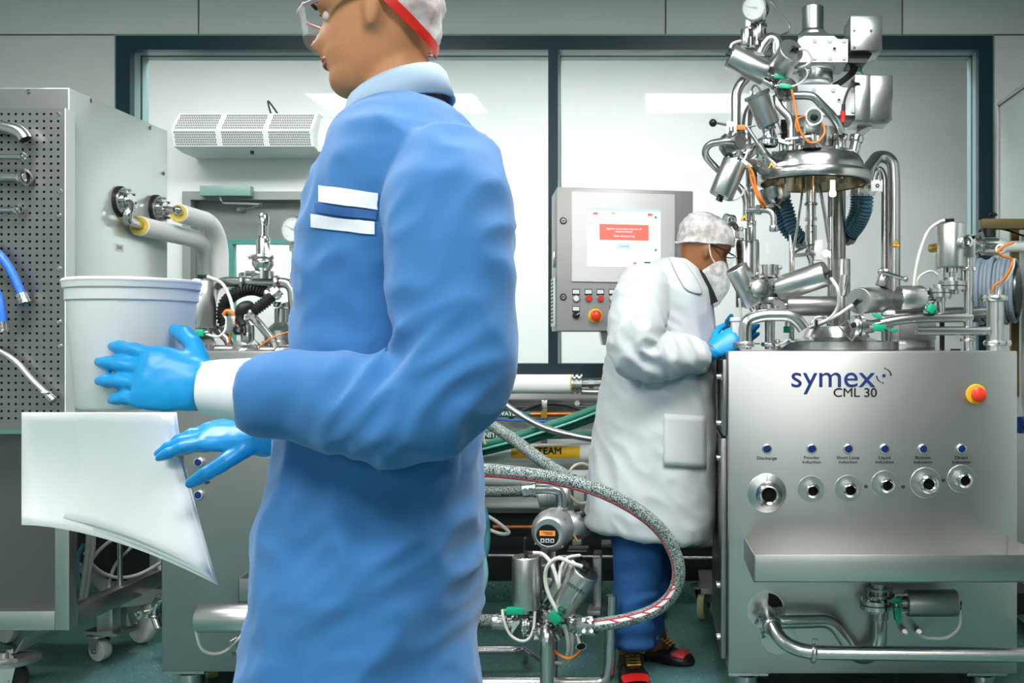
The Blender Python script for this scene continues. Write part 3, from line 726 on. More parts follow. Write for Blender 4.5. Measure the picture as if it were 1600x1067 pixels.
for k in range(6): m.cyl(FM(1369 + 18 * math.cos(k), 945, .055 + .035 * math.sin(k)), FM(1369 + 18 * math.cos(k), 912, .055 + .035 * math.sin(k)), .004, n=8)
part('valve_bonnet', m, 'steel_dark', bt)
m = MB()
for x in (1414, 1436): m.cyl(FM(x, 988), FM(x - 3, 985, .02), .011, n=6); m.cyl(FM(x - 3, 985, .02), FM(x - 5, 981, .04), .008, n=10)
part('bulkhead_fitting', m, 'steel_dark', rm)
# ---------------------------------------------------------------- vessel bottom half, on the cabinet
ves = thing('mixing_vessel', 'open stainless process vessel with wide flange set into the machine top', 'vessel', P(1305, 548, 3.76))
vc = P(1305, 548, 3.76); vz = vc.z
m = MB(); R = S(97, 3.76); m.lathe([(R * .98, 0), (R, .004), (R, .032), (R * .98, .036), (R * .72, .037), (R * .55, .05), (R * .5, .075), (R * .46, .09), (R * .42, .09), (R * .40, .05), (R * .38, -.05)], vc, (0, 0, 1), 56); part('vessel_flange', m, 'steel', ves)
part('flange_block', MB().box(P(1404, 547, 3.7), P(1450, 531, 3.8), .002), 'steel', ves)
part('flange_riser', MB().box(P(1405, 531, 3.85), P(1452, 505, 3.95), .002), 'steel_dull', ves)
# ---------------------------------------------------------------- lifting columns and tall U pipe
DC = 4.0
t = thing('lifting_column', 'dark ground lifting rod in a wide steel sleeve behind the open vessel lid', 'column', P(1313, 545, DC))
part('rod', MB().cyl(P(1311, 412, DC), P(1311, 262, DC), S(10.2, DC), n=24), 'steel_dark', t)
part('sleeve', MB().cyl(P(1314, 545, DC), P(1314, 405, DC), S(14.5, DC), n=28, rnd=.002), 'steel', t)
part('guide_tube', MB().cyl(P(1298, 545, DC - .05), P(1298, 339, DC - .05), S(5.2, DC), n=18), 'steel_bright', t)
m = MB(); m.cyl(P(1297, 339, DC - .05), P(1297, 275, DC - .05), S(3.6, DC), n=14); part('guide_rod', m, 'steel_dark', t)
t = thing('support_rod', 'thin bright rod standing behind the agitator blade', 'rod', P(1237, 545, DC)); part('tube', MB().cyl(P(1237, 545, DC), P(1237, 356, DC), S(4.3, DC), n=16, rnd=.002), 'steel_bright', t); part('tip', MB().cyl(P(1237, 358, DC), P(1237, 352, DC), S(3, DC), n=12), 'steel_bright', t)
DU = 4.02
pu = pipe('hairpin_pipe', 'tall polished hairpin pipe arching beside the vessel lid with electrical warning sign', [P(1352, 292, DU - .12), P(1353, 268, DU - .1), P(1372, 243, DU), P(1394, 248, DU), P(1397, 275, DU), P(1397, 548, DU)], S(9.6, DU), rad=.09)
tri_sign(pu, P(1400, 381, DU - .034), S(7, DU), (1, 0, 0), (0, 0, 1), 'bolt')
pipe('cable_conduit', 'slimmer dark hairpin conduit nested inside the tall polished pipe', [P(1364, 300, DU + .03), P(1366, 272, DU + .03), P(1374, 262, DU + .03), P(1382, 275, DU + .03), P(1382, 548, DU + .03)], S(5.6, DU), mt='steel', rad=.05)
t = thing('earth_tag', 'white tag plate hanging beside the vessel lid', 'tag', P(1370, 300, 3.85)); m = MB(); m.box(P(1361, 299, 3.85), P(1379, 281, 3.853), .002); part('plate', m, 'white_plastic', t); part('hole', MB().tor(P(1371, 290, 3.848), (0, 1, 0), S(2.3, 3.85), S(.8, 3.85), 16, 6), 'ink_grey', t); part('bail', MB().tube(catmull([P(1363, 283, 3.85), P(1364, 268, 3.85), P(1369, 259, 3.85), P(1374, 268, 3.85), P(1376, 283, 3.85)], 6), .003, 6), 'steel', t)
# ---------------------------------------------------------------- raised lid with agitator, gearboxes and terminal boxes
DL = 3.76
hd = thing('mixer_head', 'raised domed vessel lid carrying white gearboxes and a hanging agitator', 'mixer', P(1271, 287, DL))
lc = P(1271, 287, DL); R = S(89, DL)
m = MB(); m.lathe([(R * .90, -.002), (R * .985, 0), (R, .006), (R * 1.0, .030), (R * .975, .038), (R * .885, .042), (R * .875, .055), (R * .86, .075), (R * .80, .098), (R * .68, .115), (R * .45, .127), (R * .2, .131), (0, .131)], lc, (0, 0, 1), 64); part('lid_dome', m, 'steel', hd)
m = MB(); m.lathe([(R * .90, -.002), (R * .87, .02), (R * .85, .06), (R * .7, .10), (R * .4, .118), (0, .12)], lc, (0, 0, 1), 64); part('lid_inside_tinted', m, 'lid_inside_tinted', hd, 'inside of the lid, tinted golden brown for the warm lamp glow')
part('lid_seal', MB().tor(lc + V((0, 0, -.001)), (0, 0, 1), R * .915, .0035, 56, 8), 'black_rubber', hd)
m = MB()
for k in range(14):
    an = k * 2 * PI / 14 + .2; rr_ = R * (.72 if k % 2 else .55); e = lc + V((math.cos(an) * rr_, math.sin(an) * rr_, 0)); m.cyl(e + V((0, 0, .005 + .01 * (k % 3))), e + V((0, 0, .115)), .010 if k % 3 else .014, n=12)
part('nozzle_stub', m, 'steel_bright', hd)
for x, on in ((1228, 0), (1301, 1)):
    e = P(x, 303, DL - .08); m = MB(); m.m('bulb_glass' if on else 'lens_clear').lathe([(0, -.012), (.011, -.008), (.0135, 0), (.012, .008), (.009, .014), (.009, .05)], e, (0, 0, 1), 18); part('sight_lamp', m, 'bulb_glass', hd, 'glass lamp bulb hanging under the lid')
tri_sign(hd, P(1205.5, 259, DL - .19), S(6.2, DL), (.9, -.42, 0), (-.02, .12, 1), 'eye')
# agitator
m = MB(); sx = P(1267, 0, DL).x; Z = lambda y: P(0, y, DL).z
for y0, y1, r_ in ((268, 300, 9), (300, 318, 8), (318, 320, 10.5), (320, 340, 7.6), (340, 345, 9.4), (345, 352, 6.5), (352, 376, 9), (376, 382, 7.5), (382, 425, 4)):
    m.cyl((sx, DL, Z(y1)), (sx, DL, Z(y0)), S(r_, DL), n=22)
ag = part('agitator_shaft', m, 'steel_bright', hd)
part('shaft_seal', MB().cyl((sx, DL, Z(320.5)), (sx, DL, Z(317)), S(10, DL), n=22), 'black_rubber', ag)
m = MB()
for y in (354, 363): m.cyl((sx, DL - S(9, DL) - .0006, Z(y)), (sx, DL - S(8.6, DL), Z(y)), .0035, n=10)
part('pin_hole', m, 'ink', ag)
m = MB()
m.tube(catmull([P(1254, 296, DL - .02), P(1252, 312, DL - .03), P(1245, 360, DL - .05), P(1239, 395, DL - .05)], 5), [(.013, .005)] * 16, 10); m.tube([P(1239, 396, DL - .05), P(1262, 384, DL - .02)], .005, 8); m.obox(P(1249, 399, DL - .03), V((.026, 0, .003)), V((0, .02, 0)), V((0, 0, .007)))
part('agitator_arm', m, 'steel_bright', hd)
m = MB(); m.tube(catmull([P(1279, 288, DL - .02), P(1283, 305, DL - .03), P(1290, 345, DL - .04), P(1295, 378, DL - .04)], 5), [(.014, .006)] * 16, 10); m.tube([P(1294, 378, DL - .04), P(1297, 392, DL - .03)], .005, 8); part('agitator_arm', m, 'steel_bright', hd)
m = MB(); m.tube([P(1266, 382, DL), P(1262, 396, DL - .02), P(1268, 412, DL), P(1262, 430, DL)], .009, 10); m.cyl(P(1262, 393, DL - .03), P(1272, 398, DL + .0), .012, n=12); part('agitator_hub', m, 'steel_bright', hd)
part('scraper_blade', MB().box(P(1272, 406, DL - .01), P(1284.5, 375, DL + .005), .001), 'white_plastic', hd, 'white plastic scraper blade')
part('glow_ball', MB().sph(P(1291, 396, 3.92), S(5.5, 3.9), 14), 'glow_warm', hd, 'glowing warm ball')  # small warm emissive ball behind the agitator
# necks, gearboxes, motor
GX = 3.80
def gear(x0, x1, y0, y1, d, dep, chx=None):
    p, q = P(x0, y1, d), P(x1, y0, d); ch = .012
    t_ = MB(); z0, z1 = p.z, q.z
    prof = [(p.x, z0), (q.x, z0), (q.x, z1 - ch), (p.x + (q.x - p.x) * .80, z1 - ch), (p.x + (q.x - p.x) * .72, z1), (p.x + (q.x - p.x) * .12, z1), (p.x, z1 - ch)]
    t_.prism([(x, d, z) for x, z in prof], (0, dep, 0)); return t_
g1 = part('gearbox', gear(1247, 1325, 56, 97, GX - .09, .17), 'gearbox_white', hd)
g2 = part('gearbox', gear(1238, 1337, 132, 180, GX - .09, .17), 'gearbox_white', hd)
for gb, y0, y1, xs in ((g1, 64, 91, (1273, 1297, 1319)), (g2, 141, 174, (1272, 1302, 1332))):
    m = MB()
    for x in xs:
        for y in (y0, y1): m.cyl(P(x, y, GX - .097), P(x, y, GX - .09), S(2.6, GX), n=6); m.cyl(P(x, y, GX - .092), P(x, y, GX - .089), S(3.6, GX), n=14)
    part('bolt', m, 'gearbox_white', gb)
m = MB(); m.m('gearbox_white').cyl(P(1304, 76, GX - .096), P(1304, 76, GX - .08), S(4, GX), n=16); m.m('ink').cyl(P(1304, 76, GX - .097), P(1304, 76, GX - .09), S(2, GX), n=12); part('oil_plug', m, 'ink', g1)
m = MB(); m.m('gearbox_white').cyl(P(1311, 156, GX - .096), P(1311, 156, GX - .08), S(3.6, GX), n=16); m.m('ink').cyl(P(1311, 156, GX - .097), P(1311, 156, GX - .09), S(1.7, GX), n=12); part('oil_plug', m, 'ink', g2)
m = MB(); gx = P(1273, 0, GX).x
m.m('gearbox_white').cyl((gx, GX, P(0, 113, GX).z), (gx, GX, P(0, 95, GX).z), S(30, GX), S(36, GX), n=32); m.m('steel').cyl((gx, GX, P(0, 128, GX).z), (gx, GX, P(0, 108, GX).z), S(28, GX), n=32, rnd=.002); m.m('gearbox_white').cyl((gx, GX, P(0, 134, GX).z), (gx, GX, P(0, 127, GX).z), S(24, GX), n=32)
part('bearing_neck', m, 'gearbox_white', hd); m = MB(); m.m('gearbox_white')
m.cyl((gx, GX, P(0, 205, GX).z), (gx, GX, P(0, 178, GX).z), S(30, GX), S(40, GX), n=28); m.m('steel').cyl((gx, GX, lc.z + .115), (gx, GX, P(0, 203, GX).z), S(34, GX), n=32)
part('bearing_neck', m, 'gearbox_white', hd); part('neck_bracket', MB().box(P(1292, 190, GX - .05), P(1336, 179, GX + .05)), 'gearbox_white', hd)
m = MB(); m.box(P(1268, 114, GX - .115), P(1274, 108, GX - .09)); part('ring_lug', m, 'steel_bright', hd)
m = MB(); my = GX; m.lathe([(0, 0), (S(23, my), 0), (S(23, my), .008), (S(17.2, my), .022), (S(17, my), .03), (S(17, my), .108), (S(16, my), .111), (0, .112)], P(1270, 57, my), (0, 0, 1), 32); part('motor_cap', m, 'steel_brushed', hd)
tb1 = part('terminal_box', MB().box(P(1329, 79, GX - .1), P(1366, 43, GX + .04), .003), 'steel', hd)
m = MB()
for x in (1335, 1361):
    for y in (48, 75): m.cyl(P(x, y, GX - .1025), P(x, y, GX - .098), S(2.2, GX), n=12)
part('screw', m, 'steel_dark', tb1)
part('box_base', MB().prism([P(1326, 98, GX - .06), P(1354, 98, GX - .06), P(1366, 79, GX - .06), P(1326, 79, GX - .06)], (0, .12, 0)), 'black_plastic', hd)
tb2 = part('terminal_box', MB().box(P(1347, 187, GX - .1), P(1380, 135, GX + .06), .004), 'steel', hd); part('box_lid', MB().box(P(1336, 188, GX - .105), P(1346.5, 135, GX + .06), .003), 'steel', hd)
m = MB(); m.prism([P(1342, 187, GX + .0), P(1378, 187, GX + .0), P(1345, 214, GX + .04), P(1338, 207, GX + .04)], (0, .05, 0)); part('box_hopper', m, 'steel_dull', hd)
m = MB(); m.m('steel').cyl(P(1380, 146, GX - .03), P(1382, 146, GX - .03), .009, n=10); m.m('black_plastic').cyl(P(1381, 146, GX - .03), P(1390, 146, GX - .03), .006, .003, n=10); m.m('steel').cyl(P(1380, 172, GX - .03), P(1383, 172, GX - .03), .009, n=10); part('gland', m, 'black_plastic', tb2)
# cables on the head
def cable(label, pts, r, mt, name='cable', group=None): return solo(name, MB().tube(catmull(pts, 8), r, 8), mt, label, 'cable', group)
cable('green and yellow earth wire between the two terminal boxes', [P(1344, 100, GX), P(1346, 112, GX - .01), P(1352, 124, GX - .02), P(1358, 136, GX - .02)], .0042, 'green_plastic', 'earth_wire')
bc = thing('sensor_cable', 'black sensor cable with red sleeve plugged into the lid', 'cable', P(1316, 204, GX - .12)); part('cable', MB().tube(catmull([P(1344, 134, GX - .1), P(1340, 130, GX - .11), P(1332, 132, GX - .12), P(1324, 144, GX - .12), P(1319, 160, GX - .12), P(1317, 178, GX - .12), P(1316, 203, GX - .12)], 8), .005, 8), 'black_rubber', bc)
part('red_sleeve', MB().cyl(P(1317, 192, GX - .12), P(1317, 174, GX - .12), S(3.7, GX), n=10), 'red_plastic', bc, 'red sleeve'); part('plug', MB().cyl(P(1317.5, 174, GX - .12), P(1318, 163, GX - .12), S(3, GX), n=10), 'black_plastic', bc); part('socket', MB().cyl(P(1315, 214, GX - .12), P(1315, 202, GX - .12), S(5, GX), S(3.5, GX), n=10), 'black_plastic', bc)
for i, dx in enumerate((0, 5, 10)): cable(('first thick black motor cable from the left, under the upper terminal box', 'middle thick black motor cable under the upper terminal box', 'outermost thick black motor cable under the upper terminal box')[i], [P(1334 + dx * .6, 98, GX), P(1330 + dx * .5, 112, GX + .01), P(1318 + dx * .4, 124, GX + .02), P(1302, 134 + dx * .4, GX + .03)], .0085, 'black_rubber', 'motor_cable', 'motor cables behind the gearboxes')
# nozzles on the dome right
for x, y, tx, lab in ((1313, 232, 0, 'short capped nozzle standing on the right of the lid dome'), (1334, 234, 4, 'leaning capped nozzle at the right rim of the lid dome')):
    t = thing('lid_nozzle', lab, 'nozzle', P(x, y, DL - .03)); m = MB(); m.cyl(P(x, y + 3, DL - .03), P(x + tx, y - 16, DL - .03), S(8.5, DL), n=20); part('neck', m, 'steel', t); m = MB(); a_, b_ = P(x + tx * .7, y - 12, DL - .03), P(x + tx * 1.3, y - 22, DL - .03); m.cyl(a_, b_, S(11, DL), n=24, rnd=.002); part('cap', m, 'steel_bright', t)
# ---------------------------------------------------------------- valves and pipes on the mixer head
DL = 3.76; d = 3.62
G1 = 'stainless pneumatic valves on the right machine'
gauge('round dial gauge on top of the mixer head at the upper frame edge', P(1178, 12, 3.60), (-.45, -1, -.12), S(21, 3.6), .05, [P(1172, 28, 3.64), P(1171, 50, 3.64), P(1171, 72, 3.64)], needle=165, stem_r=.012)
t = thing('instrument_riser', 'stack of stainless fittings and a square block under the upper gauge', 'fitting', P(1183, 78, 3.66)); m = MB()
m.cyl(P(1166, 72, 3.64), P(1166, 46, 3.64), S(9, 3.64), n=20, rnd=.002); part('socket', m, 'steel', t); m = MB(); m.box(P(1176, 58, 3.65), P(1187, 40, 3.70), .002); part('block', m, 'steel', t); m = MB()
for y0, y1, r_ in ((66, 58, 5), (72, 66, 8), (40, 33, 4), (44, 40, 6)): m.cyl(P(1182, y0, 3.66), P(1182, y1, 3.66), S(r_, 3.66), n=12)
for y0, y1, r_ in ((62, 52, 6), (52, 44, 4.5), (44, 38, 6), (38, 30, 3)): m.cyl(P(1193, y0, 3.68), P(1193, y1, 3.68), S(r_, 3.68), n=6)
part('unions', m, 'steel_bright', t)
pipe('impulse_tube', 'thin bent impulse tube dropping from the upper gauge', [P(1203, 2, 3.7), P(1206, 4, 3.7), P(1234, 40, 3.7), P(1235, 48, 3.7), P(1226, 53, 3.72), P(1214, 56, 3.74)], .0042, rad=.02, n=8)
# actuators of the upper cluster
actuator('stainless valve actuator pointing up-left at the top of the mixer head', G1, P(1196, 116, d), P(1141, 87, d - .02), S(19.5, d), turn=(.3, -.2, 1), hose=[P(1145, 68, d), P(1160, 64, d + .02), P(1176, 70, d + .05), P(1188, 80, d + .08)], body=(P(1212, 124, d + .03), (0, -1, .3), .035, .03))
actuator('stainless valve actuator atop the mixer head with its round grey end cap facing front', G1, P(1213, 112, d + .02), P(1237, 78, d - .10), S(19.5, d), turn=(1, -.1, 0), hose=[P(1262, 78, d - .13), P(1268, 92, d - .12), P(1258, 103, d - .1), P(1245, 106, d - .05), P(1238, 102, d)], sensor=[(P(1218, 120, d - .03), (1, 0, -.15), (0, 0, 1), .020, .009), (P(1226, 135, d - .06), (1, 0, -.1), (0, 0, 1), .02, .008)], body=(P(1228, 140, d - .02), (.25, -1, -.05), S(18, d), .022))
cable('thin white signal lead looping from the green sensor on the head', [P(1236, 135, d - .06), P(1250, 130, d - .06), P(1261, 118, d - .04), P(1258, 107, d - .02), P(1246, 106, d)], .003, 'pale_hose')
actuator('stainless actuator with flanged lid and wire loop handle above the dome', G1, P(1203, 197, d), P(1182, 146, d - .02), S(19.5, d), cap_style='flange', elbow=False)
t = thing('lift_handle', 'bent wire handle on the flanged actuator lid', 'handle', P(1180, 147, d - .03)); part('wire', MB().tube(catmull([P(1174, 146, d - .04), P(1175, 138, d - .04), P(1180, 133, d - .04), P(1186, 138, d - .04), P(1189, 147, d - .04)], 6), .0038, 8), 'steel_bright', t); part('stud', MB().cyl(P(1174, 148, d - .04), P(1174, 143, d - .04), .007, n=6), 'steel', t)
t = thing('spout_neck', 'flared neck with blue seal under the flanged actuator', 'neck', P(1201, 228, d)); m = MB(); m.lathe([(.030, 0), (.036, .006), (.036, .022), (.026, .028), (.020, .045), (.024, .06)], P(1200, 229, d), (.03, 0, 1), 24); part('neck', m, 'steel_bright', t); part('seal', MB().tor(P(1200, 219, d), (.03, 0, 1), .034, .004, 28, 8), 'blue_corrugated', t)
t = thing('clamped_nozzle', 'slanted clamped nozzle with bolt rod at the left of the lid dome', 'nozzle', P(1190, 256, d)); m = MB(); m.cyl(P(1200, 262, d + .05), P(1181, 240, d), S(17, d), n=26); part('neck', m, 'steel', t); m = MB(); m.cyl(P(1189, 250, d + .02), P(1174, 236, d - .02), S(16, d), n=26, rnd=.003); part('collar', m, 'steel_bright', t); m = MB(); m.cyl(P(1192, 236, d - .04), P(1168, 200, d - .04), S(3.2, d), n=10); m.cyl(P(1195, 240, d - .04), P(1188, 229, d - .04), S(5.4, d), n=10); part('clamp_bolt', m, 'steel_bright', t)
actuator('stainless valve actuator hanging upside down left of the lid with black bottom plug', G1, P(1149, 252, d), P(1126, 307, d), S(19.5, d), turn=(.2, -.2, -1), elbow=False, body=(P(1146, 226, d), (.55, -1, .1), S(21, d), .045))
t = thing('drain_plug', 'black plug with clear tube under the hanging actuator', 'plug', P(1125, 314, d)); part('plug', MB().cyl(P(1125.5, 308, d), P(1123, 314, d), S(5.5, d), n=12), 'black_plastic', t); part('tube', MB().tube(catmull([P(1136, 313, d), P(1148, 312, d), P(1158, 306, d), P(1163, 296, d + .02)], 6), .0036, 8), 'clear_hose', t)
t = thing('hand_lever', 'lever with black ball knob on the left hand valve', 'lever', P(1146, 218, d)); part('ball_knob', MB().sph(P(1114, 192, d - .02), S(6.2, d), 16), 'black_plastic', t); part('rod', MB().cyl(P(1118, 192, d - .02), P(1140, 196, d), S(2, d), n=10), 'steel', t); m = MB(); m.prism([P(x, y, d - .03) for x, y in ((1136, 190), (1150, 190), (1151, 205), (1145, 211), (1137, 214), (1134, 206))], (0, .03, 0)); m.cyl(P(1143, 198, d - .04), P(1143, 205, d - .04), S(4, d), n=12); part('lever_head', m, 'steel', t); part('position_flag', MB().box(P(1151, 203, d - .02), P(1164, 197, d), .001), 'orange_cable', t, 'orange flag'); part('link_rod', MB().cyl(P(1162, 200, d - .01), P(1181, 196, d - .01), S(1.3, d), n=8), 'steel', t)
pipe('loop_pipe', 'bent pipe loop curling out left of the hand valve', [P(1146, 222, d - .05), P(1136, 220, d - .06), P(1110, 224, d - .04), P(1101, 234, d - .02), P(1103, 246, d), P(1118, 262, d + .03), P(1136, 278, d + .06), P(1160, 296, d + .06), P(1166, 312, d + .06), P(1166, 345, d + .06)], S(5.6, d), rad=.05)
pipe('riser_pipe', 'upright pipe kinking up towards the tilted actuator on the head', [P(1150, 208, d + .03), P(1150, 146, d + .03), P(1156, 132, d + .03), P(1168, 120, d + .03), P(1176, 112, d + .03)], S(7.6, d), rad=.05)
pipe('arch_pipe', 'arched pipe bend between the two topmost actuators', [P(1186, 84, d + .06), P(1190, 74, d + .06), P(1202, 58, d + .06), P(1214, 64, d + .06), P(1214, 92, d + .05)], S(9.5, d), rad=.05)
pipe('short_riser', 'grey pipe bend hidden behind the flanged actuator', [P(1166, 246, d + .06), P(1166, 190, d + .06), P(1172, 170, d + .07), P(1182, 160, d + .08)], S(8, d), rad=.05)
pipe('cross_pipe', 'bent pipe crossing diagonally in front of the lower white gearbox', [P(1236, 149, d - .02), P(1262, 149, d - .03), P(1271, 151, d - .03), P(1306, 186, d - .02), P(1314, 206, d + .02)], S(6.6, d), rad=.04)
pipe('offset_pipe', 'S-shaped polished pipe dropping onto the lid dome', [P(1213, 150, d), P(1216, 166, d - .01), P(1234, 184, d - .02), P(1237, 194, d - .02), P(1237, 226, d - .02)], S(6.4, d), rad=.05)
pipe('slant_pipe', 'polished pipe elbow rising steeply beside the lid clamp', [P(1168, 244, d + .02), P(1176, 234, d), P(1188, 222, d), P(1200, 214, d + .05)], S(6, d), rad=.03)
corrugated('corrugated_sleeve', 'black corrugated sleeve behind the S-shaped pipe', [P(1226, 188, d + .06), P(1225, 205, d + .06), P(1228, 224, d + .06)], S(6.5, d), 'black_rubber', ends=False)
t = thing('sensor_valve', 'small sample valve with black knob and white ring in orange cable loop', 'valve', P(1270, 232, d - .02)); part('knob', MB().cyl(P(1272, 183, d - .06), P(1272, 183, d - .02), S(6, d), n=18, rnd=.003), 'black_plastic', t); part('ring', MB().tor(P(1272, 182, d - .05), (0, 1, 0), S(12.5, d), S(1.4, d), 24, 8), 'white_plastic', t); m = MB(); m.cyl(P(1272, 183, d - .04), P(1272, 183, d + .02), S(11.5, d), n=20); part('case', m, 'steel', t)
m = MB(); m.box(P(1259, 207, d - .03), P(1280, 188, d + .02), .003); m.cyl(P(1270, 226, d - .0), P(1270, 205, d), S(6, d), n=14); m.lathe([(.045, 0), (.028, .012), (.016, .03)], P(1268, 234, d), (0, 0, 1), 20); part('stem_block', m, 'steel', t)
cable('orange sensor cable looped around the small sample valve', [P(1237, 140, d - .06), P(1242, 165, d - .06), P(1246, 190, d - .07), P(1252, 208, d - .07), P(1264, 222, d - .06), P(1278, 221, d - .06), P(1288, 208, d - .05), P(1287, 196, d - .04), P(1282, 190, d - .03)], .0042, 'orange_cable')
cable('orange lead curling left of the small sample valve', [P(1247, 206, d - .07), P(1243, 196, d - .07), P(1246, 186, d - .07), P(1255, 182, d - .06), P(1262, 184, d - .04)], .0036, 'orange_cable')
clampset = thing('dome_clamp', 'long toggle clamp lying across the front of the lid dome', 'clamp', P(1236, 232, d - .02)); m = MB()
m.obox(P(1246, 216, d - .03), V((.045, 0, .006)), V((0, .012, 0)), V((0, 0, .004))); m.obox(P(1224, 222, d - .02), V((.02, 0, -.006)), V((0, .012, 0)), V((0, 0, .007))); m.cyl(P(1252, 222, d - .02), P(1232, 226, d - .02), .006, n=8); part('clamp_jaw', m, 'steel', clampset)
m = MB(); m.cyl(P(1236, 236, d), P(1236, 224, d), S(9, d), n=20); m.cyl(P(1221, 236, d), P(1221, 222, d), S(4, d), n=12); part('nozzle_neck', m, 'steel_bright', clampset)
# left lower stack beside the lid
pipe('sight_tube', 'slender upright tube with unions left below the lid', [P(1174, 375, 3.7), P(1174, 262, 3.7)], S(5.2, 3.7))
t = thing('tee_piece', 'horizontal tee pipe with hex union and downturned end left of the agitator', 'fitting', P(1209, 362, 3.62)); m = MB(); m.tube(fillet([P(1168, 328, 3.66), P(1209, 328, 3.62), P(1209, 358, 3.62)], .03), S(5, 3.62), 14); part('tube', m, 'steel', t); part('union', MB().cyl(P(1181, 328, 3.65), P(1189, 328, 3.645), S(8.5, 3.62), n=6), 'steel', t); part('end_collar', MB().cyl(P(1209, 362, 3.62), P(1209, 352, 3.62), S(7, 3.62), n=20, rnd=.003), 'steel', t)
t = thing('column_fitting', 'stacked unions on the tube left of the agitator', 'fitting', P(1174, 376, 3.66)); m = MB()
for y0, y1, r_ in ((300, 290, 7), (292, 262, 9), (352, 345, 7.5), (376, 352, 7)): m.cyl(P(1174, y0, 3.7), P(1174, y1, 3.7), S(r_, 3.7), n=18, rnd=.002)
part('unions', m, 'steel', t); m = MB(); m.cyl(P(1163, 376, 3.66), P(1163, 356, 3.66), S(8.5, 3.66), n=18); m.tor(P(1163, 357, 3.66), (0, 0, 1), S(8, 3.66), .005); m.cyl(P(1155, 362, 3.62), P(1155, 372, 3.62), .018, n=6); part('side_union', m, 'steel_bright', t); tri_sign(t, P(1163, 341, 3.62), S(6, 3.62), (1, 0, 0), (0, 0, 1), 'eye')
t = thing('steel_canister', 'upright steel canister behind the head of the man in the white coat', 'canister', P(1168, 480, 3.75)); m = MB(); m.lathe([(0, 0), (S(18.5, 3.75), 0), (S(18.5, 3.75), .24), (S(17, 3.75), .253), (0, .256)], P(1168, 480, 3.75), (0, 0, 1), 32); part('shell', m, 'steel', t); m = MB(); m.cyl(P(1168, 376, 3.75), P(1168, 366, 3.75), S(9, 3.75), n=20); part('neck', m, 'steel', t)
gauge('small black-rimmed side gauge behind the forehead of the man in white', P(1134, 344, 3.68), (-1, -.55, 0), S(10.5, 3.68), .035, [P(1143, 346, 3.70), P(1150, 352, 3.72), P(1155, 362, 3.72)], needle=120, stem_r=.007)
cable('outer orange sensor cable hanging left of the lid', [P(1168, 258, d - .03), P(1177, 272, d - .03), P(1182, 296, d - .02), P(1190, 312, d - .02), P(1196, 322, d)], .0045, 'orange_cable', group='orange strands left of the lid')
cable('inner orange sensor cable hanging close behind the outer one', [P(1172, 264, d - .02), P(1174, 282, d - .02), P(1183, 306, d - .02), P(1193, 324, d)], .0045, 'orange_cable', group='orange strands left of the lid')
t = thing('drive_motor', 'small steel motor housing with black gland under the lid left side', 'motor', P(1209, 316, 3.74)); m = MB(); m.lathe([(0, 0), (.035, 0), (.05, .02), (.052, .06), (0, .065)], P(1211, 318, 3.76), (-.25, 0, 1), 24); part('housing', m, 'steel', t); part('gland', MB().cyl(P(1216, 322, 3.7), P(1222, 314, 3.7), .016, n=12), 'black_plastic', t)
DB = 3.98
corrugated('corrugated_hose', 'blue corrugated cooling hose on the left of the agitator', [P(1222, 306, DB), P(1230, 328, DB), P(1237, 350, DB), P(1248, 368, DB), P(1262, 376, DB)], S(11.5, DB), 'blue_corrugated', 'blue corrugated hoses under the lid')
corrugated('corrugated_hose', 'second blue corrugated hose tucked behind the left one', [P(1209, 318, DB + .08), P(1218, 344, DB + .08), P(1234, 366, DB + .08), P(1252, 380, DB + .08)], S(10.5, DB), 'blue_corrugated', 'blue corrugated hoses under the lid')
corrugated('corrugated_hose', 'front blue corrugated hose curving in from right of the lid', [P(1354, 298, DB - .08), P(1352, 325, DB - .06), P(1342, 350, DB), P(1326, 370, DB + .06)], S(11.5, DB), 'blue_corrugated', 'blue corrugated hoses under the lid')
corrugated('corrugated_hose', 'rear blue corrugated hose on the right partly hidden by the front one', [P(1338, 302, DB + .08), P(1337, 326, DB + .08), P(1330, 346, DB + .1), P(1316, 364, DB + .12)], S(10, DB), 'blue_corrugated', 'blue corrugated hoses under the lid')
# ---------------------------------------------------------------- valves on the machine top
e = 3.56
actuator('stainless actuator leaning left in front of the beard-netted man', G1, P(1180, 474, e), P(1150, 418, e - .03), S(18, e), turn=(-.5, .5, .2), elbow=False)
t = thing('clamped_blank', 'round blank cap held by a split clamp between two front actuators', 'clamp', P(1188, 460, e - .05)); m = MB(); m.lathe([(0, 0), (S(10.5, e), 0), (S(10.5, e), .01), (0, .012)], P(1187, 451, e - .06), (0, -1, 0), 32); part('blank_cap', m, 'steel_bright', t); clamp_ring('clamp', t, P(1187, 451, e - .06), (.1, -1, 0), S(12.5, e), handle=(1, 0, .5)); clamp_ring('clamp', t, P(1187, 451, e - .055), (.1, -1, 0), S(12.5, e), handle=(-1, 0, 0)); m = MB(); m.cyl(P(1187, 451, e - .05), P(1187, 451, e + .02), S(9, e), n=20); part('spigot', m, 'steel', t)
t = thing('manifold_block', 'bolted valve manifold with fluted cap behind the round blank', 'manifold', P(1203, 500, e + .02)); m = MB(); m.cyl(P(1202, 430, e + .02), P(1202, 414, e + .02), S(15, e), n=12)
for k in range(12): m.cyl(P(1202, 429, e + .02) + V((math.cos(k * PI / 6), math.sin(k * PI / 6), 0)) * S(15, e), P(1202, 415, e + .02) + V((math.cos(k * PI / 6), math.sin(k * PI / 6), 0)) * S(15, e), .004, n=6)
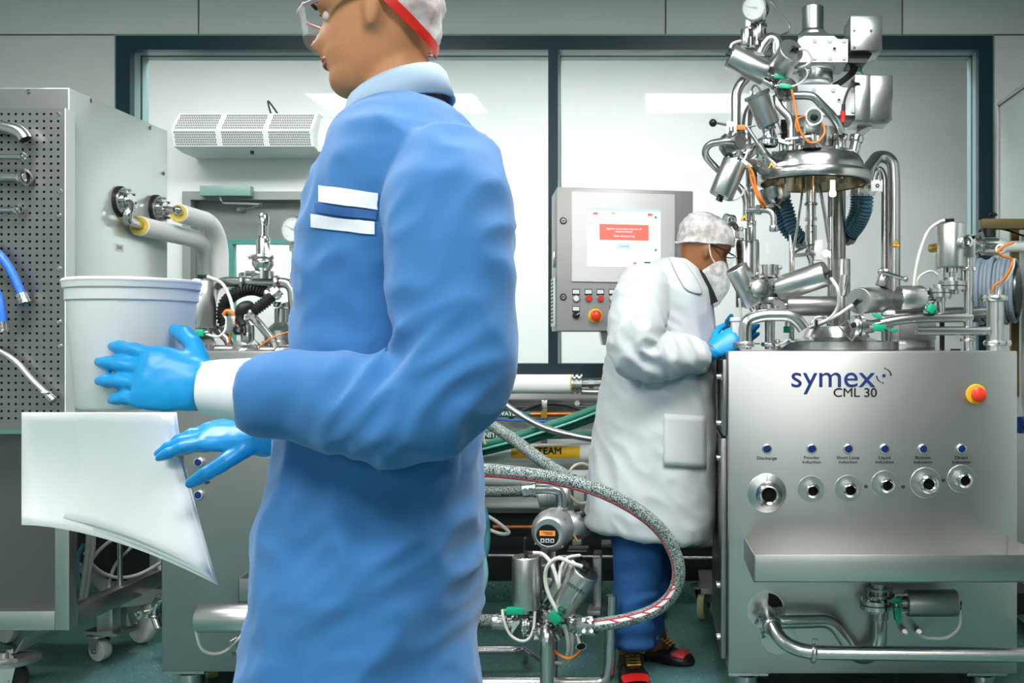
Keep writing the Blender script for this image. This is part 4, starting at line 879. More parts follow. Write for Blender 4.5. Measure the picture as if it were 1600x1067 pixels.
part('fluted_cap', m, 'steel', t); m = MB(); m.sph(P(1200, 452, e + .02), S(26, e), 20, (1, .8, .8)); m.lathe([(.06, -.01), (.062, -.006), (.062, .006), (.06, .01)], P(1202, 470, e + .02), (0, 0, 1), 28); m.obox(P(1203, 442, e - .01), V((.055, 0, .02)), V((0, .03, 0)), V((-.004, 0, .012))); part('body', m, 'steel_dark', t)
m = MB()
for x, y in ((1181, 432), (1198, 435), (1213, 430), (1178, 470), (1214, 466), (1207, 472), (1219, 455), (1196, 476)): m.cyl(P(x, y, e - .055), P(x, y, e + .02), S(2.6, e), n=6)
for x, y in ((1183, 428), (1219, 418), (1222, 470)): m.sph(P(x, y, e - .02), S(3.6, e), 10)
part('bolt', m, 'steel_bright', t); part('latch_block', MB().obox(P(1216, 474, e - .03), V((.02, 0, -.012)), V((0, .012, 0)), V((.004, 0, .012))), 'steel_bright', t)
m = MB(); m.cyl(P(1203, 546, e), P(1203, 478, e), S(8, e), n=20); m.cyl(P(1201, 482, e), P(1201, 476, e), S(17, e), n=24); part('stand_pipe', m, 'steel', t); clamp_ring('clamp', t, P(1203, 538, e), (0, 0, 1), S(12, e), handle=(1, -.4, .1))
actuator('large stainless actuator tilted up to the right in front of the agitator', G1, P(1217, 452, e - .02), P(1291, 427, e - .10), S(19.8, e), turn=(.3, -.2, -1), hose=[P(1309, 452, e - .14), P(1310, 476, e - .12), P(1300, 494, e - .10), P(1284, 504, e - .08), P(1268, 510, e - .05)], hr=.0062)
actuator('dark stainless actuator lying horizontally below the large tilted one', G1, P(1229, 478, 3.72), P(1306, 478, 3.72), S(15.5, 3.72), turn=(-.2, -.5, -1), elbow=False, mt='steel_dull')
actuator('stainless actuator showing its round grey end to the left of the clamped pipes', G1, P(1382, 468, 3.70), P(1342, 470, 3.50), S(20.5, 3.52), turn=(-1, -.2, -.55), hose=[P(1312, 490, 3.45), P(1296, 500, 3.47), P(1280, 507, 3.5), P(1266, 512, 3.54)], hr=.0062, body=(P(1392, 470, 3.72), (0, 0, 1), .035, .03), sensor=[(P(1372, 494, 3.5), (-1, .2, .35), (0, 0, 1), .014, .008), (P(1372, 512, 3.48), (1, 0, -.1), (0, 0, 1), .02, .012)])
pipe('swan_neck_pipe', 'thick polished swan neck pipe arching over the machine top front', [P(1164, 546, 3.46), P(1164, 512, 3.46), P(1168, 500, 3.46), P(1190, 492, 3.46), P(1232, 492, 3.46), P(1246, 500, 3.46), P(1256, 514, 3.46)], S(10, 3.46), rad=.075, bore=(0, 1), clamps=[(P(1164, 539, 3.46), (0, 0, 1), (-1, -.1, 0)), (P(1164, 537, 3.46), (0, 0, 1), (.6, -1, 0))])
t = thing('toggle_clamp', 'knobby toggle clamp bolt on the vessel flange', 'clamp', P(1226, 543, 3.5)); m = MB(); m.obox(P(1226, 536, 3.5), V((.016, 0, .010)), V((-.004, 0, .007)), V((0, .012, 0)), .002); m.cyl(P(1212, 540, 3.5), P(1236, 531, 3.5), .005, n=8); m.sph(P(1215, 534, 3.5), .010, 10); part('clamp_body', m, 'steel', t)
t = thing('hose_saddle', 'open saddle bracket holding two air hoses above the vessel flange', 'bracket', P(1281, 520, 3.52)); part('saddle', MB().tor(P(1281, 508, 3.52), (0, 1, 0), S(13, 3.52), S(2.2, 3.52), 16, 8, PI * .98, PI * 2.02), 'steel', t); part('tie', MB().box(P(1274, 510, 3.46), P(1276.5, 500, 3.48)), 'black_plastic', t)
sensor_t = thing('flange_sensor', 'small green sensor plug by the swan neck pipe end', 'sensor', P(1229, 525, 3.62)); part('plug', MB().cyl(P(1229, 520, 3.6), P(1229, 510, 3.6), S(5.5, 3.6), n=6), 'green_plastic', sensor_t); part('lead', MB().tube([P(1232, 516, 3.6), P(1240, 510, 3.6)], .004, 8), 'pale_hose', sensor_t); part('stub', MB().cyl(P(1229, 511, 3.6), P(1229, 503, 3.6), S(2.5, 3.6), n=8), 'steel', sensor_t)
pipe('reducer_tube', 'small slanted tube with ball fitting beside the lifting sleeve', [P(1316, 462, 3.66), P(1321, 430, 3.66)], S(7, 3.66)); 
t = thing('star_knob', 'tee handle clamp head with ball-ended rod right of the vessel', 'knob', P(1383, 452, 3.66)); m = MB(); m.cyl(P(1377, 448, 3.66), P(1386, 422, 3.66), S(11, 3.66), n=24, rnd=.003); part('head', m, 'steel', t); m = MB(); m.cyl(P(1376, 424, 3.62), P(1414, 436, 3.62), S(3, 3.62), n=12); m.sph(P(1415, 436, 3.62), S(4.6, 3.62), 12); m.sph(P(1376, 424, 3.62), S(5, 3.62), 12); part('handle', m, 'steel_bright', t)
t = thing('flanged_valve', 'stubby flanged ball valve with triangular lock clip on the vessel flange', 'valve', P(1345, 530, 3.52)); m = MB(); m.lathe([(0, 0), (.038, 0), (.04, .004), (.04, .014), (.03, .016), (.03, .022), (.042, .024), (.042, .036), (.026, .04), (.022, .075), (0, .075)], P(1332, 510, 3.50), (1, .1, 0), 28); part('valve_body', m, 'steel', t); m = MB(); m.tube([P(1324, 500, 3.48), P(1311, 510, 3.47), P(1326, 527, 3.47), P(1333, 517, 3.48), P(1324, 500, 3.48)], .004, 8); m.tube([P(1326, 527, 3.47), P(1331, 532, 3.48), P(1338, 522, 3.48)], .004, 8); part('lock_clip', m, 'steel_bright', t); part('knob', MB().cyl(P(1334, 508, 3.44), P(1334, 508, 3.47), .010, n=12), 'black_plastic', t); sensor_box(t, P(1396, 516, 3.5), (1, 0, -.12), (0, 0, 1), .010, .007)
# right hand pipe group
f = 3.56
actuator('upright stainless actuator at the right end of the machine top', G1, P(1487, 418, f), P(1487, 350, f), S(22, f), turn=(-1, 0, .05), hose=[P(1466, 348, f), P(1450, 362, f), P(1437, 395, f), P(1430, 428, f), P(1428, 450, f)], hr=.006, body=(P(1487, 447, f), (0, 0, 1), S(21, f), .03))
actuator('short stainless actuator pointing left below the upright one', G1, P(1441, 466, f), P(1404, 466, f - .02), S(20, f), turn=(-.3, -.3, .4), elbow=False, body=(P(1468, 458, f), (0, 0, 1), S(19, f), .03), sensor=[(P(1454, 482, f - .04), (.9, 0, -.5), (0, 0, 1), .014, .016)])
pipe('upright_pipe', 'upright pipe with clamp flanges right of the upright actuator', [P(1513, 548, f), P(1513, 376, f)], S(7, f), clamps=[(P(1513, 531, f), (0, 0, 1), (-1, -.3, 0)), (P(1510, 420, f), (0, 0, 1), (1, -.2, 0))])
t = thing('sample_port', 'square sample port block with round open bore', 'port', P(1507, 402, f)); m = MB(); m.box(P(1501, 401, f - .04), P(1515, 370, f + .03), .003); part('block', m, 'steel', t); m = MB(); m.lathe([(0, 0), (S(9.5, f), 0), (S(10, f), .03), (S(10, f), .038), (S(7, f), .04), (S(6, f), .034), (0, .03)], P(1505, 379, f - .03), (0, -1, 0), 28); part('ferrule', m, 'steel_bright', t); part('bore', MB().lathe([(0, .0305), (S(5.6, f), .0305), (S(5.6, f), .036), (S(5.7, f), .036)], P(1505, 379, f - .03), (0, -1, 0), 24), 'dark_void', t)
t = thing('sight_cylinder', 'large horizontal polished cylinder with rounded left end at the right frame edge', 'cylinder', P(1535, 398, f)); m = MB(); Rr = S(13.5, f); m.lathe([(0, 0), (Rr * .7, 0), (Rr * .75, .02), (Rr * .8, .03), (Rr * 1.05, .035), (Rr * 1.05, .085), (Rr, .1), (Rr * .7, .12), (Rr * .66, .13), (Rr * .66, .32), (0, .32)], P(1520, 385, f), (1, 0, 0), 32); part('barrel', m, 'steel_bright', t); m = MB(); m.cyl(P(1518, 385, f), P(1523, 385, f), Rr * 1.15, n=28); m.cyl(P(1524, 385, f), P(1528, 385, f), Rr * .95, n=28); part('flange', m, 'steel', t)
m = MB(); m.prism([P(x, y, f - .04) for x, y in ((1518, 370), (1536, 361), (1539, 374), (1534, 373), (1532, 367), (1521, 374))], (0, .02, 0)); part('toggle', m, 'steel', t); m = MB(); m.tor(P(1563, 389, f - .06), (.3, 1, 0), S(6, f), .004, 20, 8); part('ring', m, 'white_plastic', t)
cable('orange cable arching over the horizontal cylinder down to the corner canister', [P(1583, 379, f - .05), P(1570, 384, f - .07), P(1560, 392, f - .08), P(1566, 400, f - .07), P(1580, 404, f - .05), P(1580, 416, f - .05), P(1568, 436, f - .04), P(1554, 446, f - .03), P(1549, 458, f - .02)], .0046, 'orange_cable')
cable('pale grey cable beside the orange one into the corner canister', [P(1584, 404, f - .045), P(1583, 418, f - .045), P(1572, 438, f - .035), P(1562, 448, f - .02), P(1560, 460, f - .02)], .0046, 'pale_hose')
t = thing('corner_canister', 'upright clamped steel canister at the right corner of the machine top', 'canister', P(1555, 548, f)); m = MB(); m.cyl(P(1555, 548, f), P(1555, 466, f), S(13, f), n=32); part('shell', m, 'steel_brushed', t); clamp_ring('clamp', t, P(1556, 466, f), (0, 0, 1), S(17, f), handle=(-1, -.3, 0)); clamp_ring('clamp', t, P(1555, 536, f), (0, 0, 1), S(15.5, f), handle=(1, -.3, 0)); part('lid', MB().cyl(P(1555, 466, f), P(1555, 462, f), S(16, f), n=28), 'steel', t)
m = MB()
for x in (1549, 1560): m.cyl(P(x, 463, f), P(x, 452, f), S(4, f), n=6)
part('cable_gland', m, 'steel_bright', t)
pipe('return_pipe', 'upper long horizontal pipe along the right machine top', [P(1345, 512, f - .02), P(1370, 506, f - .03), P(1420, 497, f - .03), P(1518, 496, f)], S(7.5, f), rad=.1)
pipe('return_pipe', 'lower long horizontal pipe ending at the corner canister', [P(1432, 517, f - .03), P(1545, 517, f - .01)], S(7, f))
pipe('rear_pipe', 'fat rear pipe seen behind the corner canister', [P(1452, 490, f + .12), P(1542, 487, f + .12)], S(9, f))
pipe('feed_pipe', 'broad pipe sloping under the short left-pointing actuator', [P(1380, 492, f + .08), P(1412, 492, f + .06), P(1440, 494, f + .06)], S(12, f))
pipe('drop_pipe', 'short vertical pipe under the right valve stack', [P(1470, 497, f), P(1470, 462, f)], S(6.5, f), clamps=[(P(1472, 459, f), (0, 0, 1), (1, -.8, 0))])
t = thing('pipe_stand', 'black vertical pipe stand under the long pipes', 'stand', P(1472, 548, f + .08)); part('post', MB().cyl(P(1472, 548, f + .08), P(1472, 498, f + .08), S(4, f), n=12), 'black_plastic', t); part('foot', MB().cyl(P(1493, 548, f), P(1493, 545, f), S(8, f), n=16), 'black_plastic', t)
cable('thin grey lead curving behind the short left-pointing actuator', [P(1432, 446, f + .01), P(1434, 436, f + .01), P(1444, 427, f + .01), P(1456, 424, f + .02), P(1466, 430, f + .02)], .0045, 'pale_hose')
t = thing('brass_valve', 'small brass valve behind the upright actuator', 'valve', P(1464, 404, 3.72)); m = MB(); m.m('brass').cyl(P(1455, 388, 3.66), P(1468, 386, 3.60), S(7, 3.72), n=16, rnd=.003); part('brass_body', m, 'brass', t); part('spindle', MB().cyl(P(1464, 420, 3.72), P(1464, 396, 3.72), S(4, 3.72), n=10), 'steel', t)
# ---------------------------------------------------------------- left machine
DLm = 3.36
def FL(x, y, o=0.): return P(x, y, DLm) + V((0, -o, 0))
a, b = FL(252, 548), FL(625, 1050)
lx0, lx1, lz1, lz0 = a.x, b.x, a.z, b.z
lm = thing('mixing_machine', 'left stainless machine cabinet partly hidden behind the walking man in blue', 'machine', ((lx0 + lx1) / 2, 3.7, 0))
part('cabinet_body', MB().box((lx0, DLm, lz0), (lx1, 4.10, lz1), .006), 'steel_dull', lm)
for x in (lx0 + .07, lx1 - .09):
    for y in (DLm + .07, 4.02): machine_foot(lm, x, y, lz0)
caster(lm, (lx0 + .06, 3.62, 0), .062, .04, 'caster_yellow', (.4, -1, 0))
for y, s_ in ((722, 'Short Loop\ninduction'), (773, 'Discharge')):
    push_button(lm, FL(311, y), S(7, DLm)); text('caption', s_, FL(312, y - (21 if '\n' in s_ else 20), .001), S(6.8, DLm), 'ink', lm, sx=1.15, bold=.00025)
d1 = 3.06; ta, tb = P(372, 0, d1).x, P(655, 0, d1).x; z0, z1 = P(0, 941, d1).z, P(0, 904, d1).z; th = .003
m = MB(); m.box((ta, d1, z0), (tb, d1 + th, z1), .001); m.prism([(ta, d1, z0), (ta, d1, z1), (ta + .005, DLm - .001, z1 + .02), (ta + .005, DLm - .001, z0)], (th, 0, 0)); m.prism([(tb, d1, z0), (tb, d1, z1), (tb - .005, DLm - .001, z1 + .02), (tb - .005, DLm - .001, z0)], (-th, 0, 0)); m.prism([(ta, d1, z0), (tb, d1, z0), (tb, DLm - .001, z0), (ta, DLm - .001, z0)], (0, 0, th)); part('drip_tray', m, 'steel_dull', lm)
G2 = 'stainless pneumatic valves on the left machine'
actuator('stainless actuator lying left under the drip tray of the left machine', G2, P(394, 966, 3.22), P(311, 966, 3.22), S(22, 3.22), turn=(.1, 0, -1), hose=[P(312, 1008, 3.24), P(325, 1020, 3.26), P(345, 1020, 3.28), P(364, 1008, 3.30), P(378, 992, 3.33)], body=(P(440, 962, 3.26), (0, 0, 1), S(22, 3.26), .03), sensor=[(P(405, 985, 3.2), (.1, 0, -1), (0, -1, 0), .024, .012)])
m = MB()
for x, y in ((378, 992), (379, 1010)): m.cyl(FL(x, y), FL(x - 4, y + 3, .025), .011, n=6); m.cyl(FL(x - 4, y + 3, .025), FL(x - 9, y + 6, .045), .008, n=10)
part('bulkhead_fitting', m, 'steel', lm)
cable('thin grey sensor lead under the horizontal left actuator', [P(405, 998, 3.2), P(398, 1010, 3.2), P(385, 1022, 3.24), P(374, 1026, 3.28), P(370, 1016, 3.31)], .004, 'grey_cable', 'sensor_lead')
# piping on top of the left machine
e = 3.52
actuator('upright stainless actuator at the left end of the left machine top', G2, P(313, 513, e), P(313, 438, e), S(23, e), turn=(1, -.1, 0), hose=[P(346, 442, e), P(358, 462, e - .01), P(364, 485, e - .02), P(366, 505, e - .03)], brand=(1, (-.1, -1, 0)), body=(P(312, 545, e), (0, -1, .05), S(26, e), .04), sensor=[(P(307, 521, e - .07), (-1, 0, -.08), (0, 0, 1), .028, .012)], hr=.006)
cable('white sensor lead looping from the green sensor on the left machine', [P(322, 522, e - .07), P(340, 526, e - .07), P(351, 517, e - .06), P(354, 500, e - .05), P(349, 492, e - .05)], .0042, 'pale_hose', 'sensor_lead')
t = thing('clip_plate', 'small pierced steel clip plate left of the upright actuator', 'clip', P(284, 480, e)); part('plate', MB().prism([P(x, y, e) for x, y in ((278, 482), (291, 481), (290, 470), (280, 469))], (0, .004, 0)), 'white_plastic', t); part('eye', MB().tor(P(284, 476, e - .002), (0, 1, 0), S(3.5, e), .002, 18, 6), 'ink_grey', t)
pipe('elbow_pipe', 'polished elbow pipe over the black corrugated hose on the left machine', [P(330, 470, e + .10), P(333, 452, e + .08), P(345, 440, e + .04), P(456, 442, e), P(459, 470, e), P(459, 560, e)], S(8.2, e), rad=.07, clamps=[(P(380, 441, e + .02), (1, 0, 0), (-.2, -.3, 1)), (P(433, 442, e), (1, 0, 0), (0, -.4, -1))])
t = thing('safety_valve', 'stainless safety relief valve with tall cap and hanging tag', 'valve', P(411, 436, e)); m = MB(); pz = lambda y: S(436 - y, e)
m.lathe([(0, pz(436)), (S(17, e), pz(436)), (S(17, e), pz(424)), (S(11, e), pz(424)), (S(12, e), pz(421)), (S(16.5, e), pz(414)), (S(16.5, e), pz(408)), (S(12, e), pz(402)), (S(10.5, e), pz(398)), (S(10.5, e), pz(374)), (S(9.6, e), pz(370.5)), (S(7.2, e), pz(369)), (S(7, e), pz(352)), (S(8.8, e), pz(350)), (S(9, e), pz(338)), (S(7, e), pz(334)), (0, pz(334))], P(411, 436, e), (0, 0, 1), 32); part('valve_body', m, 'steel_bright', t)
clamp_ring('clamp', t, P(411, 402, e), (0, 0, 1), S(14, e), handle=(-1, -.3, 0)); clamp_ring('clamp', t, P(408, 428, e), (0, 0, 1), S(15, e), handle=(-1, -.5, 0)); part('tag', MB().prism([P(x, y, e - .045) for x, y in ((412, 381), (416, 379), (424, 400), (418, 402))], (0, .002, 0)), 'paint_white', t, 'hanging white tag'); part('ring', MB().tor(P(419, 376, e - .03), (1, 0, 0), S(4, e), .0018, 16, 6), 'steel', t)
gauge('round dial gauge beside the relief valve, half behind the blue sleeve', P(456, 358, e - .01), (-.38, -1, 0), S(22, e), .06, [P(463, 378, e + .02), P(463, 405, e + .02), P(463, 440, e + .02)], needle=155, stem_r=.016)
corrugated('corrugated_hose', 'black corrugated hose arching below the polished elbow pipe', [P(356, 514, e + .03), P(348, 496, e + .03), P(352, 474, e + .03), P(370, 458, e + .02), P(395, 452, e + .02), P(422, 460, e + .02)], S(10, e), 'black_rubber', 'black corrugated hoses')
corrugated('corrugated_hose', 'short black corrugated hose slanting down to the black hand grip', [P(431, 458, e - .02), P(412, 474, e - .03), P(390, 490, e - .04)], S(9.5, e), 'black_rubber', 'black corrugated hoses')
t = thing('hand_valve', 'black gripped hand valve with round black knob on the left machine', 'valve', P(386, 560, e - .02)); m = MB(); m.tube(catmull([P(372, 494, e - .06), P(378, 483, e - .06), P(388, 478, e - .05), P(397, 486, e - .04)], 6), [S(q, e) for q in (5, 6, 7, 8, 8.6, 9, 9.2, 9.4, 9.2, 9, 8.8, 8.6, 8.4, 8, 7.5, 7, 6.4, 6, 5)], 14); m.tube([P(376, 490, e - .06), P(374, 500, e - .06), P(380, 508, e - .06)], S(6, e), 12); part('grip', m, 'black_rubber', t)
part('knob', MB().lathe([(0, -.006), (S(7, e), -.006), (S(7.6, e), 0), (S(7, e), .012), (S(4, e), .016), (0, .016)], P(373, 516, e - .08), (-.2, -1, 0), 20), 'black_plastic', t); part('knob_centre', MB().cyl(P(373, 516, e - .097), P(373, 516, e - .08), S(3, e), n=14), 'steel', t)
m = MB(); m.cyl(P(387, 534, e - .02), P(387, 508, e - .02), S(10, e), n=20); m.box(P(379, 532, e - .06), P(397, 520, e - .01), .003); m.cyl(P(387, 510, e - .02), P(382, 500, e - .03), S(5, e), n=12); part('bonnet', m, 'steel', t)
m = MB(); m.lathe([(0, -.04), (S(11, e), -.04), (S(11, e), -.024), (S(21, e), -.02), (S(21, e), .02), (S(11, e), .024), (S(11, e), .04), (0, .04)], P(386, 549, e - .01), (.15, -1, 0), 28)
for k in range(6): m.cyl(P(386 + 16 * math.cos(k * 1.05 + .4), 549 + 16 * math.sin(k * 1.05 + .4), e - .045), P(386 + 16 * math.cos(k * 1.05 + .4), 549 + 16 * math.sin(k * 1.05 + .4), e + .01), .006, n=6)
part('valve_body', m, 'steel', t)
t = thing('proximity_bracket', 'grey bracket with orange plug by the black hand valve', 'bracket', P(362, 520, e - .05)); part('plate', MB().box(P(354, 520, e - .06), P(368, 494, e - .055), .001), 'steel', t); part('orange_plug', MB().tube(catmull([P(349, 492, e - .05), P(354, 486, e - .05), P(362, 488, e - .05), P(368, 496, e - .05), P(368, 508, e - .05)], 5), .007, 8), 'orange_cable', t, 'orange plug and lead')
cable('orange lead dropping behind the valve bodies of the left machine', [P(360, 520, e), P(359, 530, e), P(357, 540, e), P(352, 552, e + .02)], .004, 'orange_cable')
pipe('cross_pipe', 'short pipe joining the two valve bodies on the left machine', [P(330, 547, e), P(372, 547, e)], S(8, e)); pipe('cross_pipe', 'short pipe running right from the hand valve towards the blue coat', [P(405, 548, e), P(450, 548, e)], S(7.5, e))
pipe('elbow_pipe', 'small elbow pipe turning down in front of the upright left actuator', [P(318, 540, e - .08), P(304, 544, e - .12), P(302, 560, e - .12), P(302, 582, e - .12)], S(7, e), rad=.05)
pipe('elbow_pipe', 'elbow pipe turning down in front of the black-gripped hand valve', [P(396, 546, e - .06), P(378, 548, e - .10), P(374, 560, e - .10), P(374, 582, e - .10)], S(8, e), rad=.05)
pipe('elbow_pipe', 'elbow pipe turning down just left of the blue coat', [P(450, 546, e - .05), P(434, 548, e - .08), P(430, 560, e - .08), P(430, 582, e - .08)], S(8, e), rad=.05)
pipe('slant_pipe', 'slanting pipe leading up to the black hand grip', [P(388, 490, e - .05), P(400, 500, e - .02), P(425, 530, e), P(430, 545, e)], S(6.5, e), rad=.05)
pipe('bend_pipe', 'curved pipe behind the green sensor of the left machine', [P(330, 508, e + .05), P(348, 522, e + .03), P(360, 535, e + .02), P(362, 556, e + .02)], S(7, e), rad=.06)
cable('yellow-brown thin cable rising to the right on the left machine', [P(405, 542, e - .06), P(425, 528, e - .06), P(452, 518, e - .04)], .003, 'orange_cable', 'sensor_lead')
t = thing('rotary_pump', 'stainless rotary pump half hidden behind the blue coat', 'pump', P(440, 548, e + .08)); m = MB(); m.lathe([(0, 0), (S(30, e), 0), (S(30, e), .03), (S(26, e), .035), (S(26, e), .07), (S(16, e), .09), (S(11, e), .10), (S(11, e), .15), (0, .155)], P(440, 547, e + .08), (0, 0, 1), 28); part('housing', m, 'steel', t); part('lid', MB().cyl(P(440, 480, e + .08), P(440, 472, e + .08), S(13, e), n=24, rnd=.003), 'steel_bright', t)
# ---------------------------------------------------------------- left steel cabinet with perforated panel
DC0, DC1 = 3.45, 4.14
cx = P(108, 0, DC0).x; czt = P(0, 137, DC0).z; czb = P(0, 985, DC0).z
cb = thing('steel_cabinet', 'tall steel utility cabinet at the left frame edge with perforated front', 'cabinet', (cx - .35, 3.8, 0))
CL = -2.75
part('cabinet_shell', MB().box((CL, DC0 + .002, .90), (cx, DC1, czt), .003), 'cab_side', cb)
m = MB()
for x, y in ((142, 157), (235, 200), (256, 271)):
    dd = DC0 * (1030 - 108) / (1030 - x); m.lathe([(0, .004), (.006, .003), (.009, 0)], P(x, y, dd), (1, 0, 0), 12)
part('screw', m, 'steel_dark', cb)
part('top_fascia', MB().box((CL, DC0 - .004, P(0, 168, DC0).z - .03), (cx - .004, DC0, czt - .004)), 'steel_dull', cb)
DPg = 3.40; px0, px1 = CL, P(101, 0, DPg).x; pz1, pz0 = P(0, 169, DPg).z, P(0, 670, DPg).z
pitch = S(11.05, DPg); nx = int((px1 - .012 - px0) / pitch); nz = int((pz1 - pz0 - .01) / pitch)
hb = MB(); hx0 = px1 - .010 - nx * pitch; hz1 = pz1 - .008; r_ = S(2.1, DPg)
for i in range(nx):
    for j in range(nz):
        ccx, ccz = hx0 + (i + .5) * pitch, hz1 - (j + .5) * pitch; hp = pitch / 2
        sq = [(hp, 0), (hp, hp), (0, hp), (-hp, hp), (-hp, 0), (-hp, -hp), (0, -hp), (hp, -hp)]
        o_ = [hb.b.verts.new((ccx + x, DPg, ccz + z)) for x, z in sq]; n_ = [hb.b.verts.new((ccx + r_ * math.cos(k * PI / 4), DPg, ccz + r_ * math.sin(k * PI / 4))) for k in range(8)]
        for k in range(8): hb.f([o_[k], o_[(k + 1) % 8], n_[(k + 1) % 8], n_[k]])
bmesh.ops.remove_doubles(hb.b, verts=hb.b.verts, dist=.0002)
hb.box((px0, DPg, hz1), (px1, DPg + .002, pz1)); hb.box((px1 - .010, DPg, pz0), (px1, DPg + .002, hz1)); hb.box((px0, DPg, pz0), (px1 - .010, DPg + .002, hz1 - nz * pitch))
pg = part('perforated_panel', hb, 'peg_steel', cb)
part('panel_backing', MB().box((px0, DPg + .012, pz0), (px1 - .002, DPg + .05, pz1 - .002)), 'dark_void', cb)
part('panel_edge', MB().box((px1, DPg, pz0), (px1 + .004, DC0 + .004, pz1)), 'paint_pale', cb)
m = MB()
for x, y in ((92, 179), (94, 299), (93, 337), (93, 420), (93, 503), (94, 541), (44, 143)): m.lathe([(0, .006), (.006, .005), (.0085, 0)], P(x, y, DPg if y > 150 else DC0 - .005), (0, -1, 0), 12)
part('screw', m, 'steel_bright', cb)
lz = P(0, 955, DC0).z
part('lower_panel', MB().box((CL, DC0 + .05, lz - .01), (cx - .05, DC0 + .06, .925)), 'charcoal_steel', cb)
part('frame_post', MB().box((cx - .05, DC0, czb), (cx, DC0 + .05, .90), .003), 'steel_panel', cb); part('frame_post', MB().box((cx - .05, DC1 - .05, czb), (cx, DC1, .90), .003), 'steel_panel', cb)
part('frame_rail', MB().box((CL, DC0, czb), (cx - .05, DC0 + .05, lz), .003), 'steel_panel', cb); part('frame_rail', MB().box((cx - .05, DC0 + .05, czb), (cx, DC1 - .05, lz), .003), 'steel_panel', cb)
part('lower_back', MB().box((CL, DC1 - .02, .25), (cx - .05, DC1 - .01, .90)), 'lower_dark', cb)
for y in (DC1 - .09,): caster(cb, (cx - .06, y, 0), .085, .04, 'caster_white', (1, -.6, 0))
caster(cb, (CL + .1, DC0 + .09, 0), .085, .04, 'caster_white', (1, -.6, 0)); caster(cb, (CL + .1, DC1 - .09, 0), .085, .04, 'caster_white', (1, -.6, 0))
yy = DC0 * (1030 - 108) / (1030 - 186); text('serial_label', '3103', P(186, 387, yy) + V((.0012, 0, 0)), .02, 'ink_grey', cb, right=(0, 1, 0)); part('label_plate', MB().box(P(186, 393, yy) + V((0, -.03, 0)), P(186, 381, yy) + V((.0008, .03, 0))), 'paint_white', cb)
yy = DC0 * (1030 - 108) / (1030 - 122); part('panel_seam', MB().box((cx, DC0 + .01, 1.194), (cx + .001, DC0 + .3, 1.199)), 'ink_grey', cb)
# things hung on the perforated panel
dh = DPg - .035
pipe('hung_elbow', 'fat steel pipe elbow hung at the top of the perforated panel', [P(-25, 199, dh), P(8, 198, dh), P(32, 205, dh), P(40, 218, dh)], S(10, dh), rad=.06, ends=(0, 0), bore=(0, 1))
for y, r_, x1, lab in ((245, 4.2, 38, 'thin steel tube with green sealed end hung on the perforated panel'), (277, 8, 40, 'wide steel tube with open flanged end hung on the perforated panel'), (328, 5, 30, 'narrow steel tube with open flanged end, lowest of the hung tubes')):
    t = thing('hung_tube', lab, 'tube', P(x1, y, dh), 'steel tubes hung on the perforated panel'); part('tube', MB().cyl(P(-30, y, dh), P(x1, y, dh), S(r_, dh), n=20), 'steel', t); m = MB(); R_ = S(r_, dh); m.lathe([(R_, -R_ * .9), (R_ * 1.5, -R_ * .7), (R_ * 1.65, 0), (R_ * 1.65, R_ * .35), (R_ * 1.1, R_ * .4), (R_ * 1.0, -R_ * .1), (0, -R_ * .1)], P(x1 - 2, y, dh), (1, -.35, 0), 24); part('ferrule', m, 'steel_bright', t)
    part('bore', MB().lathe([(0, -R_ * .05), (R_ * .98, -R_ * .05), (R_ * 1.05, R_ * .3)], P(x1 - 2, y, dh), (1, -.35, 0), 20), 'green_plastic' if y == 245 else 'dark_void', t)
hose('hung_hose', 'bright blue hose with steel end hung upper left on the perforated panel', [P(-40, 380, dh), P(-8, 392, dh), P(14, 418, dh), P(28, 446, dh), P(39, 474, dh)], S(6.4, dh), 'blue_hose', 'blue hoses on the perforated panel', ends=(1,))
hose('hung_hose', 'second blue hose with steel end at the left frame edge', [P(-45, 430, dh - .02), P(-20, 436, dh - .02), P(-4, 460, dh - .02), P(3, 490, dh - .02), P(5, 519, dh - .02)], S(6.4, dh), 'blue_hose', 'blue hoses on the perforated panel', ends=(1,))
t = hose('hung_hose', 'grey braided metal hose hung low on the perforated panel', [P(-40, 540, dh), P(-5, 547, dh), P(25, 566, dh), P(52, 596, dh), P(84, 626, dh)], S(4.6, dh), 'braid', ends=(1,)); part('cable_tie', MB().box(P(64, 614, dh - .02), P(80, 611, dh + .0)), 'white_plastic', t)
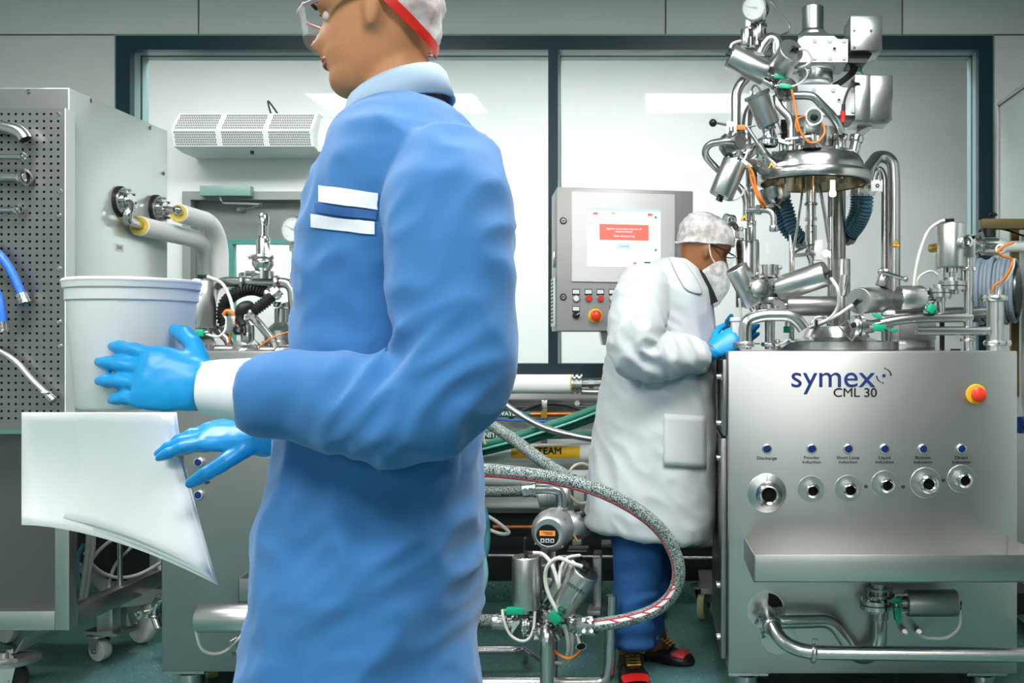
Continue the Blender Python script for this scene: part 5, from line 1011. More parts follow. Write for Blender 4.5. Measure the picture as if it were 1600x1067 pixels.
# insulated pipes leaving the cabinet side
def flange(parent, c, ax, R, th=.02, bolts=8, mt='steel'):
    c, ax = V(c), V(ax).normalized(); m = MB(); m.lathe([(0, 0), (R, 0), (R, th * .45), (R * .72, th * .5), (R * .70, th), (0, th)], c, ax, 32); p, q = perp(ax)
    for k in range(bolts):
        e_ = c + (p * math.cos(2 * PI * k / bolts) + q * math.sin(2 * PI * k / bolts)) * R * .84; m.cyl(e_, e_ + ax * th * 1.6, R * .11, n=6)
    part('flange', m, mt, parent); m = MB(); m.lathe([(0, -.012), (R * 1.12, -.012), (R * 1.12, 0), (R, .001)], c, ax, 32); part('gasket', m, 'black_rubber', parent)
def ins_pipe(label, fx, fy, ex, ey, ed, bx, drop, r, grp):
    fd = DC0 * (1030 - 108) / (1030 - fx); f0 = P(fx, fy, fd) + V((.012, 0, 0)); e0 = P(ex, ey, ed)
    t = thing('insulated_pipe', label, 'pipe', V((e0.x, ed, .45)), grp); flange(t, f0, (1, 0, 0), .052)
    m = MB(); rr_ = .017; m.tube(fillet([f0, V((e0.x + .012, f0.y - .012, f0.z - .012)), V((e0.x + .006, f0.y - .045, e0.z + .012)), e0 + V((0, .05, 0))], .07, 8), rr_, 14); m.cyl(f0 + V((.015, 0, 0)), f0 + V((.03, 0, 0)), .03, n=20); part('steel_elbow', m, 'steel_bright', t)
    bd = e0.x * F / (bx - CX); q = fillet([e0, V((e0.x, bd, e0.z)), V((e0.x, bd, drop))], .14, 10)
    part('insulation', MB().tube(q, r, 28), 'insulation_white', t); m = MB(); m.lathe([(rr_, 0), (rr_, -.004), (r * .92, -.004), (r * .92, 0)], e0 + V((0, 0, 0)), (0, 1, 0), 28); part('foam_ring', m, 'yellow_foam', t, 'yellow foam end ring')
    return t
ins_pipe('front white insulated pipe with yellow foam end leaving the cabinet side', 187, 315, 218, 353, 3.84, 329, .45, .038, 'white insulated pipes from the cabinet')
ins_pipe('rear white insulated pipe with yellow foam end, partly behind the front one', 243, 327, 279, 333, 4.03, 343, .45, .038, 'white insulated pipes from the cabinet')
# trolley with castors between cabinet and machine
tr = thing('hose_trolley', 'low steel trolley frame on castors in front of the steel cabinet', 'trolley', P(158, 1032, 3.82))
m = MB(); A0, A1 = P(22, 1022, 3.44), P(166, 936, 3.86); w_ = V((0, 0, .075)); m.prism([A0 + V((0, 0, .004)), A0 + V((.02, .02, .05)), A1 + w_ * .5, A1 - w_ * .5], V((.006, -.004, 0))); part('leg_bar', m, 'steel_panel', tr)
m = MB(); m.prism([A1, A1 + w_ * .6, P(252, 897, 4.1), P(252, 914, 4.1)], V((.006, -.004, 0))); part('leg_bar', m, 'steel_dark', tr)
m = MB(); m.obox(P(16, 1026, 3.43), V((.05, 0, 0)), V((0, .04, 0)), V((0, 0, .006))); m.cyl(P(15, 1024, 3.43), P(15, 1014, 3.43), .010, n=6); part('end_plate', m, 'steel', tr)
m = MB(); m.cyl(P(18, 1033, 3.43), P(18, 1027, 3.43), .09, n=28); part('turntable', m, 'steel_dull', tr)
caster(tr, V((P(15, 0, 3.43).x, 3.43, 0)), .058, .05, 'shoe_black', (1, .4, 0))
wz = caster(tr, P(157, 1032, 3.82), .042, .04, 'caster_white', (1, -.35, 0))
m = MB(); b0 = P(170, 990, 3.82); m.box((b0.x - .03, 3.79, wz), (b0.x + .03, 3.85, P(0, 925, 3.82).z), .002); part('post', m, 'steel_panel', tr); m = MB(); m.obox(P(172, 985, 3.82), V((.075, -.02, 0)), V((.01, .05, 0)), V((0, 0, .006))); part('caster_plate', m, 'steel', tr)
m = MB(); m.obox(P(214, 935, 3.95), V((.09, .06, 0)), V((-.015, .02, 0)), V((0, 0, .022))); part('cross_bar', m, 'steel_panel', tr)
part('upright_rod', MB().cyl(P(188, 934, 3.84), P(187, 790, 3.84), S(4, 3.84), n=14), 'steel', tr)
corrugated('corrugated_hose', 'pale grey corrugated drain hose sloping down behind the trolley', [P(125, 878, 4.15), P(140, 893, 4.12), P(160, 912, 4.08), P(184, 936, 4.02)], S(10, 4.1), 'grey_cable')
cable('thick grey cable dropping straight beside the cabinet post', [P(134, 790, 3.75), P(139, 830, 3.75), P(136, 875, 3.75), P(130, 920, 3.75), P(124, 956, 3.75)], .011, 'grey_cable', group='grey cables by the cabinet'); cable('slimmer grey cable tied to the thick one by the cabinet post', [P(142, 800, 3.76), P(146, 845, 3.76), P(141, 885, 3.76), P(135, 925, 3.76), P(129, 958, 3.76)], .009, 'grey_cable', group='grey cables by the cabinet')
cable('thin grey cable swinging from under the paper to the trolley post', [P(140, 878, 3.78), P(160, 855, 3.8), P(185, 838, 3.82), P(215, 828, 3.85)], .007, 'grey_cable'); cable('thin grey cable sagging towards the left machine', [P(132, 862, 3.78), P(150, 888, 3.8), P(180, 902, 3.85), P(215, 898, 3.9), P(250, 880, 4.0)], .007, 'grey_cable'); cable('thin grey cable looping down beside the trolley rod', [P(205, 855, 3.9), P(182, 880, 3.88), P(172, 905, 3.86), P(169, 925, 3.84)], .006, 'grey_cable')
for i in range(3): hose('air_line', ['outer blue air line looping behind the trolley', 'middle blue air line looping behind the trolley', 'inner blue air line looping behind the trolley'][i], [P(206 + i * 7, 925, 4.2), P(205 + i * 7, 895, 4.2), P(214 + i * 5, 874 + i * 3, 4.2), P(228 + i * 2, 873 + i * 4, 4.2), P(238, 895 + i * 4, 4.2), P(241, 940, 4.2), P(238, 984, 4.2)], S(3.8, 4.2), 'blue_hose', 'blue air lines')
hose('air_line', 'dark blue tube bowing beside the cabinet post', [P(131, 850, 3.9), P(122, 870, 3.9), P(122, 900, 3.9), P(130, 930, 3.9)], S(3, 3.9), 'cyan_hose')
actuator('tilted stainless actuator between the cabinet and the left machine', G2, P(201, 748, 3.95), P(246, 720, 3.85), S(20, 3.9), turn=(0, -.3, 1), elbow=False, body=(P(186, 765, 3.97), (1, -.4, -.4), .04, .04), sensor=[(P(212, 770, 3.86), (.8, 0, -.5), (0, 0, 1), .02, .01)])
t = thing('side_valve', 'cluster of small steel fittings on the side of the left machine', 'valve', P(240, 790, 3.9)); m = MB()
for x, y, r_ in ((238, 748, 7), (232, 762, 6), (243, 778, 8), (228, 775, 5), (246, 762, 5)): m.cyl(P(x, y, 3.9), P(x + 9, y - 4, 3.88), S(r_, 3.9), n=14)
part('fitting', m, 'steel_dark', t); part('spigot', MB().cyl(P(240, 758, 3.9), V((-1.672, 3.9, P(0, 758, 3.9).z)), .02, n=16), 'steel', t); m = MB(); m.tube(catmull([P(178, 715, 3.9), P(175, 735, 3.9), P(184, 755, 3.9)], 6), S(4, 3.9), 10); part('bend', m, 'steel', t)
cable('white cable curving along the lower left of the left machine', [P(205, 802, 3.85), P(220, 806, 3.84), P(240, 804, 3.83), P(252, 798, 3.8)], .005, 'pale_hose')
t = thing('drain_valve', 'small clamped drain valve with butterfly handle at the left machine foot', 'valve', P(236, 980, 3.75)); m = MB(); m.tube(catmull([V((-1.672, 3.72, P(0, 930, 3.72).z)), P(262, 931, 3.72), P(246, 940, 3.74), P(242, 962, 3.75), P(248, 982, 3.74)], 6), S(6, 3.75), 14); part('bend', m, 'steel_bright', t); clamp_ring('clamp', t, P(242, 962, 3.75), (0, 0, 1), S(8, 3.75), handle=(-1, -.3, 0)); m = MB(); m.cyl(P(214, 960, 3.7), P(232, 955, 3.74), S(4, 3.7), S(3, 3.7), n=10); m.prism([P(x, y, 3.7) for x, y in ((209, 958), (221, 954), (223, 962), (216, 970))], (0, .015, 0)); part('handle', m, 'steel', t)
# ---------------------------------------------------------------- pipework on the wall below the window
q = 4.52
t = thing('insulated_pipe', 'wide white insulated pipe with clamped flange just under the window', 'pipe', P(830, 615, q)); part('insulation', MB().cyl(P(560, 600, q), P(892, 600, q), S(15, q), n=32), 'insulation_white', t); part('foam_ring', MB().cyl(P(892, 600, q), P(894, 600, q), S(15.4, q), n=32), 'yellow_foam', t)
m = MB()
for x0, x1, r_ in ((894, 897, 15.5), (897, 900, 12), (900, 904, 15.5), (904, 908, 13), (908, 910, 16)): m.cyl(P(x0, 600, q), P(x1, 600, q), S(r_, q), n=28)
part('flange', m, 'steel', t); m = MB(); m.cyl(P(910, 600, q), P(960, 599, q), S(5, q), n=16); m.cyl(P(920, 600, q), P(928, 600, q), S(7, q), n=8); part('stub_pipe', m, 'steel_dark', t); part('braided_tail', MB().cyl(P(908, 612, q), P(960, 613, q), S(4.5, q), n=14), 'braid', t)
t = thing('strut_rail', 'grey slotted steel strut rail along the wall under the white pipe', 'rail', P(830, 635, 4.66)); m = MB(); x0, x1 = P(560, 0, 4.66).x, P(960, 0, 4.66).x; za, zb = P(0, 636, 4.62).z, P(0, 624, 4.62).z; m.box((x0, 4.62, zb - .006), (x1, 4.699, zb)); m.box((x0, 4.62, za), (x1, 4.699, za + .006)); m.box((x0, 4.69, za), (x1, 4.699, zb)); part('channel', m, 'steel_dull', t); part('bolt', MB().cyl(P(902, 630, 4.68), P(902, 630, 4.61), .014, n=6), 'steel', t)
t = thing('water_pipe', 'copper water pipe with green band lettered CITY WATER', 'pipe', P(800, 652, q)); part('copper_tube', MB().cyl(P(828, 647, q), P(960, 647, q), S(4.2, q), n=18), 'copper', t); part('green_sleeve', MB().cyl(P(560, 647, q), P(830, 647, q), S(4.6, q), n=18), 'pipe_green', t, 'green identification band'); text('lettering', 'CITY WATER', P(783, 646.5, q - .0142), S(9.5, q), 'white_ink', t, ext=.0004, bold=.0005)
t = thing('pipe_clamp', 'brass-coloured pipe clamp holding the copper pipe on the rail', 'clamp', P(850, 655, q)); m = MB(); m.tor(P(850, 647, q), (1, 0, 0), S(5.2, q), S(2, q), 20, 8); m.box(P(845, 653, q - .02), P(855, 642, q - .01)); part('clamp_ring', m, 'brass', t); m = MB(); m.box(P(846, 642, q), P(856, 625, q + .02), .002); m.cyl(P(852, 633, q - .03), P(852, 633, q), .007, n=6); part('bracket', m, 'steel', t)
solo('black_cable', MB().tube(catmull([P(795, 655, 4.58), P(820, 640, 4.58), P(850, 632, 4.58), P(885, 634, 4.58), P(915, 642, 4.58)], 6), .007, 8), 'black_rubber', 'thin black cable bowing behind the copper pipe', 'cable')
solo('blue_cable', MB().tube(catmull([P(740, 651, 4.5), P(775, 655, 4.5), P(815, 657, 4.5), P(860, 658, 4.5), P(920, 655, 4.5)], 6), S(1.8, 4.5), 8), 'blue_hose', 'thin blue cable just below the copper pipe', 'cable')
t = thing('nitrogen_pipe', 'green gas pipe lettered NITROGEN', 'pipe', P(770, 687, q)); part('tube', MB().cyl(P(560, 680, q), P(960, 679, q), S(6.5, q), n=20), 'pipe_green', t); text('lettering', 'NITROGEN', P(785, 680, q - .0196), S(11.5, q), 'white_ink', t, ext=.0004, bold=.0005)
t = thing('steam_pipe', 'white insulated pipe with yellow STEAM label', 'pipe', P(850, 724, 4.48)); part('insulation', MB().cyl(P(560, 708, 4.48), P(960, 708, 4.48), S(15, 4.48), n=32), 'insulation_white', t)
m = MB(); rr_ = S(15, 4.48) + .0012; rows = []
for k in range(9):
    an = math.radians(-38 + 76 * k / 8 + 14); rows.append([P(xx, 708, 4.48) + V((0, -math.cos(an) * rr_, math.sin(an) * rr_)) for xx in (801, 907)])
m.grid(rows); part('yellow_label', m, 'yellow_label', t, 'yellow label'); text('lettering', 'STEAM', P(855, 705, 4.48 - rr_ - .0008), S(15, 4.48), 'ink', t, bold=.0012)
t = thing('lower_pipe', 'white insulated pipe running below the steam pipe', 'pipe', P(830, 762, 4.5)); part('insulation', MB().cyl(P(560, 747, 4.5), P(960, 747, 4.5), S(13, 4.5), n=28), 'insulation_white', t)
t = thing('lower_pipe', 'lowest pale pipe passing behind the flow meter', 'pipe', P(780, 797, 4.4)); part('insulation', MB().cyl(P(560, 786, 4.59), P(853, 786, 4.59), S(9.5, 4.59), n=28), 'insulation_white', t)
for x in (648, 850): 
    t = thing('pipe_stanchion', 'dark upright pipe support behind the ' + ('walking man' if x < 700 else 'steam pipe'), 'support', P(x, 940, 4.63)); m = MB(); m.box(P(x - 5, 938, 4.62), P(x + 6, 640, 4.66)); part('post', m, 'steel_dark', t)
solo('orange_conduit', MB().cyl(P(770, 823, 4.6), P(1110, 823, 4.6), S(2.4, 4.6), n=10), 'orange_cable', 'thin orange conduit low on the dark wall', 'conduit')
pipe('floor_rail_pipe', 'thin steel pipe running low along the dark wall', [P(700, 867, 4.5), P(1130, 872, 4.5)], S(2.6, 4.5)); pipe('wall_pipe', 'green-grey pipe low on the wall behind the standing legs', [P(940, 850, 4.55), P(1130, 850, 4.55)], S(7, 4.55), mt='speckled_hose_dark')
# loose hoses in front of the wall
hose('braided_hose', 'grey braided hose sagging across the coloured wall pipes', [P(690, 560, 4.3), P(735, 590, 4.3), P(765, 612, 4.3), P(802, 641, 4.3), P(844, 665, 4.28), P(885, 678, 4.25), P(935, 687, 4.2), P(980, 688, 4.15)], S(5, 4.3), 'braid')
hose('green_hose', 'upper green hose rising to the right across the wall', [P(700, 708, 4.34), P(745, 699, 4.34), P(800, 684, 4.34), P(850, 668, 4.34), P(895, 653, 4.34), P(940, 635, 4.34)], S(7.2, 4.34), 'green_hose', 'green hoses on the wall'); hose('green_hose', 'lower green hose with pale stripe beneath the upper one', [P(700, 716, 4.38), P(745, 707, 4.38), P(800, 694, 4.38), P(850, 680, 4.38), P(895, 664, 4.38), P(940, 648, 4.38)], S(7, 4.38), 'green_hose', 'green hoses on the wall')
solo('hose_stripe', MB().tube(catmull([P(700, 713, 4.28), P(745, 704, 4.28), P(800, 690, 4.28), P(850, 674, 4.28), P(895, 659, 4.28), P(938, 642, 4.28)], 8), S(1.8, 4.3), 8), 'teal_hose', 'pale green hose lying along the two darker green hoses', 'hose')
solo('cable_stub', MB().cyl(P(754, 679, 4.3), P(758, 694, 4.3), S(1.8, 4.3), n=8), 'cream_cable', 'short cream cable end by the green hoses', 'cable')
hose('speckled_hose', 'speckled grey hose slanting down from left to the big loop', [P(690, 620, 3.9), P(745, 650, 3.85), P(800, 685, 3.7), P(850, 722, 3.55), P(895, 750, 3.42)], S(9.3, 3.7), 'speckled_hose')
bl = [P(650, 742, 3.15), P(740, 735, 3.15), P(800, 738, 3.15), P(870, 748, 3.15), P(940, 768, 3.15), P(1000, 800, 3.16), P(1040, 838, 3.18), P(1060, 885, 3.2), P(1053, 925, 3.22), P(1025, 952, 3.24), P(980, 968, 3.26), P(925, 977, 3.28)]
t = hose('looped_hose', 'large speckled grey hose sweeping in a loop before the white coat', bl, S(10.6, 3.2), 'speckled_hose', n=18)
qq = catmull(bl, 10); tp = []
for i, p in enumerate(qq):
    tg = (qq[min(len(qq) - 1, i + 1)] - qq[max(0, i - 1)]).normalized(); side = tg.cross(V((0, -1, 0))).normalized(); d_ = (V((0, -1, 0)) * .75 + side * .70).normalized(); tp.append(p + d_ * S(10.4, 3.2))
m = MB(); m.tube(tp, .0026, 6); part('red_stripe', m, 'red_ink', t, 'red stripe')
nn = len(tp); m = MB(); rows = []
for i in range(int(nn * .70), nn - 1):
    p = qq[i]; tg = (qq[i + 1] - qq[i - 1]).normalized(); side = tg.cross(V((0, -1, 0))).normalized(); row = []
    for an in (.15, .4, .62): row.append(p + (V((0, -1, 0)) * math.cos(an) + side * math.sin(an)) * (S(10.6, 3.2) + .0008))
    rows.append(row)
m.grid(rows); part('printed_band', m, 'white_plastic', t, 'white printed band with red edge')
m = MB()
for i in range(0, len(rows) - 4, 5): m.prism([rows[i][0], rows[i + 2][2], rows[i + 3][2], rows[i + 1][0]], (0, -.0008, 0))
part('print_marks', m, 'red_ink', t)
t = hose('coupled_hose', 'short speckled hose with steel ferrules leading to the flow meter', [P(700, 770, 3.6), P(745, 768, 3.6), P(790, 768, 3.6), P(838, 764, 3.6)], S(8.4, 3.6), 'speckled_hose_dark', ends=(1,)); m = MB(); m.cyl(P(733, 769, 3.6), P(756, 768, 3.6), S(11, 3.6), n=20, rnd=.003); m.cyl(P(738, 769, 3.6), P(742, 768, 3.6), S(12.5, 3.6), n=20); part('ferrule', m, 'steel', t)
solo('cream_cable', MB().tube(catmull([P(925, 730, 3.9), P(908, 724, 3.88), P(893, 732, 3.86), P(888, 750, 3.84), P(890, 772, 3.84), P(905, 786, 3.84), P(925, 782, 3.86)], 8), S(2.2, 3.9), 8), 'cream_cable', 'cream cable loop hanging beside the white coat', 'cable')
hose('coiled_hose', 'big blue-green hose coil beside the coat hem of the walking man', [P(690, 840, 3.7), P(722, 832, 3.7), P(750, 856, 3.7), P(759, 895, 3.7), P(751, 928, 3.7), P(730, 952, 3.7), P(695, 962, 3.7)], S(4.2, 3.7), 'teal_hose'); hose('coiled_hose', 'darker hose coil behind the blue-green one', [P(700, 742, 3.9), P(725, 756, 3.9), P(752, 790, 3.9), P(760, 835, 3.9), P(752, 875, 3.9), P(720, 905, 3.9), P(690, 912, 3.9)], S(6.5, 3.9), 'cyan_hose')
hose('clear_loop', 'clear plastic tube loop lying behind the steel valves', [P(745, 800, 4.1), P(765, 808, 4.1), P(785, 822, 4.1), P(795, 832, 4.1), P(782, 834, 4.1), P(755, 824, 4.1)], S(3, 4.1), 'clear_hose')
# ---------------------------------------------------------------- skid with flow meter and valves
k = 3.5
sk = thing('valve_skid', 'tubular steel skid frame standing on the floor under the flow meter', 'skid', P(855, 1062, k))
zf = .022
m = MB(); m.tube(fillet([V((P(650, 0, k).x, k, zf)), V((P(948, 0, k).x, k, zf)), P(952, 1040, k), P(956, 930, k)], .09, 8), .020, 16); part('front_tube', m, 'steel', sk)
m = MB(); m.tube(fillet([P(650, 1016, 3.64), P(812, 1016, 3.64), P(818, 1018, 3.70), V((P(819, 0, 3.75).x, 3.75, .02))], .03, 6), S(6.5, 3.64), 16); part('rear_tube', m, 'steel', sk); m = MB(); m.cyl(P(818, 1012, 3.66), P(848, 1034, k + .02), .008, n=10); part('tie_rod', m, 'steel', sk)
m = MB(); m.tube([P(866, 1066, k + .05), P(866, 985, k + .05)], .012, 12); part('rear_post', m, 'steel_dull', sk)
m = MB(); m.tube(fillet([P(852, 972, k + .05), P(855, 984, k - .06), P(855, 1000, k - .08), V((P(855, 0, k - .08).x, k - .08, 0))], .06, 8), S(11.3, k), 20); part('stand_pipe', m, 'steel', sk); clamp_ring('clamp', sk, P(855, 985, k - .05), (0, -.45, 1), S(14, k), handle=(-1, -.2, -.2))
m = MB(); m.sph(P(857, 966, k + .03), S(22, k), 18, (1, 1, .8)); m.cyl(P(857, 968, k + .03), P(905, 968, k + .03), S(8, k), n=18); m.cyl(P(820, 972, k + .03), P(857, 970, k + .03), S(9, k), n=18); part('manifold', m, 'steel_dark', sk)
m = MB(); m.box(P(926, 950, k + .12), P(941, 865, k + .16), .003); m.box(P(926, 868, k + .06), P(941, 864, k + .16), .002); m.box(P(917, 955, k + .06), P(941, 950, k + .16), .002); part('side_bracket', m, 'steel_dull', sk)
m = MB(); m.box(P(846, 925, k + .10), P(890, 880, k + .14), .003); m.box(P(850, 935, k + .06), P(880, 900, k + .09), .003); part('back_plate', m, 'steel', sk)
G3 = 'stainless actuators on the valve skid'
actuator('upright stainless actuator on the left of the valve skid', G3, P(822, 950, k), P(822, 869, k), S(22, k), turn=(1, -.2, .0), hose=[P(848, 866, k), P(862, 882, k - .02), P(872, 912, k - .04), P(884, 950, k - .05), P(892, 985, k - .04), P(893, 1015, k - .02), P(886, 1036, k), P(868, 1036, k + .03)], body=(P(822, 976, k), (1, 0, 0), S(20, k), .014), sensor=[(P(805, 954, k - .04), (-1, 0, 0), (0, 0, 1), .03, .012)], hr=.007)
actuator('slanted stainless actuator with printed lettering on the valve skid', G3, P(879, 952, k - .04), P(916, 893, k - .08), S(21.5, k), turn=(-1, -.3, .25), hose=[P(893, 880, k - .1), P(872, 872, k - .1), P(856, 884, k - .09), P(852, 905, k - .08), P(858, 930, k - .08), P(872, 958, k - .08), P(884, 985, k - .06), P(888, 1015, k - .04), P(880, 1040, k)], brand=(1, (-.05, -1, .05)), body=(P(862, 978, k), (.6, 0, -1), .045, .05), sensor=[(P(867, 965, k - .1), (.7, -.1, -.7), (0, 0, 1), .022, .015)], hr=.007)
actuator('second slanted actuator hidden behind the printed one on the skid', G3, P(868, 935, k + .03), P(905, 876, k + .02), S(20, k), turn=(.3, -.2, 1), hose=[P(905, 868, k), P(886, 872, k - .02), P(876, 890, k - .03), P(874, 915, k - .05), P(880, 950, k - .06)], hr=.006)
t = thing('flow_meter', 'round grey flow meter with small orange display and three square buttons', 'meter', P(862, 860, k)); fa = V((-.12, -1, 0)); fc_ = P(861, 829, k + .04); R_ = S(33, k)
m = MB(); m.lathe([(0, -.09), (R_ * .8, -.09), (R_ * .96, -.075), (R_ * 1.0, -.02), (R_ * .97, 0), (R_ * .88, .014), (R_ * .86, .024), (R_ * .74, .036), (R_ * .66, .040), (R_ * .6, .038), (0, .036)], fc_, fa, 40); part('housing', m, 'cast_alu', t)
pf = fc_ + fa.normalized() * .0385 + P(858, 838, k) - P(861, 831, k); pf = fc_ + fa.normalized() * .0368 + V((-.004, 0, -.012)); m = MB(); m.lathe([(0, 0), (R_ * .54, 0), (R_ * .54, .002), (0, .002)], pf, fa, 36); dp = part('display_panel', m, 'black_plastic', t); ur = V((1, -.12, 0)).normalized(); uz = V((0, 0, 1)); nf = fa.normalized()
m = MB(); m.obox(pf + nf * .0026 + uz * .010, ur * .028, nf * .0006, uz * .009); part('display', m, 'lcd_orange', t, 'orange lit display'); m = MB()
for j in (0, 1): m.obox(pf + nf * .0036 + uz * (.013 - j * .006) + ur * (.002 + .004 * j), ur * (.018 - .005 * j), nf * .0003, uz * .0014)
part('display_text', m, 'ink_grey', t)
for j in (-1, 0, 1):
    m = MB(); c_ = pf + nf * .0028 + uz * -.016 + ur * (j * .0175); m.m('white_plastic').obox(c_, ur * .0068, nf * .0008, uz * .0068, .0005); m.m('ink').cyl(c_, c_ + nf * .0014, .0042, n=12); part('key', m, 'white_plastic', t, 'white square key with dark centre')
m = MB()
for an in (40, 130, 220, 310):
    an = math.radians(an); m.cyl(fc_ + ur * math.cos(an) * R_ * .92 + uz * math.sin(an) * R_ * .92, fc_ + ur * math.cos(an) * R_ * .92 + uz * math.sin(an) * R_ * .92 + nf * .014, .005, n=8)
part('cover_screw', m, 'steel', t)
m = MB(); m.cyl(P(880, 822, k + .12), P(908, 820, k + .16), S(24, k), n=28, rnd=.008); m.cyl(P(884, 820, k + .14), P(915, 822, k + .2), S(18, k), n=24); part('sensor_body', m, 'cast_alu', t); m = MB(); m.m('black_plastic').cyl(P(897, 796, k + .12), P(906, 794, k + .12), S(5, k), n=14); m.cyl(P(908, 806, k + .10), P(914, 802, k + .1), S(4, k), n=12); m.m('yellow_paint').cyl(P(897, 837, k + .06), P(902, 845, k + .06), S(1.3, k), n=8); part('gland', m, 'black_plastic', t)
m = MB(); m.box(P(886, 862, k + .06), P(920, 852, k + .16), .002); m.box(P(894, 852, k + .06), P(910, 840, k + .1), .002); part('mount', m, 'steel_dark', t); part('mount_stem', MB().cyl(P(864, 905, k + .08), P(864, 860, k + .08), S(9, k), n=18), 'steel_dark', t); part('mount_clip', MB().box(P(818, 862, k + .02), P(824, 838, k + .05), .002), 'black_plastic', t)
pipe('meter_elbow', 'polished pipe elbow feeding down into the flow meter', [P(838, 764, 3.6), P(862, 764, 3.6), P(876, 768, 3.6), P(877, 796, 3.6)], S(7.6, 3.6), rad=.07, ends=(0, 1))
t = thing('pump_motor', 'finned pale grey motor housing behind the flow meter elbow', 'motor', P(868, 790, 3.8)); m = MB(); m.cyl(P(842, 775, 3.8), P(890, 772, 3.8), S(18, 3.8), n=28, rnd=.006)
for x in range(856, 890, 5): m.cyl(P(x, 772, 3.8), P(x + 1.5, 772, 3.8), S(20.5, 3.8), n=28)
part('motor_shell', m, 'cast_alu', t); part('junction_box', MB().box(P(896, 790, 3.9), P(916, 742, 4.0), .004), 'box_light_grey', t)
t = thing('hose_coupling', 'steel hose coupling joining the left hose to the skid', 'coupling', P(785, 985, k)); m = MB(); m.cyl(P(769, 971, k), P(792, 973, k), S(12, k), n=24, rnd=.003); m.cyl(P(773, 971, k), P(777, 972, k), S(13.5, k), n=24); m.cyl(P(792, 973, k), P(806, 974, k), S(8, k), n=18); m.cyl(P(800, 974, k), P(804, 974, k), S(13, k), n=20); part('coupling_body', m, 'steel', t); m = MB(); m.prism([P(x, y, k - .05) for x, y in ((794, 974), (812, 969), (812, 973), (800, 990), (797, 997), (800, 980))], (0, .01, 0)); part('lever', m, 'steel_bright', t)
hose('floor_hose', 'dark speckled hose coming in from the left to the skid coupling', [P(640, 958, k + .05), P(700, 964, k + .02), P(740, 969, k), P(770, 971, k)], S(11, k), 'speckled_hose_dark')
t = thing('hose_coupling', 'bolted two-part steel coupling at the end of the looped hose', 'coupling', P(914, 994, 3.3)); m = MB(); m.cyl(P(906, 978, 3.3), P(931, 976, 3.28), S(15, 3.3), n=10, rnd=.003)
for x in (912, 924):
    for y in (968, 986): m.cyl(P(x, y, 3.24), P(x, y, 3.3), .007, n=6)
part('coupling_body', m, 'steel', t); m = MB(); m.cyl(P(893, 974, 3.36), P(908, 977, 3.3), S(9, 3.3), n=18); m.cyl(P(897, 974, 3.34), P(901, 975, 3.33), S(15, 3.3), n=24); part('spigot', m, 'steel_bright', t)
pipe('drain_stub', 'open-ended pipe stub pointing down under the bolted coupling', [P(905, 980, 3.36), P(905, 996, 3.33), P(908, 1010, 3.30)], S(9, 3.3), bore=(0, 1), rad=.03)
solo('orange_cable', MB().tube(catmull([P(862, 1012, k - .05), P(872, 1022, k - .06), P(888, 1029, k - .07), P(902, 1022, k - .08), P(910, 1010, k - .1), P(909, 1000, k - .1)], 8), S(2.4, k), 8), 'orange_cable', 'orange cable curving under the valve skid', 'cable')
cable('thin white sensor lead looping below the left skid actuator', [P(785, 952, k - .04), P(787, 968, k - .05), P(796, 990, k - .05), P(812, 1001, k - .05), P(826, 998, k - .05), P(834, 980, k - .04), P(836, 955, k - .03)], .005, 'pale_hose', 'sensor_lead')
part('cable_tie', MB().box(P(876, 975, k - .11), P(893, 971, k - .095)), 'black_plastic', sk)
# ---------------------------------------------------------------- operator terminal
an = math.radians(11); tr_ = V((math.cos(an), math.sin(an), 0)); tn = V((math.sin(an), -math.cos(an), 0)); O = P(870, 517, 4.25); W_, H_ = .597, .615
def T(u, v, o=0.): return O + tr_ * u + V((0, 0, v)) + tn * o
def TP(px, py, o=0.):
    X = (px - CX) / F; u = (X * O.y - O.x) / (tr_.x - X * tr_.y); dd = O.y + tr_.y * u; return T(u, H - (py - CY) * dd / F - O.z, o)
tm = thing('control_terminal', 'swivelling steel operator terminal with touch screen behind the man in white', 'control panel', T(W_ / 2, 0))
def tbox(name, p0, p1, o0, o1, mt, parent, bev=0, label=None):
    a_, b_ = V(p0), V(p1); c_ = (a_ + b_) / 2; uu = abs((b_ - a_).dot(tr_)) / 2; m = MB(); m.obox(c_ + tn * (o0 + o1) / 2, tr_ * uu, tn * abs(o1 - o0) / 2, V((0, 0, abs(b_.z - a_.z) / 2)), bev); return part(name, m, mt, parent, label)
tbox('enclosure', T(0, 0), T(W_, H_), -.26, 0, 'term_steel', tm, .006)
tbox('side_vent', T(-.012, .02), T(-.001, .23), -.16, -.03, 'paint_pale', tm, .003)
m = MB()
for i in range(12): m.obox(T(-.0125, .04 + i * .016, -.095), tr_ * .0008, tn * .045, V((0, 0, .004)))
o_ = part('vent_slots', m, 'ink', tm); o_['kind'] = 'stuff'
m = MB(); m.obox(T(-.006, .31, -.06), tr_ * .006, tn * .012, V((0, 0, .035)), .002); part('latch', m, 'steel', tm)
mon = tbox('fascia', TP(893, 440), TP(1054, 304), 0, .008, 'paint_fascia', tm, .002); sc = tbox('screen', TP(917, 416), TP(1031.5, 328), .008, .0085, 'scr_white', tm)
def sbox(x0, y0, x1, y1, mt, o=.0088): tbox('screen_field', TP(x0, y1), TP(x1, y0), o, o + .0002, mt, sc)
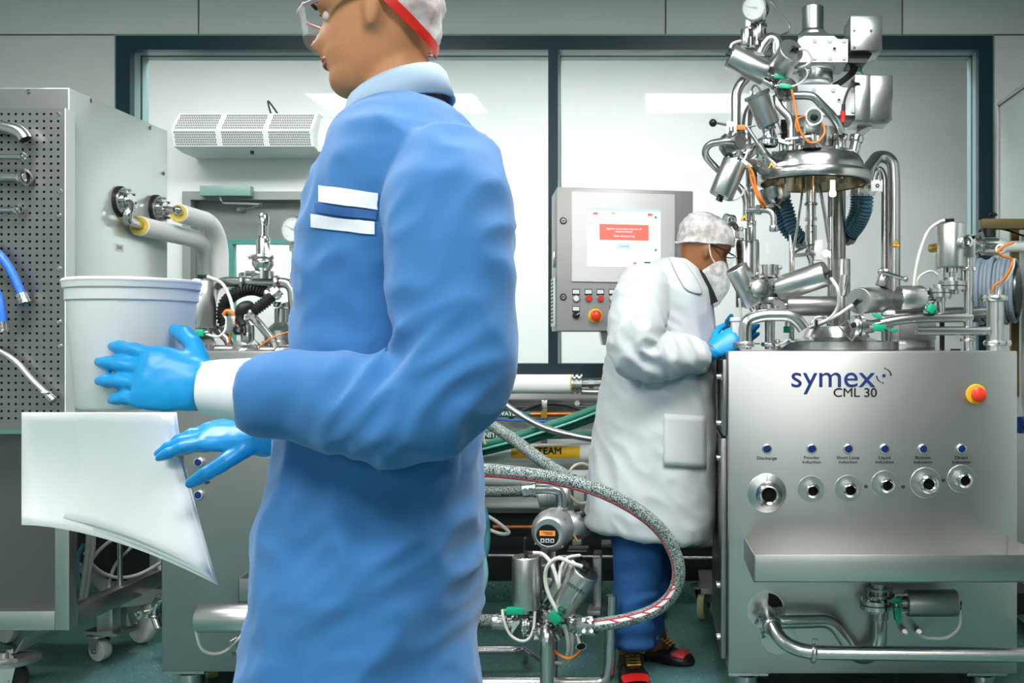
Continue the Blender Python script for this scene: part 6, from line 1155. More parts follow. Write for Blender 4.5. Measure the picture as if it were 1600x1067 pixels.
sbox(917, 328, 1031.5, 329, 'scr_blue'); sbox(936, 337, 1013, 406, 'scr_cream'); sbox(936, 352, 1013, 375, 'scr_red', .0091); sbox(963, 380, 986, 390, 'scr_blue', .0091); sbox(926, 332, 934, 336, 'scr_red'); sbox(954, 333, 962, 335.5, 'scr_red'); sbox(1011, 334, 1019, 338, 'scr_red'); sbox(936, 335.5, 1009, 337.5, 'scr_cyan'); sbox(918, 347, 926, 352, 'scr_green'); sbox(928, 376, 935, 381, 'scr_cyan'); sbox(989, 410, 994, 414, 'scr_red'); sbox(973, 410, 979, 414, 'scr_cyan'); sbox(1006, 409.5, 1016, 411.5, 'ink'); sbox(1018, 409.5, 1028, 411.5, 'ink'); sbox(1015, 349, 1022, 352, 'scr_cyan'); sbox(1015, 380, 1020, 400, 'scr_cyan'); sbox(920, 358, 934, 366, 'scr_cyan')
for x, y in ((1024, 340), (1024, 391)): m = MB(); c_ = TP(x, y, .0088); m.cyl(c_, c_ + tn * .0004, S(2.2, 4.3), n=16); part('screen_icon', m, 'scr_teal', sc)
m = MB(); c_ = TP(1009, 403, .0092); m.cyl(c_, c_ + tn * .0004, S(2, 4.3), n=14); part('screen_icon', m, 'scr_blue', sc)
for s_, y, z_ in (('Agitator and scraper must be off', 358, 4.2), ('Machine locked', 362.3, 4.2), ('Open clamping ring', 369.3, 4.2)): text('screen_text', s_, TP(974.5, y, .0096), S(z_, 4.3), 'scr_white', sc, right=tr_, ext=.0002)
text('screen_text', 'To process', TP(974.5, 385, .0096), S(3.2, 4.3), 'ink_grey', sc, right=tr_, ext=.0002)
for x, y in ((880, 345), (880, 464)): m = MB(); c_ = TP(x, y); m.m('ink').cyl(c_, c_ + tn * .004, S(5.4, 4.25), n=24); m.m('steel').cyl(c_ + tn * .004, c_ + tn * .007, S(3.6, 4.25), n=20); m.m('ink').obox(c_ + tn * .0075, tr_ * .006, tn * .0004, V((0, 0, .0018))); part('lock', m, 'ink', tm)
for x, mt_ in ((900, 'white_plastic'), (919.5, 'red_plastic'), (938, 'red_plastic'), (957, 'white_plastic')):
    m = MB(); c_ = TP(x, 456.5); m.m('ink').obox(c_, tr_ * S(6, 4.25), tn * .001, V((0, 0, S(5, 4.25)))); m.m('white_plastic').obox(c_ + V((0, 0, .002)) + tn * .001, tr_ * S(5, 4.25), tn * .0006, V((0, 0, S(3, 4.25)))); part('button_plate', m, 'ink', tm)
    c_ = TP(x, 466.5); m = MB(); m.m('button_ring').lathe([(0, 0), (S(5.8, 4.25), 0), (S(5.8, 4.25), .008), (S(4.9, 4.25), .010), (S(4.7, 4.25), .006), (0, .006)], c_, tn, 24); m.m(mt_).lathe([(S(4.6, 4.25), .006), (S(4.3, 4.25), .012), (0, .013)], c_, tn, 24); part('push_button', m, mt_, tm, ('white' if 'white' in mt_ else 'red') + ' push button')
for x in (900, 958): m = MB(); c_ = TP(x, 483); m.m('ink').obox(c_, tr_ * S(6, 4.25), tn * .001, V((0, 0, S(5, 4.25)))); m.m('white_plastic').obox(c_ + V((0, 0, .002)) + tn * .001, tr_ * S(5, 4.25), tn * .0006, V((0, 0, S(3, 4.25)))); c_ = TP(x, 492.5); m.m('black_plastic').cyl(c_, c_ + tn * .012, S(5.6, 4.25), n=24); m.obox(c_ + tn * .016, (tr_ * .8 + V((0, 0, .6))) * S(4.6, 4.25), tn * .006, (V((0, 0, .8)) - tr_ * .6) * S(1.4, 4.25), .001); m.m('white_plastic').obox(c_ + tn * .0225 + (tr_ * .8 + V((0, 0, .6))) * S(2.5, 4.25), (tr_ * .8 + V((0, 0, .6))) * S(2, 4.25), tn * .0005, (V((0, 0, .8)) - tr_ * .6) * S(.5, 4.25)); part('selector_switch', m, 'black_plastic', tm, 'black rotary selector')
estop(tm, TP(930, 493.5), S(11.3, 4.25), tn)
m = MB(); m.prism([T(.20, .0, -.1), T(.235, .0, -.1), T(.225, -.06, -.1), T(.212, -.06, -.1)], tn * -.06); m.tube(fillet([T(.32, 0, -.14), T(.32, -.10, -.14), T(.36, -.12, -.14), V((T(.36, 0, -.14).x, T(.36, 0, -.14).y, .02))], .05), .03, 16); m.cyl(V((T(.36, 0, -.14).x, T(.36, 0, -.14).y, 0)), V((T(.36, 0, -.14).x, T(.36, 0, -.14).y, .02)), .14, n=28); part('support_post', m, 'steel', tm)
# ---------------------------------------------------------------- hose reel on the right
hr_ = thing('hose_reel', 'grey striped hose wound on a brown wheel reel at the right edge', 'hose reel', P(1570, 620, 4.1)); ax = V((.88, -.47, 0)).normalized(); rc = P(1556, 455, 4.1)
for i in range(11):
    m = MB(); m.tor(rc + ax * (i - 5.5) * .0165 + V((0, 0, .004 * (i % 2))), ax, .118 + .006 * ((i * 7) % 3), .0098, 40, 10); part('hose_turn', m, 'reel_hose', hr_)
m = MB(); m.cyl(rc - ax * .11, rc + ax * .09, .095, n=32); part('drum', m, 'steel_dark', hr_); wc = rc + ax * .15; m = MB(); m.tor(wc, ax, .165, .011, 44, 10); u_, v_ = perp(ax)
for j in range(5): an_ = 2 * PI * j / 5 + .4; m.tube([wc, wc + (u_ * math.cos(an_) + v_ * math.sin(an_)) * .165], .010, 8)
m.cyl(wc - ax * .03, wc + ax * .03, .03, n=16); part('wheel', m, 'wheel_black', hr_)
m = MB(); m.box(P(1535, 357, 4.05), P(1700, 344, 4.10), .002); m.prism([P(1562, 357, 4.08), P(1572, 357, 4.08), P(1640, 384, 4.08), P(1640, 376, 4.08)], (0, .02, 0)); m.box(P(1580, 620, 4.18), P(1590, 350, 4.2)); m.box(P(1640, 900, 4.0), P(1650, 345, 4.03)); m.prism([P(1528, 372, 4.02), P(1560, 372, 4.02), P(1548, 366, 4.05), P(1535, 366, 4.05)], (0, .1, 0)); part('reel_frame', m, 'brown_steel', hr_); m = MB(); m.cyl(P(1552, 344, 4.07), P(1552, 338, 4.07), S(3, 4.07), n=10); m.lathe([(0, 0), (S(6, 4.07), .004), (S(7, 4.07), .010), (S(5, 4.07), .016), (0, .018)], P(1552, 339, 4.07), (0, 0, 1), 16); part('lock_knob', m, 'black_plastic', hr_); part('pivot', MB().cyl(P(1545, 370, 4.05), P(1545, 358, 4.05), S(10, 4.05), n=18), 'black_plastic', hr_)
part('reel_stand', MB().box(P(1585, 960, 4.0), P(1660, 900, 4.3)), 'wheel_black', hr_)
t = thing('blue_coupler', 'ribbed blue coupler poking out right of the machine front', 'coupler', P(1596, 672, 3.7)); m = MB(); m.cyl(P(1591, 664, 3.62), P(1625, 662, 3.78), S(12, 3.7), n=18)
for j in range(10): m.cyl(P(1592, 664, 3.62) + V((0, math.cos(j * .628), math.sin(j * .628))) * S(12, 3.7), P(1625, 662, 3.78) + V((0, math.cos(j * .628), math.sin(j * .628))) * S(12, 3.7), .003, n=6)
part('ribbed_grip', m, 'ink_blue', t); part('tail', MB().tube([P(1620, 662, 3.77), P(1636, 720, 3.78), P(1636, 1030, 3.78)], .012, 10), 'black_rubber', t)
# ---------------------------------------------------------------- people
HEAD = [(-.122, .060, .010, .022), (-.116, .082, -.012, .040), (-.104, .091, -.035, .050), (-.090, .0925, -.052, .057), (-.078, .087, -.060, .061), (-.068, .0915, -.066, .063), (-.061, .0885, -.069, .0645), (-.054, .0925, -.072, .066), (-.044, .0885, -.077, .0675), (-.030, .088, -.083, .0695), (-.012, .084, -.090, .072), (.004, .082, -.095, .074), (.016, .088, -.098, .0755), (.026, .0925, -.100, .0765), (.045, .091, -.102, .0775), (.065, .084, -.100, .0765), (.083, .070, -.092, .071), (.098, .050, -.078, .060), (.109, .028, -.058, .044), (.116, .006, -.034, .025), (.118, -.008, -.022, .010)]
def head_rows(sc=1.0, n=48, grow=0.0):
    rows = []
    for z, f, b, w_ in HEAD:
        c, a = (f + b) / 2, (f - b) / 2; row = []
        for k in range(n):
            t = 2 * PI * k / n; ct, st = math.cos(t), math.sin(t); e = .85
            x = c + (a + grow) * math.copysign(abs(ct) ** e, ct); y = (w_ + grow) * math.copysign(abs(st) ** e, st); zz = z + grow * (z / .118)
            if ct > 0 and grow == 0:
                x += .027 * math.exp(-((y / .011) ** 2)) * math.exp(-(((z + .034) / .016) ** 2)) + .013 * math.exp(-((y / .009) ** 2)) * math.exp(-(((z + .010) / .018) ** 2))          # nose
                x -= .010 * math.exp(-(((abs(y) - .031) / .014) ** 2)) * math.exp(-(((z - .002) / .010) ** 2))                          # eye sockets
                x += .004 * math.exp(-(((abs(y) - .030) / .016) ** 2)) * math.exp(-(((z - .020) / .006) ** 2))                          # brow
                x += .004 * math.exp(-((y / .020) ** 2)) * (math.exp(-(((z + .056) / .005) ** 2)) + math.exp(-(((z + .068) / .005) ** 2)))   # lips
            row.append(V((x, y, zz)) * sc)
        rows.append(row)
    return rows
def frame_of(fwd, up):
    f = V(fwd).normalized(); u = ortho(f, up); l = u.cross(f); return Matrix((f, l, u)).transposed()
def add_head(mb, c, R, sc=1.0):
    rows = [[V(c) + R @ p for p in r] for r in head_rows(sc)]
    G = mb.grid(rows, closed=True); mb.f(G[0][::-1]); mb.f(G[-1])
    for s in (-1, 1):                                                    # ears
        for dx, dz, r_ in ((-.006, -.006, .015), (-.004, -.018, .013), (0, -.030, .010)):
            q = V(c) + R @ (V((dx, s * .078, dz)) * sc); mb.sph(q, r_ * sc, 10, (1, .55, 1.1))
def shell_planes(planes, grow, c, R, sc=1.0, wob=.003, n=72):
    """a cloth shell over the head, cut clean along planes given as (point, normal to keep) in head axes"""
    base = head_rows(1.0, n, grow); mb = MB(); rows = []; K = 48
    for i in range(K + 1):
        f = i / K * (len(base) - 1); j = min(len(base) - 2, int(f)); t = f - j; r = []
        for a, b in zip(base[j], base[j + 1]):
            p = a.lerp(b, t); d_ = V((p.x, p.y, p.z * .6)).normalized(); r.append(p + d_ * (mnoise.noise(p * 42 + V((3, 1, 7))) * wob + mnoise.noise(p * 95) * wob * .45))
        rows.append(r)
    G = mb.grid(rows, closed=True); mb.f(G[-1])
    for co, no in planes: bmesh.ops.bisect_plane(mb.b, geom=mb.b.verts[:] + mb.b.edges[:] + mb.b.faces[:], plane_co=V(co), plane_no=V(no), clear_inner=True)
    for v in mb.b.verts: v.co = V(c) + R @ (v.co * sc)
    return mb
def add_hand(mb, w_, d, nrm, thumb, sc=1.0, curls=(55, 60, 65, 70), tcurl=35, spread=.05):
    """gloved hand: palm, four unequal bent fingers, thumb leaving the side of the palm"""
    w_ = V(w_); d = V(d).normalized(); nrm = ortho(d, nrm); t = ortho(d, thumb); t = (t - nrm * t.dot(nrm)).normalized()
    pal = [w_ + d * .004 * sc, w_ + d * .030 * sc, w_ + d * .060 * sc, w_ + d * .090 * sc, w_ + d * .103 * sc]
    rows = []
    for p, rx, rn in zip([w_ - d * .03 * sc] + pal, (.031, .030, .036, .042, .043, .040), (.024, .022, .019, .017, .0145, .010)):
        rows.append([p + t * math.cos(2 * PI * k / 20) * rx * sc + nrm * math.sin(2 * PI * k / 20) * rn * sc for k in range(20)])
    G = mb.grid(rows, closed=True); mb.f(G[0][::-1]); mb.f(G[-1])
    for i, (off, L, r_) in enumerate(((.029, .076, .0098), (.010, .084, .0102), (-.010, .078, .0098), (-.029, .061, .0088))):
        b = w_ + d * (.088 if i in (1, 2) else .082) * sc + t * off * sc; dd = (d + t * spread * (1.5 - i)).normalized(); cu = math.radians(curls[i]); ax = t; pts = [b - dd * .02 * sc, b + dd * .008 * sc]; rr = [r_ * .95 * sc, r_ * 1.12 * sc]; p = pts[-1]
        for s_, fr in enumerate((.45, .30, .25)):
            dd = Quaternion(ax, cu * (.42, .36, .22)[s_] * (1 if ax.cross(d).dot(nrm) < 0 else -1)) @ dd
            for h in (.5, 1.0): pts.append(p + dd * L * fr * h * sc); rr.append(r_ * sc * (1.0 - .08 * s_ + (.06 if h == 1.0 and s_ < 2 else -.03)))
            p = pts[-1]
        rr[-1] *= .78; mb.tube(pts, rr, 12)
        mb.sph(pts[-1], rr[-1] * .98, 10)
    b = w_ + d * .030 * sc + t * .026 * sc - nrm * .006 * sc; dd = (d * .62 + t * .75 - nrm * .25).normalized(); pts = [w_ + d * .012 * sc + t * .012 * sc, b]; rr = [.016 * sc, .0145 * sc]; p = b
    for s_, L in enumerate((.036, .030, .026)):
        pts.append(p + dd * L * sc); p = pts[-1]; rr.append((.0125, .0115, .009)[s_] * sc); dd = (Quaternion(nrm, math.radians(tcurl * .5) * (1 if nrm.cross(t).dot(d) > 0 else -1)) @ dd); dd = (dd - nrm * .18).normalized()
    mb.tube(pts, rr, 12); mb.sph(pts[-1], rr[-1] * .98, 10)
def superring(c, ax, ay, n=40, e=.9):
    out = []
    for k in range(n):
        t = 2 * PI * k / n; ct, st = math.cos(t), math.sin(t); out.append(V(c) + V(ax) * math.copysign(abs(ct) ** e, ct) + V(ay) * math.copysign(abs(st) ** e, st))
    return out
def loft(mb, rows):
    G = mb.grid(rows, closed=True); mb.f(G[0][::-1]); mb.f(G[-1])
def px_torso(mb, rows, d, e=.9):
    """rows of (y at back, y at front, x back, x front, half depth, shift of depth)"""
    R = []
    for yb, yf, xb, xf, hw, sh in rows:
        a, b = P(xb, yb, d + sh), P(xf, yf, d + sh); R.append(superring((a + b) / 2, (b - a) / 2, V((0, hw, 0)), 44, e))
    loft(mb, R)
def smooth_path(pts, rs, k=6):
    q = catmull(pts, k); n = len(pts) - 1; out = []
    for i in range(len(q)):
        f = min(n - 1e-6, i / k); j = int(f); t = f - j; out.append(rs[j] * (1 - t) + rs[j + 1] * t)
    return q, out
def wrinkle(me, fn):
    me.update(); nr = [v.normal.copy() for v in me.vertices]
    for v, n_ in zip(me.vertices, nr): v.co += n_ * fn(v.co)
def ridge(p): return 1 - 2 * abs(mnoise.noise(p))
def cloth(name, mb, vox, mt, parent, fn=None, label=None, it=3):
    me = baked(mb, [('REMESH', dict(mode='VOXEL', voxel_size=vox)), ('SMOOTH', dict(factor=.5, iterations=it))])
    if fn: wrinkle(me, fn)
    return meshpart(name, me, mt, parent, label)
def body(name, label, loc, parts_fn, vox, mt):
    mb = MB(); parts_fn(mb); me = baked(mb, [('REMESH', dict(mode='VOXEL', voxel_size=vox)), ('SMOOTH', dict(factor=.5, iterations=1))])
    loc = V(loc); me.transform(Matrix.Translation(-loc)); me.name = name
    for p in me.polygons: p.use_smooth = True
    me.materials.clear(); me.materials.append(MATS[mt]); o = bpy.data.objects.new(name, me); COL.objects.link(o); o.location = loc; WORLD[o] = loc
    return tag(o, label, 'person')
def shoe(parent, heel, toe, h, w_, mts, lab=None):
    """work boot: rubber foot with red toe cap, leather upper, laces; heel and toe are points on the floor"""
    heel, toe = V(heel), V(toe); d = (toe - heel).normalized(); s = V((0, 0, 1)).cross(d); L = (toe - heel).length; z = V((0, 0, 1)); rows = []
    for f, wf, hf in ((0, .55, .55), (.06, .8, .62), (.25, .82, .66), (.45, .88, .70), (.62, 1.0, .60), (.78, 1.0, .50), (.9, .86, .44), (.97, .6, .36), (1, .35, .28)):
        c = heel + d * L * f; ring = []
        for k in range(20):
            t = 2 * PI * k / 20; x, y = math.cos(t), math.sin(t); ring.append(c + s * math.copysign(abs(x) ** .7, x) * w_ * .5 * wf + z * (h * hf * .5 + math.copysign(abs(y) ** .7, y) * h * hf * .5))
        rows.append(ring)
    m = MB(); loft(m, rows); o = part('boot', m, mts[0], parent, lab)
    m = MB(); so = [[p + (p - (heel + d * L * .5)).normalized() * .004 for p in r] for r in rows]; flat = [[V((p.x, p.y, min(p.z, .018))) for p in r] for r in so]; loft(m, flat); part('sole', m, 'black_rubber', o)
    m = MB(); R2 = []
    for f, wf, hf in ((.72, 1.01, .545), (.78, 1.0, .515), (.85, .95, .485), (.92, .83, .44)):
        c = heel + d * L * f; ring = []
        for k in range(13):
            t = math.radians(32 + 116 * k / 12); x, y = math.cos(t), math.sin(t); ring.append(c + s * math.copysign(abs(x) ** .7, x) * (w_ * .5 * wf + .003) + z * (h * hf * .5 + math.copysign(abs(y) ** .7, y) * (h * hf * .5 + .003)))
        R2.append(ring)
    m.grid(R2); part('toe_cap', m, mts[1], o, 'red toe cap')
    m = MB(); up = []
    for f, zz, rx, ry in ((.30, .52, .44, .26), (.30, .85, .42, .24), (.28, 1.15, .42, .22), (.26, 1.5, .44, .22)):
        c = heel + d * L * f + z * h * zz; up.append([c + s * math.cos(2 * PI * k / 24) * w_ * rx + d * math.sin(2 * PI * k / 24) * L * ry for k in range(24)])
    loft(m, up); tg_ = [[heel + d * L * f + s * q * w_ * .2 + z * h * zz for q in (-1, 1)] for f, zz in ((.42, 1.2), (.56, .74))]; m.obox(heel + d * L * .5 + z * h * .80, d * L * .12 - z * h * .14, s * w_ * .22, (z * .8 + d * .5) * .010, .003); part('upper', m, mts[2], o)
    m = MB()
    for i in range(5):
        f = i / 4; a = heel + d * L * (.40 + .20 * f) + z * h * (1.06 - .30 * f) + (z * .8 + d * .5) * .008
        m.tube([a - s * w_ * .24, a + s * w_ * .24 + d * L * .03], .0028, 6); m.tube([a + s * w_ * .24, a - s * w_ * .24 + d * L * .03], .0028, 6)
    q = heel + d * L * .40 + z * h * 1.1 + (z + d) * .012
    for k in (-1, 1): m.tube(catmull([q, q + s * k * .03 + z * .015, q + s * k * .045 - z * .01, q + s * k * .012], 5), .0028, 6)
    part('lace', m, mts[3], o, 'yellow-brown laces'); return o

def project_rows(o, off, pts, lift):
    """a patch lying on a garment's camera side"""
    from mathutils.bvhtree import BVHTree
    bv = BVHTree.FromPolygons([v.co + off for v in o.data.vertices], [tuple(p.vertices) for p in o.data.polygons]); rows = []; E = V((0, 0, H)); last = None
    for r in pts:
        row = []
        for px, py in r:
            h = bv.ray_cast(E, (P(px, py, 1.0) - E).normalized()); p = h[0] + h[1] * lift if h[0] is not None else last; last = p; row.append(p)
        rows.append(row)
    m = MB(); m.grid(rows); return m
def project_grid(o, off, x0, x1, y0, y1, slope, lift, nx, ny):
    return project_rows(o, off, [[(x0 + (x1 - x0) * j / nx, y0 + (y1 - y0) * i / ny + slope * j / nx) for j in range(nx + 1)] for i in range(ny + 1)], lift)
# ------------------------------------------------ man in the white coat
DP = 3.72
hc = P(1100, 389, DP); RH = frame_of((.90, .18, -.36), (.34, .05, .94))
def pb(mb):
    add_head(mb, hc, RH, 1.02)
    mb.tube(catmull([P(1092, 405, DP), P(1076, 432, DP), P(1058, 462, DP)], 5), [.056, .056, .057, .058, .060, .062, .064, .068, .072, .078, .085], 20)
    px_torso(mb, [(430, 430, 1030, 1080, .10, 0), (470, 470, 985, 1096, .19, 0), (560, 560, 965, 1100, .17, 0), (650, 650, 955, 1090, .17, 0), (740, 740, 950, 1080, .18, 0)], DP)
    for pts, rs in (([P(1010, 450, DP - .19), P(995, 552, DP - .27), P(1060, 556, DP - .25), P(1112, 550, DP - .20)], [.062, .05, .043, .028]), ([P(1030, 450, DP + .19), P(1040, 552, DP + .22), P(1100, 552, DP + .12), P(1128, 548, DP + .02)], [.062, .05, .043, .028])):
        q, r_ = smooth_path(pts, rs); mb.tube(q, r_, 16)
    for pts, rs in (([P(985, 730, DP - .10), P(990, 860, DP - .12), P(990, 1010, DP - .13)], [.09, .062, .042]), ([P(1015, 730, DP + .10), P(1020, 860, DP + .10), P(1010, 1000, DP + .11)], [.09, .062, .042])):
        q, r_ = smooth_path(pts, rs); mb.tube(q, r_, 16)
    add_hand(mb, P(1110, 550, DP - .20), (.62, .1, .36), (-.3, -1, .3), (.5, .5, .6), .78, (60, 65, 70, 75)); add_hand(mb, P(1132, 546, DP + .02), (.55, -.1, .45), (.3, 1, .1), (.2, -.4, .8), .76, (60, 60, 65, 65))
pm = body('person', 'man in white lab coat, hair net and beard net bending over the right machine', P(1000, 1066, 3.62), pb, .006, 'skin_coat')
def fold_white(p):
    low = max(0., min(1., (1.0 - p.z) / .25)); arm = math.exp(-((p.x + .02) / .16) ** 2) * math.exp(-((p.z - 1.2) / .13) ** 2) * (1 if p.y < 3.55 else .3)
    v = ridge(V((p.x * 7 + p.z * 2, p.y * 7, p.z * 1.2))) * .013 * (.35 + .65 * low) + ridge(V((p.x * 15 + p.z * 8, p.y * 9, p.z * 10))) * .005
    return v + arm * .022 * ridge(V((p.x * 16 + p.z * 14, p.y * 6, p.z * 10 - p.x * 8)))
mb = MB()
px_torso(mb, [(404, 410, 1042, 1080, .065, 0), (411, 424, 1022, 1094, .12, 0), (424, 440, 1001, 1101, .18, 0), (444, 455, 983, 1107, .215, 0), (470, 478, 968, 1112, .228, 0), (505, 508, 958, 1116, .226, 0), (552, 552, 950, 1117, .222, 0), (605, 605, 940, 1116, .228, 0), (655, 655, 932, 1116, .236, 0), (705, 705, 926, 1116, .244, 0), (752, 758, 921, 1115, .25, 0), (795, 812, 916, 1112, .252, 0), (806, 830, 914, 1109, .253, 0), (812, 838, 915, 1107, .25, 0)], DP)
for pts, rs in (([P(1012, 440, DP - .15), P(1002, 470, DP - .22), P(992, 520, DP - .27), P(998, 552, DP - .27), P(1030, 556, DP - .26), P(1070, 556, DP - .24), P(1101, 557, DP - .21)], [.085, .096, .090, .084, .076, .064, .050]), ([P(1040, 440, DP + .14), P(1040, 490, DP + .2), P(1052, 545, DP + .22), P(1090, 556, DP + .14), P(1118, 556, DP + .05)], [.09, .09, .08, .06, .05])):
    q, r_ = smooth_path(pts, rs, 8); mb.tube(q, r_, 24)
coat = cloth('lab_coat', mb, .0085, 'coat_white', pm, fold_white, 'white knee-length lab coat')
# lapel, pocket, seams
m = project_rows(coat, pm.location, [[(1044, 404), (1052, 402), (1060, 403)], [(1049, 416), (1060, 414), (1072, 415)], [(1055, 430), (1068, 430), (1083, 430)], [(1063, 444), (1077, 446), (1092, 446)], [(1070, 455), (1084, 461), (1099, 463)]], .004)
c_ = part('lapel', m, 'coat_white', coat); md = c_.modifiers.new('Solidify', 'SOLIDIFY'); md.thickness = .007; md = c_.modifiers.new('Subsurf', 'SUBSURF'); md.levels = md.render_levels = 1
m = project_grid(coat, pm.location, 1037, 1102, 646, 728, 4, .0035, 8, 8); c_ = part('pocket', m, 'coat_white', coat); md = c_.modifiers.new('Solidify', 'SOLIDIFY'); md.thickness = .004
m = MB(); m.tube(catmull([P(1101, 535, DP - .26), P(1106, 556, DP - .265), P(1101, 578, DP - .25)], 4), .003, 6); part('cuff_seam', m, 'coat_white', coat)
m = MB(); m.tube(catmull([P(1080, 420, DP), P(1091, 446, DP - .05), P(1104, 478, DP - .05)], 5), [.046] * 11, 16); part('dark_shirt', m, 'shirt_dark', pm, 'dark shirt at the open collar')
mb = MB()
for pts, rs in (([P(993, 740, DP - .09), P(996, 850, DP - .11), P(996, 900, DP - .115), P(991, 950, DP - .12), P(990, 1010, DP - .13)], [.115, .092, .085, .074, .068]), ([P(1012, 740, DP + .09), P(1014, 850, DP + .09), P(1012, 910, DP + .10), P(1008, 975, DP + .11), P(1008, 1000, DP + .11)], [.115, .09, .08, .07, .066])):
    q, r_ = smooth_path(pts, rs, 6); mb.tube(q, r_, 22)
cloth('jeans', mb, .009, 'denim', pm, lambda p: ridge(V((p.x * 9, p.y * 9, p.z * 16))) * .005 * (1.6 if p.z < .32 else .6), 'blue denim trousers')
f1 = V((P(985, 0, 3.66).x, 3.70, 0)); shoe(pm, f1 + V((-.01, .02, 0)), V((P(996, 0, 3.42).x, 3.44, 0)), .085, .105, ('shoe_black', 'shoe_red', 'leather', 'lace'))
f2 = V((P(1006, 0, 3.84).x - .02, 3.86, 0)); shoe(pm, f2, V((P(1081, 0, 3.78).x, 3.76, 0)), .085, .105, ('shoe_black', 'shoe_red', 'leather', 'lace'))
m = shell_planes([((0, 0, .016), (-.34, 0, 1))], .010, hc, RH, 1.02, .006); part('hair_net', m, 'hair_net', pm, 'translucent white hair net', sharp=180)
# folded rim of the net
pts = []
for k in range(49):
    t = 2 * PI * k / 48; x = -.006 + .100 * math.cos(t); y = .082 * math.sin(t); pts.append(hc + RH @ (V((x, y, .018 + .34 * x + .003 * math.sin(5 * t))) * 1.03))
m = MB(); m.tube(pts, [(.007 + .002 * math.sin(9 * k), .004) for k in range(49)], 8); part('net_rim', m, 'hair_net', pm, sharp=180)
mb = MB(); rows = []
for i in range(26):
    f = i / 25; ph = PI * f; z = -.008 - .092 + .096 * math.cos(ph); R_ = math.sin(ph) ** .75
    rows.append([hc + RH @ (V((.058 + .018 * f + R_ * (.074 if math.cos(2 * PI * k / 36) > 0 else .085) * math.cos(2 * PI * k / 36), R_ * .078 * math.sin(2 * PI * k / 36), z + .03 * math.cos(2 * PI * k / 36) * (1 - f) * -.4)) + V((0, 0, 0))) for k in range(36)])
rows = [[p + (p - hc).normalized() * (mnoise.noise(p * 40) * .005) for p in r] for r in rows]; G = mb.grid(rows, closed=True); part('beard_net', mb, 'beard_net', pm, 'translucent white beard net', sharp=180)
m = MB(); m.tube(catmull([hc + RH @ V((-.012, -.084, .03)), hc + RH @ V((.0, -.086, .0)), hc + RH @ V((.02, -.084, -.03)), hc + RH @ V((.05, -.08, -.05))], 5), .003, 6); part('ear_loop', m, 'hair_net', pm)
gl = MB(); gl.m('black_plastic')
for s in (-1, 1): gl.tube([hc + RH @ V((-.005, s * .084, .012)), hc + RH @ V((.06, s * .080, .012)), hc + RH @ V((.096, s * .066, .010))], .0028, 8)
gl.tube(catmull([hc + RH @ V((.096, -.066, .012)), hc + RH @ V((.116, -.03, .014)), hc + RH @ V((.119, 0, .014)), hc + RH @ V((.116, .03, .014)), hc + RH @ V((.096, .066, .012))], 5), .0022, 8)
gp = part('safety_glasses', gl, 'black_plastic', pm, 'dark-framed safety glasses')
m = MB(); rows = []
for zz in (.012, -.002, -.018, -.030): rows.append([hc + RH @ V((.096 + .022 * math.cos(a), .066 * math.sin(a), zz)) for a in [math.radians(-88 + 176 * k / 20) for k in range(21)]])
m.grid(rows); part('lens', m, 'lens_clear', gp)
mb = MB(); add_hand(mb, P(1110, 550, DP - .20), (.62, .1, .36), (-.3, -1, .3), (.5, .5, .6), 1.08, (60, 65, 70, 75)); mb.tube([P(1108, 554, DP - .2), P(1114, 545, DP - .2)], .036, 16); cloth('glove', mb, .0035, 'glove', pm, None, 'bright blue glove', 2)
mb = MB(); add_hand(mb, P(1132, 546, DP + .02), (.55, -.1, .45), (.3, 1, .1), (.2, -.4, .8), 1.06, (60, 60, 65, 65)); mb.tube([P(1128, 552, DP + .02), P(1135, 541, DP + .02)], .036, 16); cloth('glove', mb, .0035, 'glove', pm, None, 'bright blue glove', 2)
t = thing('sample_cup', 'square white plastic cup held in blue gloves at the machine top', 'cup', P(1156, 532, 3.56)); m = MB(); a_ = P(1156, 532, 3.56); h0 = P(0, 497, 3.56).z - a_.z
m.hexa([a_ + V((x * .026, y * .026, 0)) for x, y in ((-1, -1), (1, -1), (1, 1), (-1, 1))] + [a_ + V((x * .032, y * .032, h0)) for x, y in ((-1, -1), (1, -1), (1, 1), (-1, 1))], .003); part('cup_body', m, 'pail', t); m = MB(); m.box(a_ + V((-.035, -.035, h0 - .012)), a_ + V((.035, .035, h0 + .002)), .002); part('cup_rim', m, 'white_plastic', t)
solo('stirring_rod', MB().cyl(P(1160, 515, 3.52), P(1155, 466, 3.50), S(2, 3.5), n=8), 'clear_hose', 'thin pale rod sticking out of the white cup', 'rod')

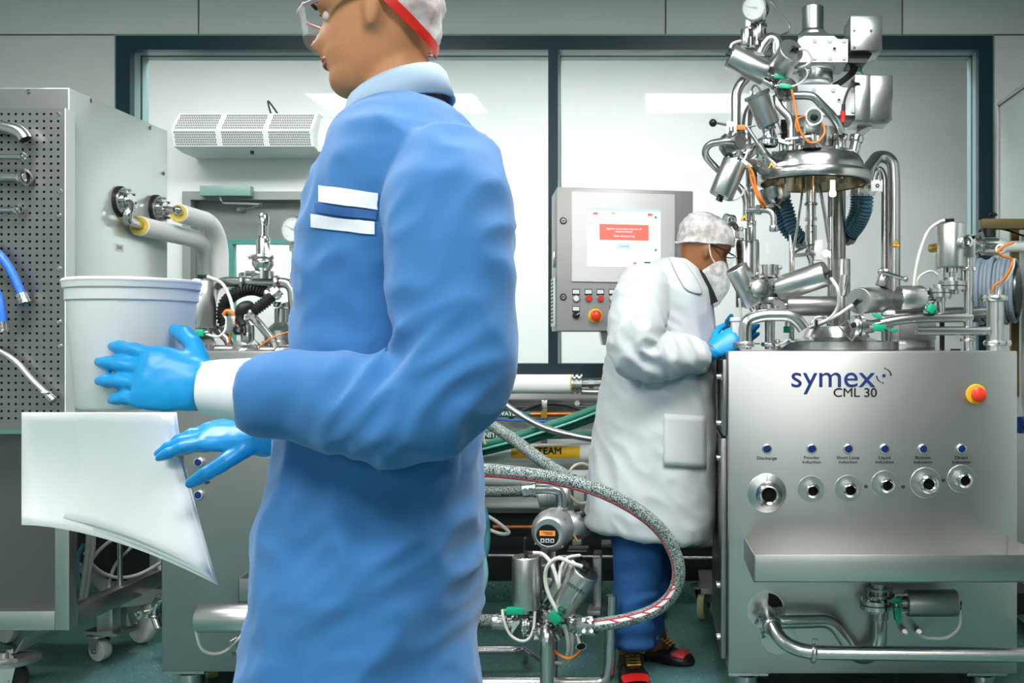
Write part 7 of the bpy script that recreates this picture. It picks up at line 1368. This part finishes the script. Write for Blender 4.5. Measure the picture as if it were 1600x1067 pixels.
# ------------------------------------------------ walking man in blue, close to the camera
DF = 1.65
fh = P(592, 28, DF); RF = frame_of((-1, -.05, -.16), (-.16, 0, 1))
wn, wf = P(338, 606, 1.40), P(424, 684, 1.72)
HN = ((-1, .04, .16), (.1, -1, .25), (0, -.1, 1), (26, 28, 32, 40)); HF = ((-1, -.02, .06), (-.02, -.42, .90), (0, -.9, -.42), (30, 34, 38, 44))
def fb(mb):
    add_head(mb, fh, RF, 1.03)
    mb.tube(catmull([P(612, 70, DF), P(618, 130, DF), P(632, 190, DF)], 5), [.058, .058, .058, .058, .059, .060, .062, .066, .070, .076, .084], 22)
    px_torso(mb, [(215, 215, 720, 560, .12, 0), (300, 300, 770, 520, .19, 0), (450, 450, 765, 500, .165, 0), (600, 600, 750, 500, .155, 0), (780, 780, 740, 470, .165, 0), (860, 860, 735, 480, .16, 0)], DF)
    for pts, rs in (([P(672, 300, DF - .19), P(680, 600, DF - .24), P(500, 622, 1.42), wn], [.062, .047, .042, .029]), ([P(640, 300, DF + .19), P(620, 620, DF + .22), P(520, 690, 1.84), wf], [.062, .047, .042, .029])):
        q, r_ = smooth_path(pts, rs); mb.tube(q, r_, 16)
    for y_, x0, x1 in ((-.10, .0, .10), (.10, 0, -.16)):
        hx = P(600, 0, DF).x; pts = [V((hx, DF + y_, .92)), V((hx - .03 + x1 * .5, DF + y_, .50)), V((hx + .02 + x1, DF + y_, .09))]; q, r_ = smooth_path(pts, [.088, .058, .040]); mb.tube(q, r_, 16)
    add_hand(mb, wn, HN[0], HN[1], HN[2], .94, HN[3]); add_hand(mb, wf, HF[0], HF[1], HF[2], .92, HF[3])
fm = body('person', 'man in blue coat walking left past the camera with a white pail and papers', V((P(600, 0, DF).x, DF, 0)), fb, .006, 'skin_fore')
def fold_blue(p):
    cx_ = P(600, 0, DF).x; low = max(0., min(1., (1.15 - p.z) / .25))
    el = math.exp(-((p.x - P(660, 0, 1.42).x) / .10) ** 2) * math.exp(-((p.z - 1.13) / .10) ** 2) * (1 if p.y < DF - .1 else .2)
    v = ridge(V((p.x * 7 + p.z * 5, p.y * 5, p.z * 6 - p.x * 6))) * .016 * (.30 + .70 * low) + ridge(V((p.x * 17 - p.z * 9, p.y * 9, p.z * 14 + p.x * 6))) * .005
    return v + el * .018 * ridge(V((p.x * 18 - p.z * 12, p.y * 6, p.z * 14)))
mb = MB()
px_torso(mb, [(160, 175, 690, 556, .085, 0), (190, 196, 722, 545, .135, 0), (225, 226, 748, 532, .18, 0), (268, 262, 775, 518, .205, 0), (320, 305, 793, 500, .21, 0), (372, 350, 797, 488, .208, 0), (440, 430, 790, 478, .20, 0), (520, 520, 770, 474, .19, 0), (600, 600, 754, 468, .185, 0), (680, 690, 744, 450, .19, 0), (760, 780, 738, 434, .20, 0), (840, 860, 736, 428, .205, 0), (940, 960, 736, 420, .21, 0), (1040, 1060, 736, 402, .215, 0), (1120, 1140, 738, 388, .22, 0), (1190, 1210, 742, 372, .22, 0)], DF)
for pts, rs in (([P(700, 262, DF - .13), P(702, 330, DF - .20), P(706, 450, DF - .235), P(706, 580, DF - .25), P(640, 636, 1.40), P(540, 628, 1.40), P(440, 616, 1.40), P(392, 611, 1.40)], [.078, .090, .084, .080, .074, .064, .056, .050]), ([P(660, 262, DF + .12), P(660, 430, DF + .22), P(640, 610, DF + .24), P(560, 690, 1.88), P(478, 690, 1.79)], [.08, .088, .078, .062, .050])):
    q, r_ = smooth_path(pts, rs, 8); mb.tube(q, r_, 28)
bc_ = cloth('blue_coat', mb, .0075, 'coat_blue', fm, fold_blue, 'light blue work coat')
m = MB(); q = [wn + (P(400, 611, 1.40) - wn) * f for f in (-.25, .1, .4, .8, 1.15)]; m.tube(q, [.037, .041, .043, .046, .047], 26); part('white_cuff', m, 'badge', fm, 'white inner cuff')
m = MB(); q = [wf + (P(480, 690, 1.79) - wf) * f for f in (-.1, .3, .8, 1.2)]; m.tube(q, [.037, .040, .044, .046], 24); part('white_cuff', m, 'badge', fm, 'white inner cuff')
# collar
rows = []
for f, grow, dz in ((0, -.004, .026), (.5, .006, .016), (1, .020, -.026)):
    row = []
    for k in range(40):
        t = 2 * PI * k / 40; ct, st = math.cos(t), math.sin(t); c0 = P(622, 152, DF); x = (.074 + grow) * ct; row.append(c0 + V((x, (.072 + grow) * st, dz + .026 * ct)))
    rows.append(row)
m = MB(); m.grid(rows, closed=True); c_ = part('collar', m, 'collar_blue', bc_); md = c_.modifiers.new('Solidify', 'SOLIDIFY'); md.thickness = .005
# chest labels: two white strips
def strip(name, x0, x1, y0, y1, slope, mt, lab): return part(name, project_grid(bc_, fm.location, x0, x1, y0, y1, slope, .003, 12, 5), mt, bc_, lab)
strip('name_badge', 500, 592, 290, 316, 12, 'badge', 'white cloth badge on the chest'); strip('badge_stripe', 494, 590, 318, 332, 12, 'badge_dark', 'dark blue line between the badges'); strip('name_badge', 488, 586, 335, 355, 12, 'badge', 'white cloth badge on the chest')
m = shell_planes([((0, 0, .030), (-1.23, 0, 1))], .010, fh, RF, 1.03, .006); part('hair_net', m, 'hair_net', fm, 'translucent white hair net', sharp=180)
m = shell_planes([((0, 0, .026), (-1.23, 0, 1)), ((0, 0, .050), (1.23, 0, -1))], .013, fh, RF, 1.03, .002); part('red_band', m, 'red_plastic', fm, 'red band edging the hair net', sharp=180)
gl = MB(); gl.m('glasses_pink')
for s in (-1, 1): gl.tube([fh + RF @ V((-.01, s * .086, .016)), fh + RF @ V((.06, s * .083, .016)), fh + RF @ V((.10, s * .068, .012))], [(.006, .002)] * 3, 8)
gl.tube(catmull([fh + RF @ V((.10, -.068, .014)), fh + RF @ V((.121, -.03, .016)), fh + RF @ V((.124, 0, .016)), fh + RF @ V((.121, .03, .016)), fh + RF @ V((.10, .068, .014))], 5), .003, 8)
gp = part('safety_glasses', gl, 'glasses_pink', fm, 'clear safety glasses with pale frame'); m = MB(); rows = []
for zz in (.014, -.002, -.018, -.034): rows.append([fh + RF @ V((.10 + .022 * math.cos(a), .068 * math.sin(a), zz)) for a in [math.radians(-88 + 176 * k / 20) for k in range(21)]])
m.grid(rows); part('lens', m, 'lens_clear', gp)
m = MB()
for s in (-1, 1): m.sph(fh + RF @ (V((.0705, s * .031, .002)) * 1.03), .0105, 14)
part('eyes', m, 'eye_white', fm); m = MB()
for s in (-1, 1): m.sph(fh + RF @ (V((  .0752, s * .031, .001)) * 1.03), .0058, 10)
part('irises', m, 'ink', fm); m = MB()
for s in (-1, 1): m.tube(catmull([fh + RF @ (V((.092, s * .014, .022)) * 1.03), fh + RF @ (V((.0945, s * .03, .0265)) * 1.03), fh + RF @ (V((.083, s * .052, .020)) * 1.03)], 5), [(.004, .002)] * 11, 8)
part('eyebrows', m, 'hair', fm); m = MB()
for zz, xx in ((-.057, .0955), (-.066, .0945)): m.tube(catmull([fh + RF @ (V((xx - .013, -.024, zz + (-.062 - zz) * .8)) * 1.03), fh + RF @ (V((xx - .002, -.012, zz)) * 1.03), fh + RF @ (V((xx + .0005, 0, zz)) * 1.03), fh + RF @ (V((xx - .002, .012, zz)) * 1.03), fh + RF @ (V((xx - .013, .024, zz + (-.062 - zz) * .8)) * 1.03)], 5), .0045, 8)
part('lips', m, 'lips', fm)
for w0_, d_, n_, t_, cu, mm in ((wn,) + HN + (1.10,), (wf,) + HF + (1.12,)):
    mb = MB(); add_hand(mb, w0_, d_, n_, t_, mm, cu); dd = V(d_).normalized(); mb.tube([w0_ - dd * .045, w0_ - dd * .02, w0_ + dd * .02], [.038, .035, .034], 20); cloth('glove', mb, .0032, 'glove', fm, lambda p: mnoise.noise(p * 60) * .0012, 'bright blue glove', 2)
mb = MB(); hx = P(600, 0, DF).x
for y_, x1 in ((-.10, .10), (.10, -.16)):
    q, r_ = smooth_path([V((hx, DF + y_ * .8, .88)), V((hx - .03 + x1 * .5, DF + y_, .50)), V((hx + .02 + x1, DF + y_, .10))], [.095, .082, .068]); mb.tube(q, r_, 20)
cloth('trousers', mb, .011, 'trousers', fm, lambda p: ridge(p * 9) * .005, 'blue trousers')
for y_, x1 in ((-.10, .10), (.10, -.16)): shoe(fm, V((hx + .09 + x1, DF + y_, 0)), V((hx - .19 + x1, DF + y_, 0)), .09, .10, ('shoe_black', 'shoe_black', 'shoe_black', 'ink_grey'))
# pail and papers
t = thing('white_pail', 'white plastic pail carried in the raised blue-gloved hand', 'pail', P(208, 636, 1.52)); b_ = P(208, 636, 1.52); hh = P(0, 442, 1.52).z - b_.z; m = MB()
m.lathe([(0, 0), (.074, 0), (.077, .004), (.088, hh - .03), (.091, hh - .028), (.091, hh - .012), (.094, hh - .010), (.095, hh), (.088, hh), (.085, hh - .03), (.074, .006), (0, .006)], b_, (0, 0, 1), 56); part('pail_body', m, 'pail', t)
part('rim', MB().tor(b_ + V((0, 0, hh)), (0, 0, 1), .092, .004, 48, 8), 'white_plastic', t)
for i in range(3):
    rows = []
    for r in range(13):
        f = r / 12; row = []
        for c in range(15):
            g_ = c / 14; tx = 34 + i * 5; xr = 276 + 66 * f ** 1.3 - i * 6; px = tx + (xr - tx) * g_; y1 = 820 + 95 * g_ ** 1.7 - i * 8; py = 644 + (y1 - 644) * f + 6 * i * 0
            dd = 1.742 + i * .004 + .035 * math.sin(PI * f * .9) * (1 - .4 * g_) - .05 * f * g_ + .012 * math.sin(3 * g_ + i); row.append(P(px, py, dd))
        rows.append(row)
    m = MB(); m.grid(rows); ss = thing('paper_sheet', ['front white paper sheet hanging from the lower blue glove', 'middle white paper sheet mostly hidden behind the front one', 'rear white paper sheet behind the other two'][i], 'paper', rows[-1][0], 'papers carried by the walking man'); o = part('sheet', m, 'paper', ss, sharp=180); md = o.modifiers.new('Solidify', 'SOLIDIFY'); md.thickness = .0006
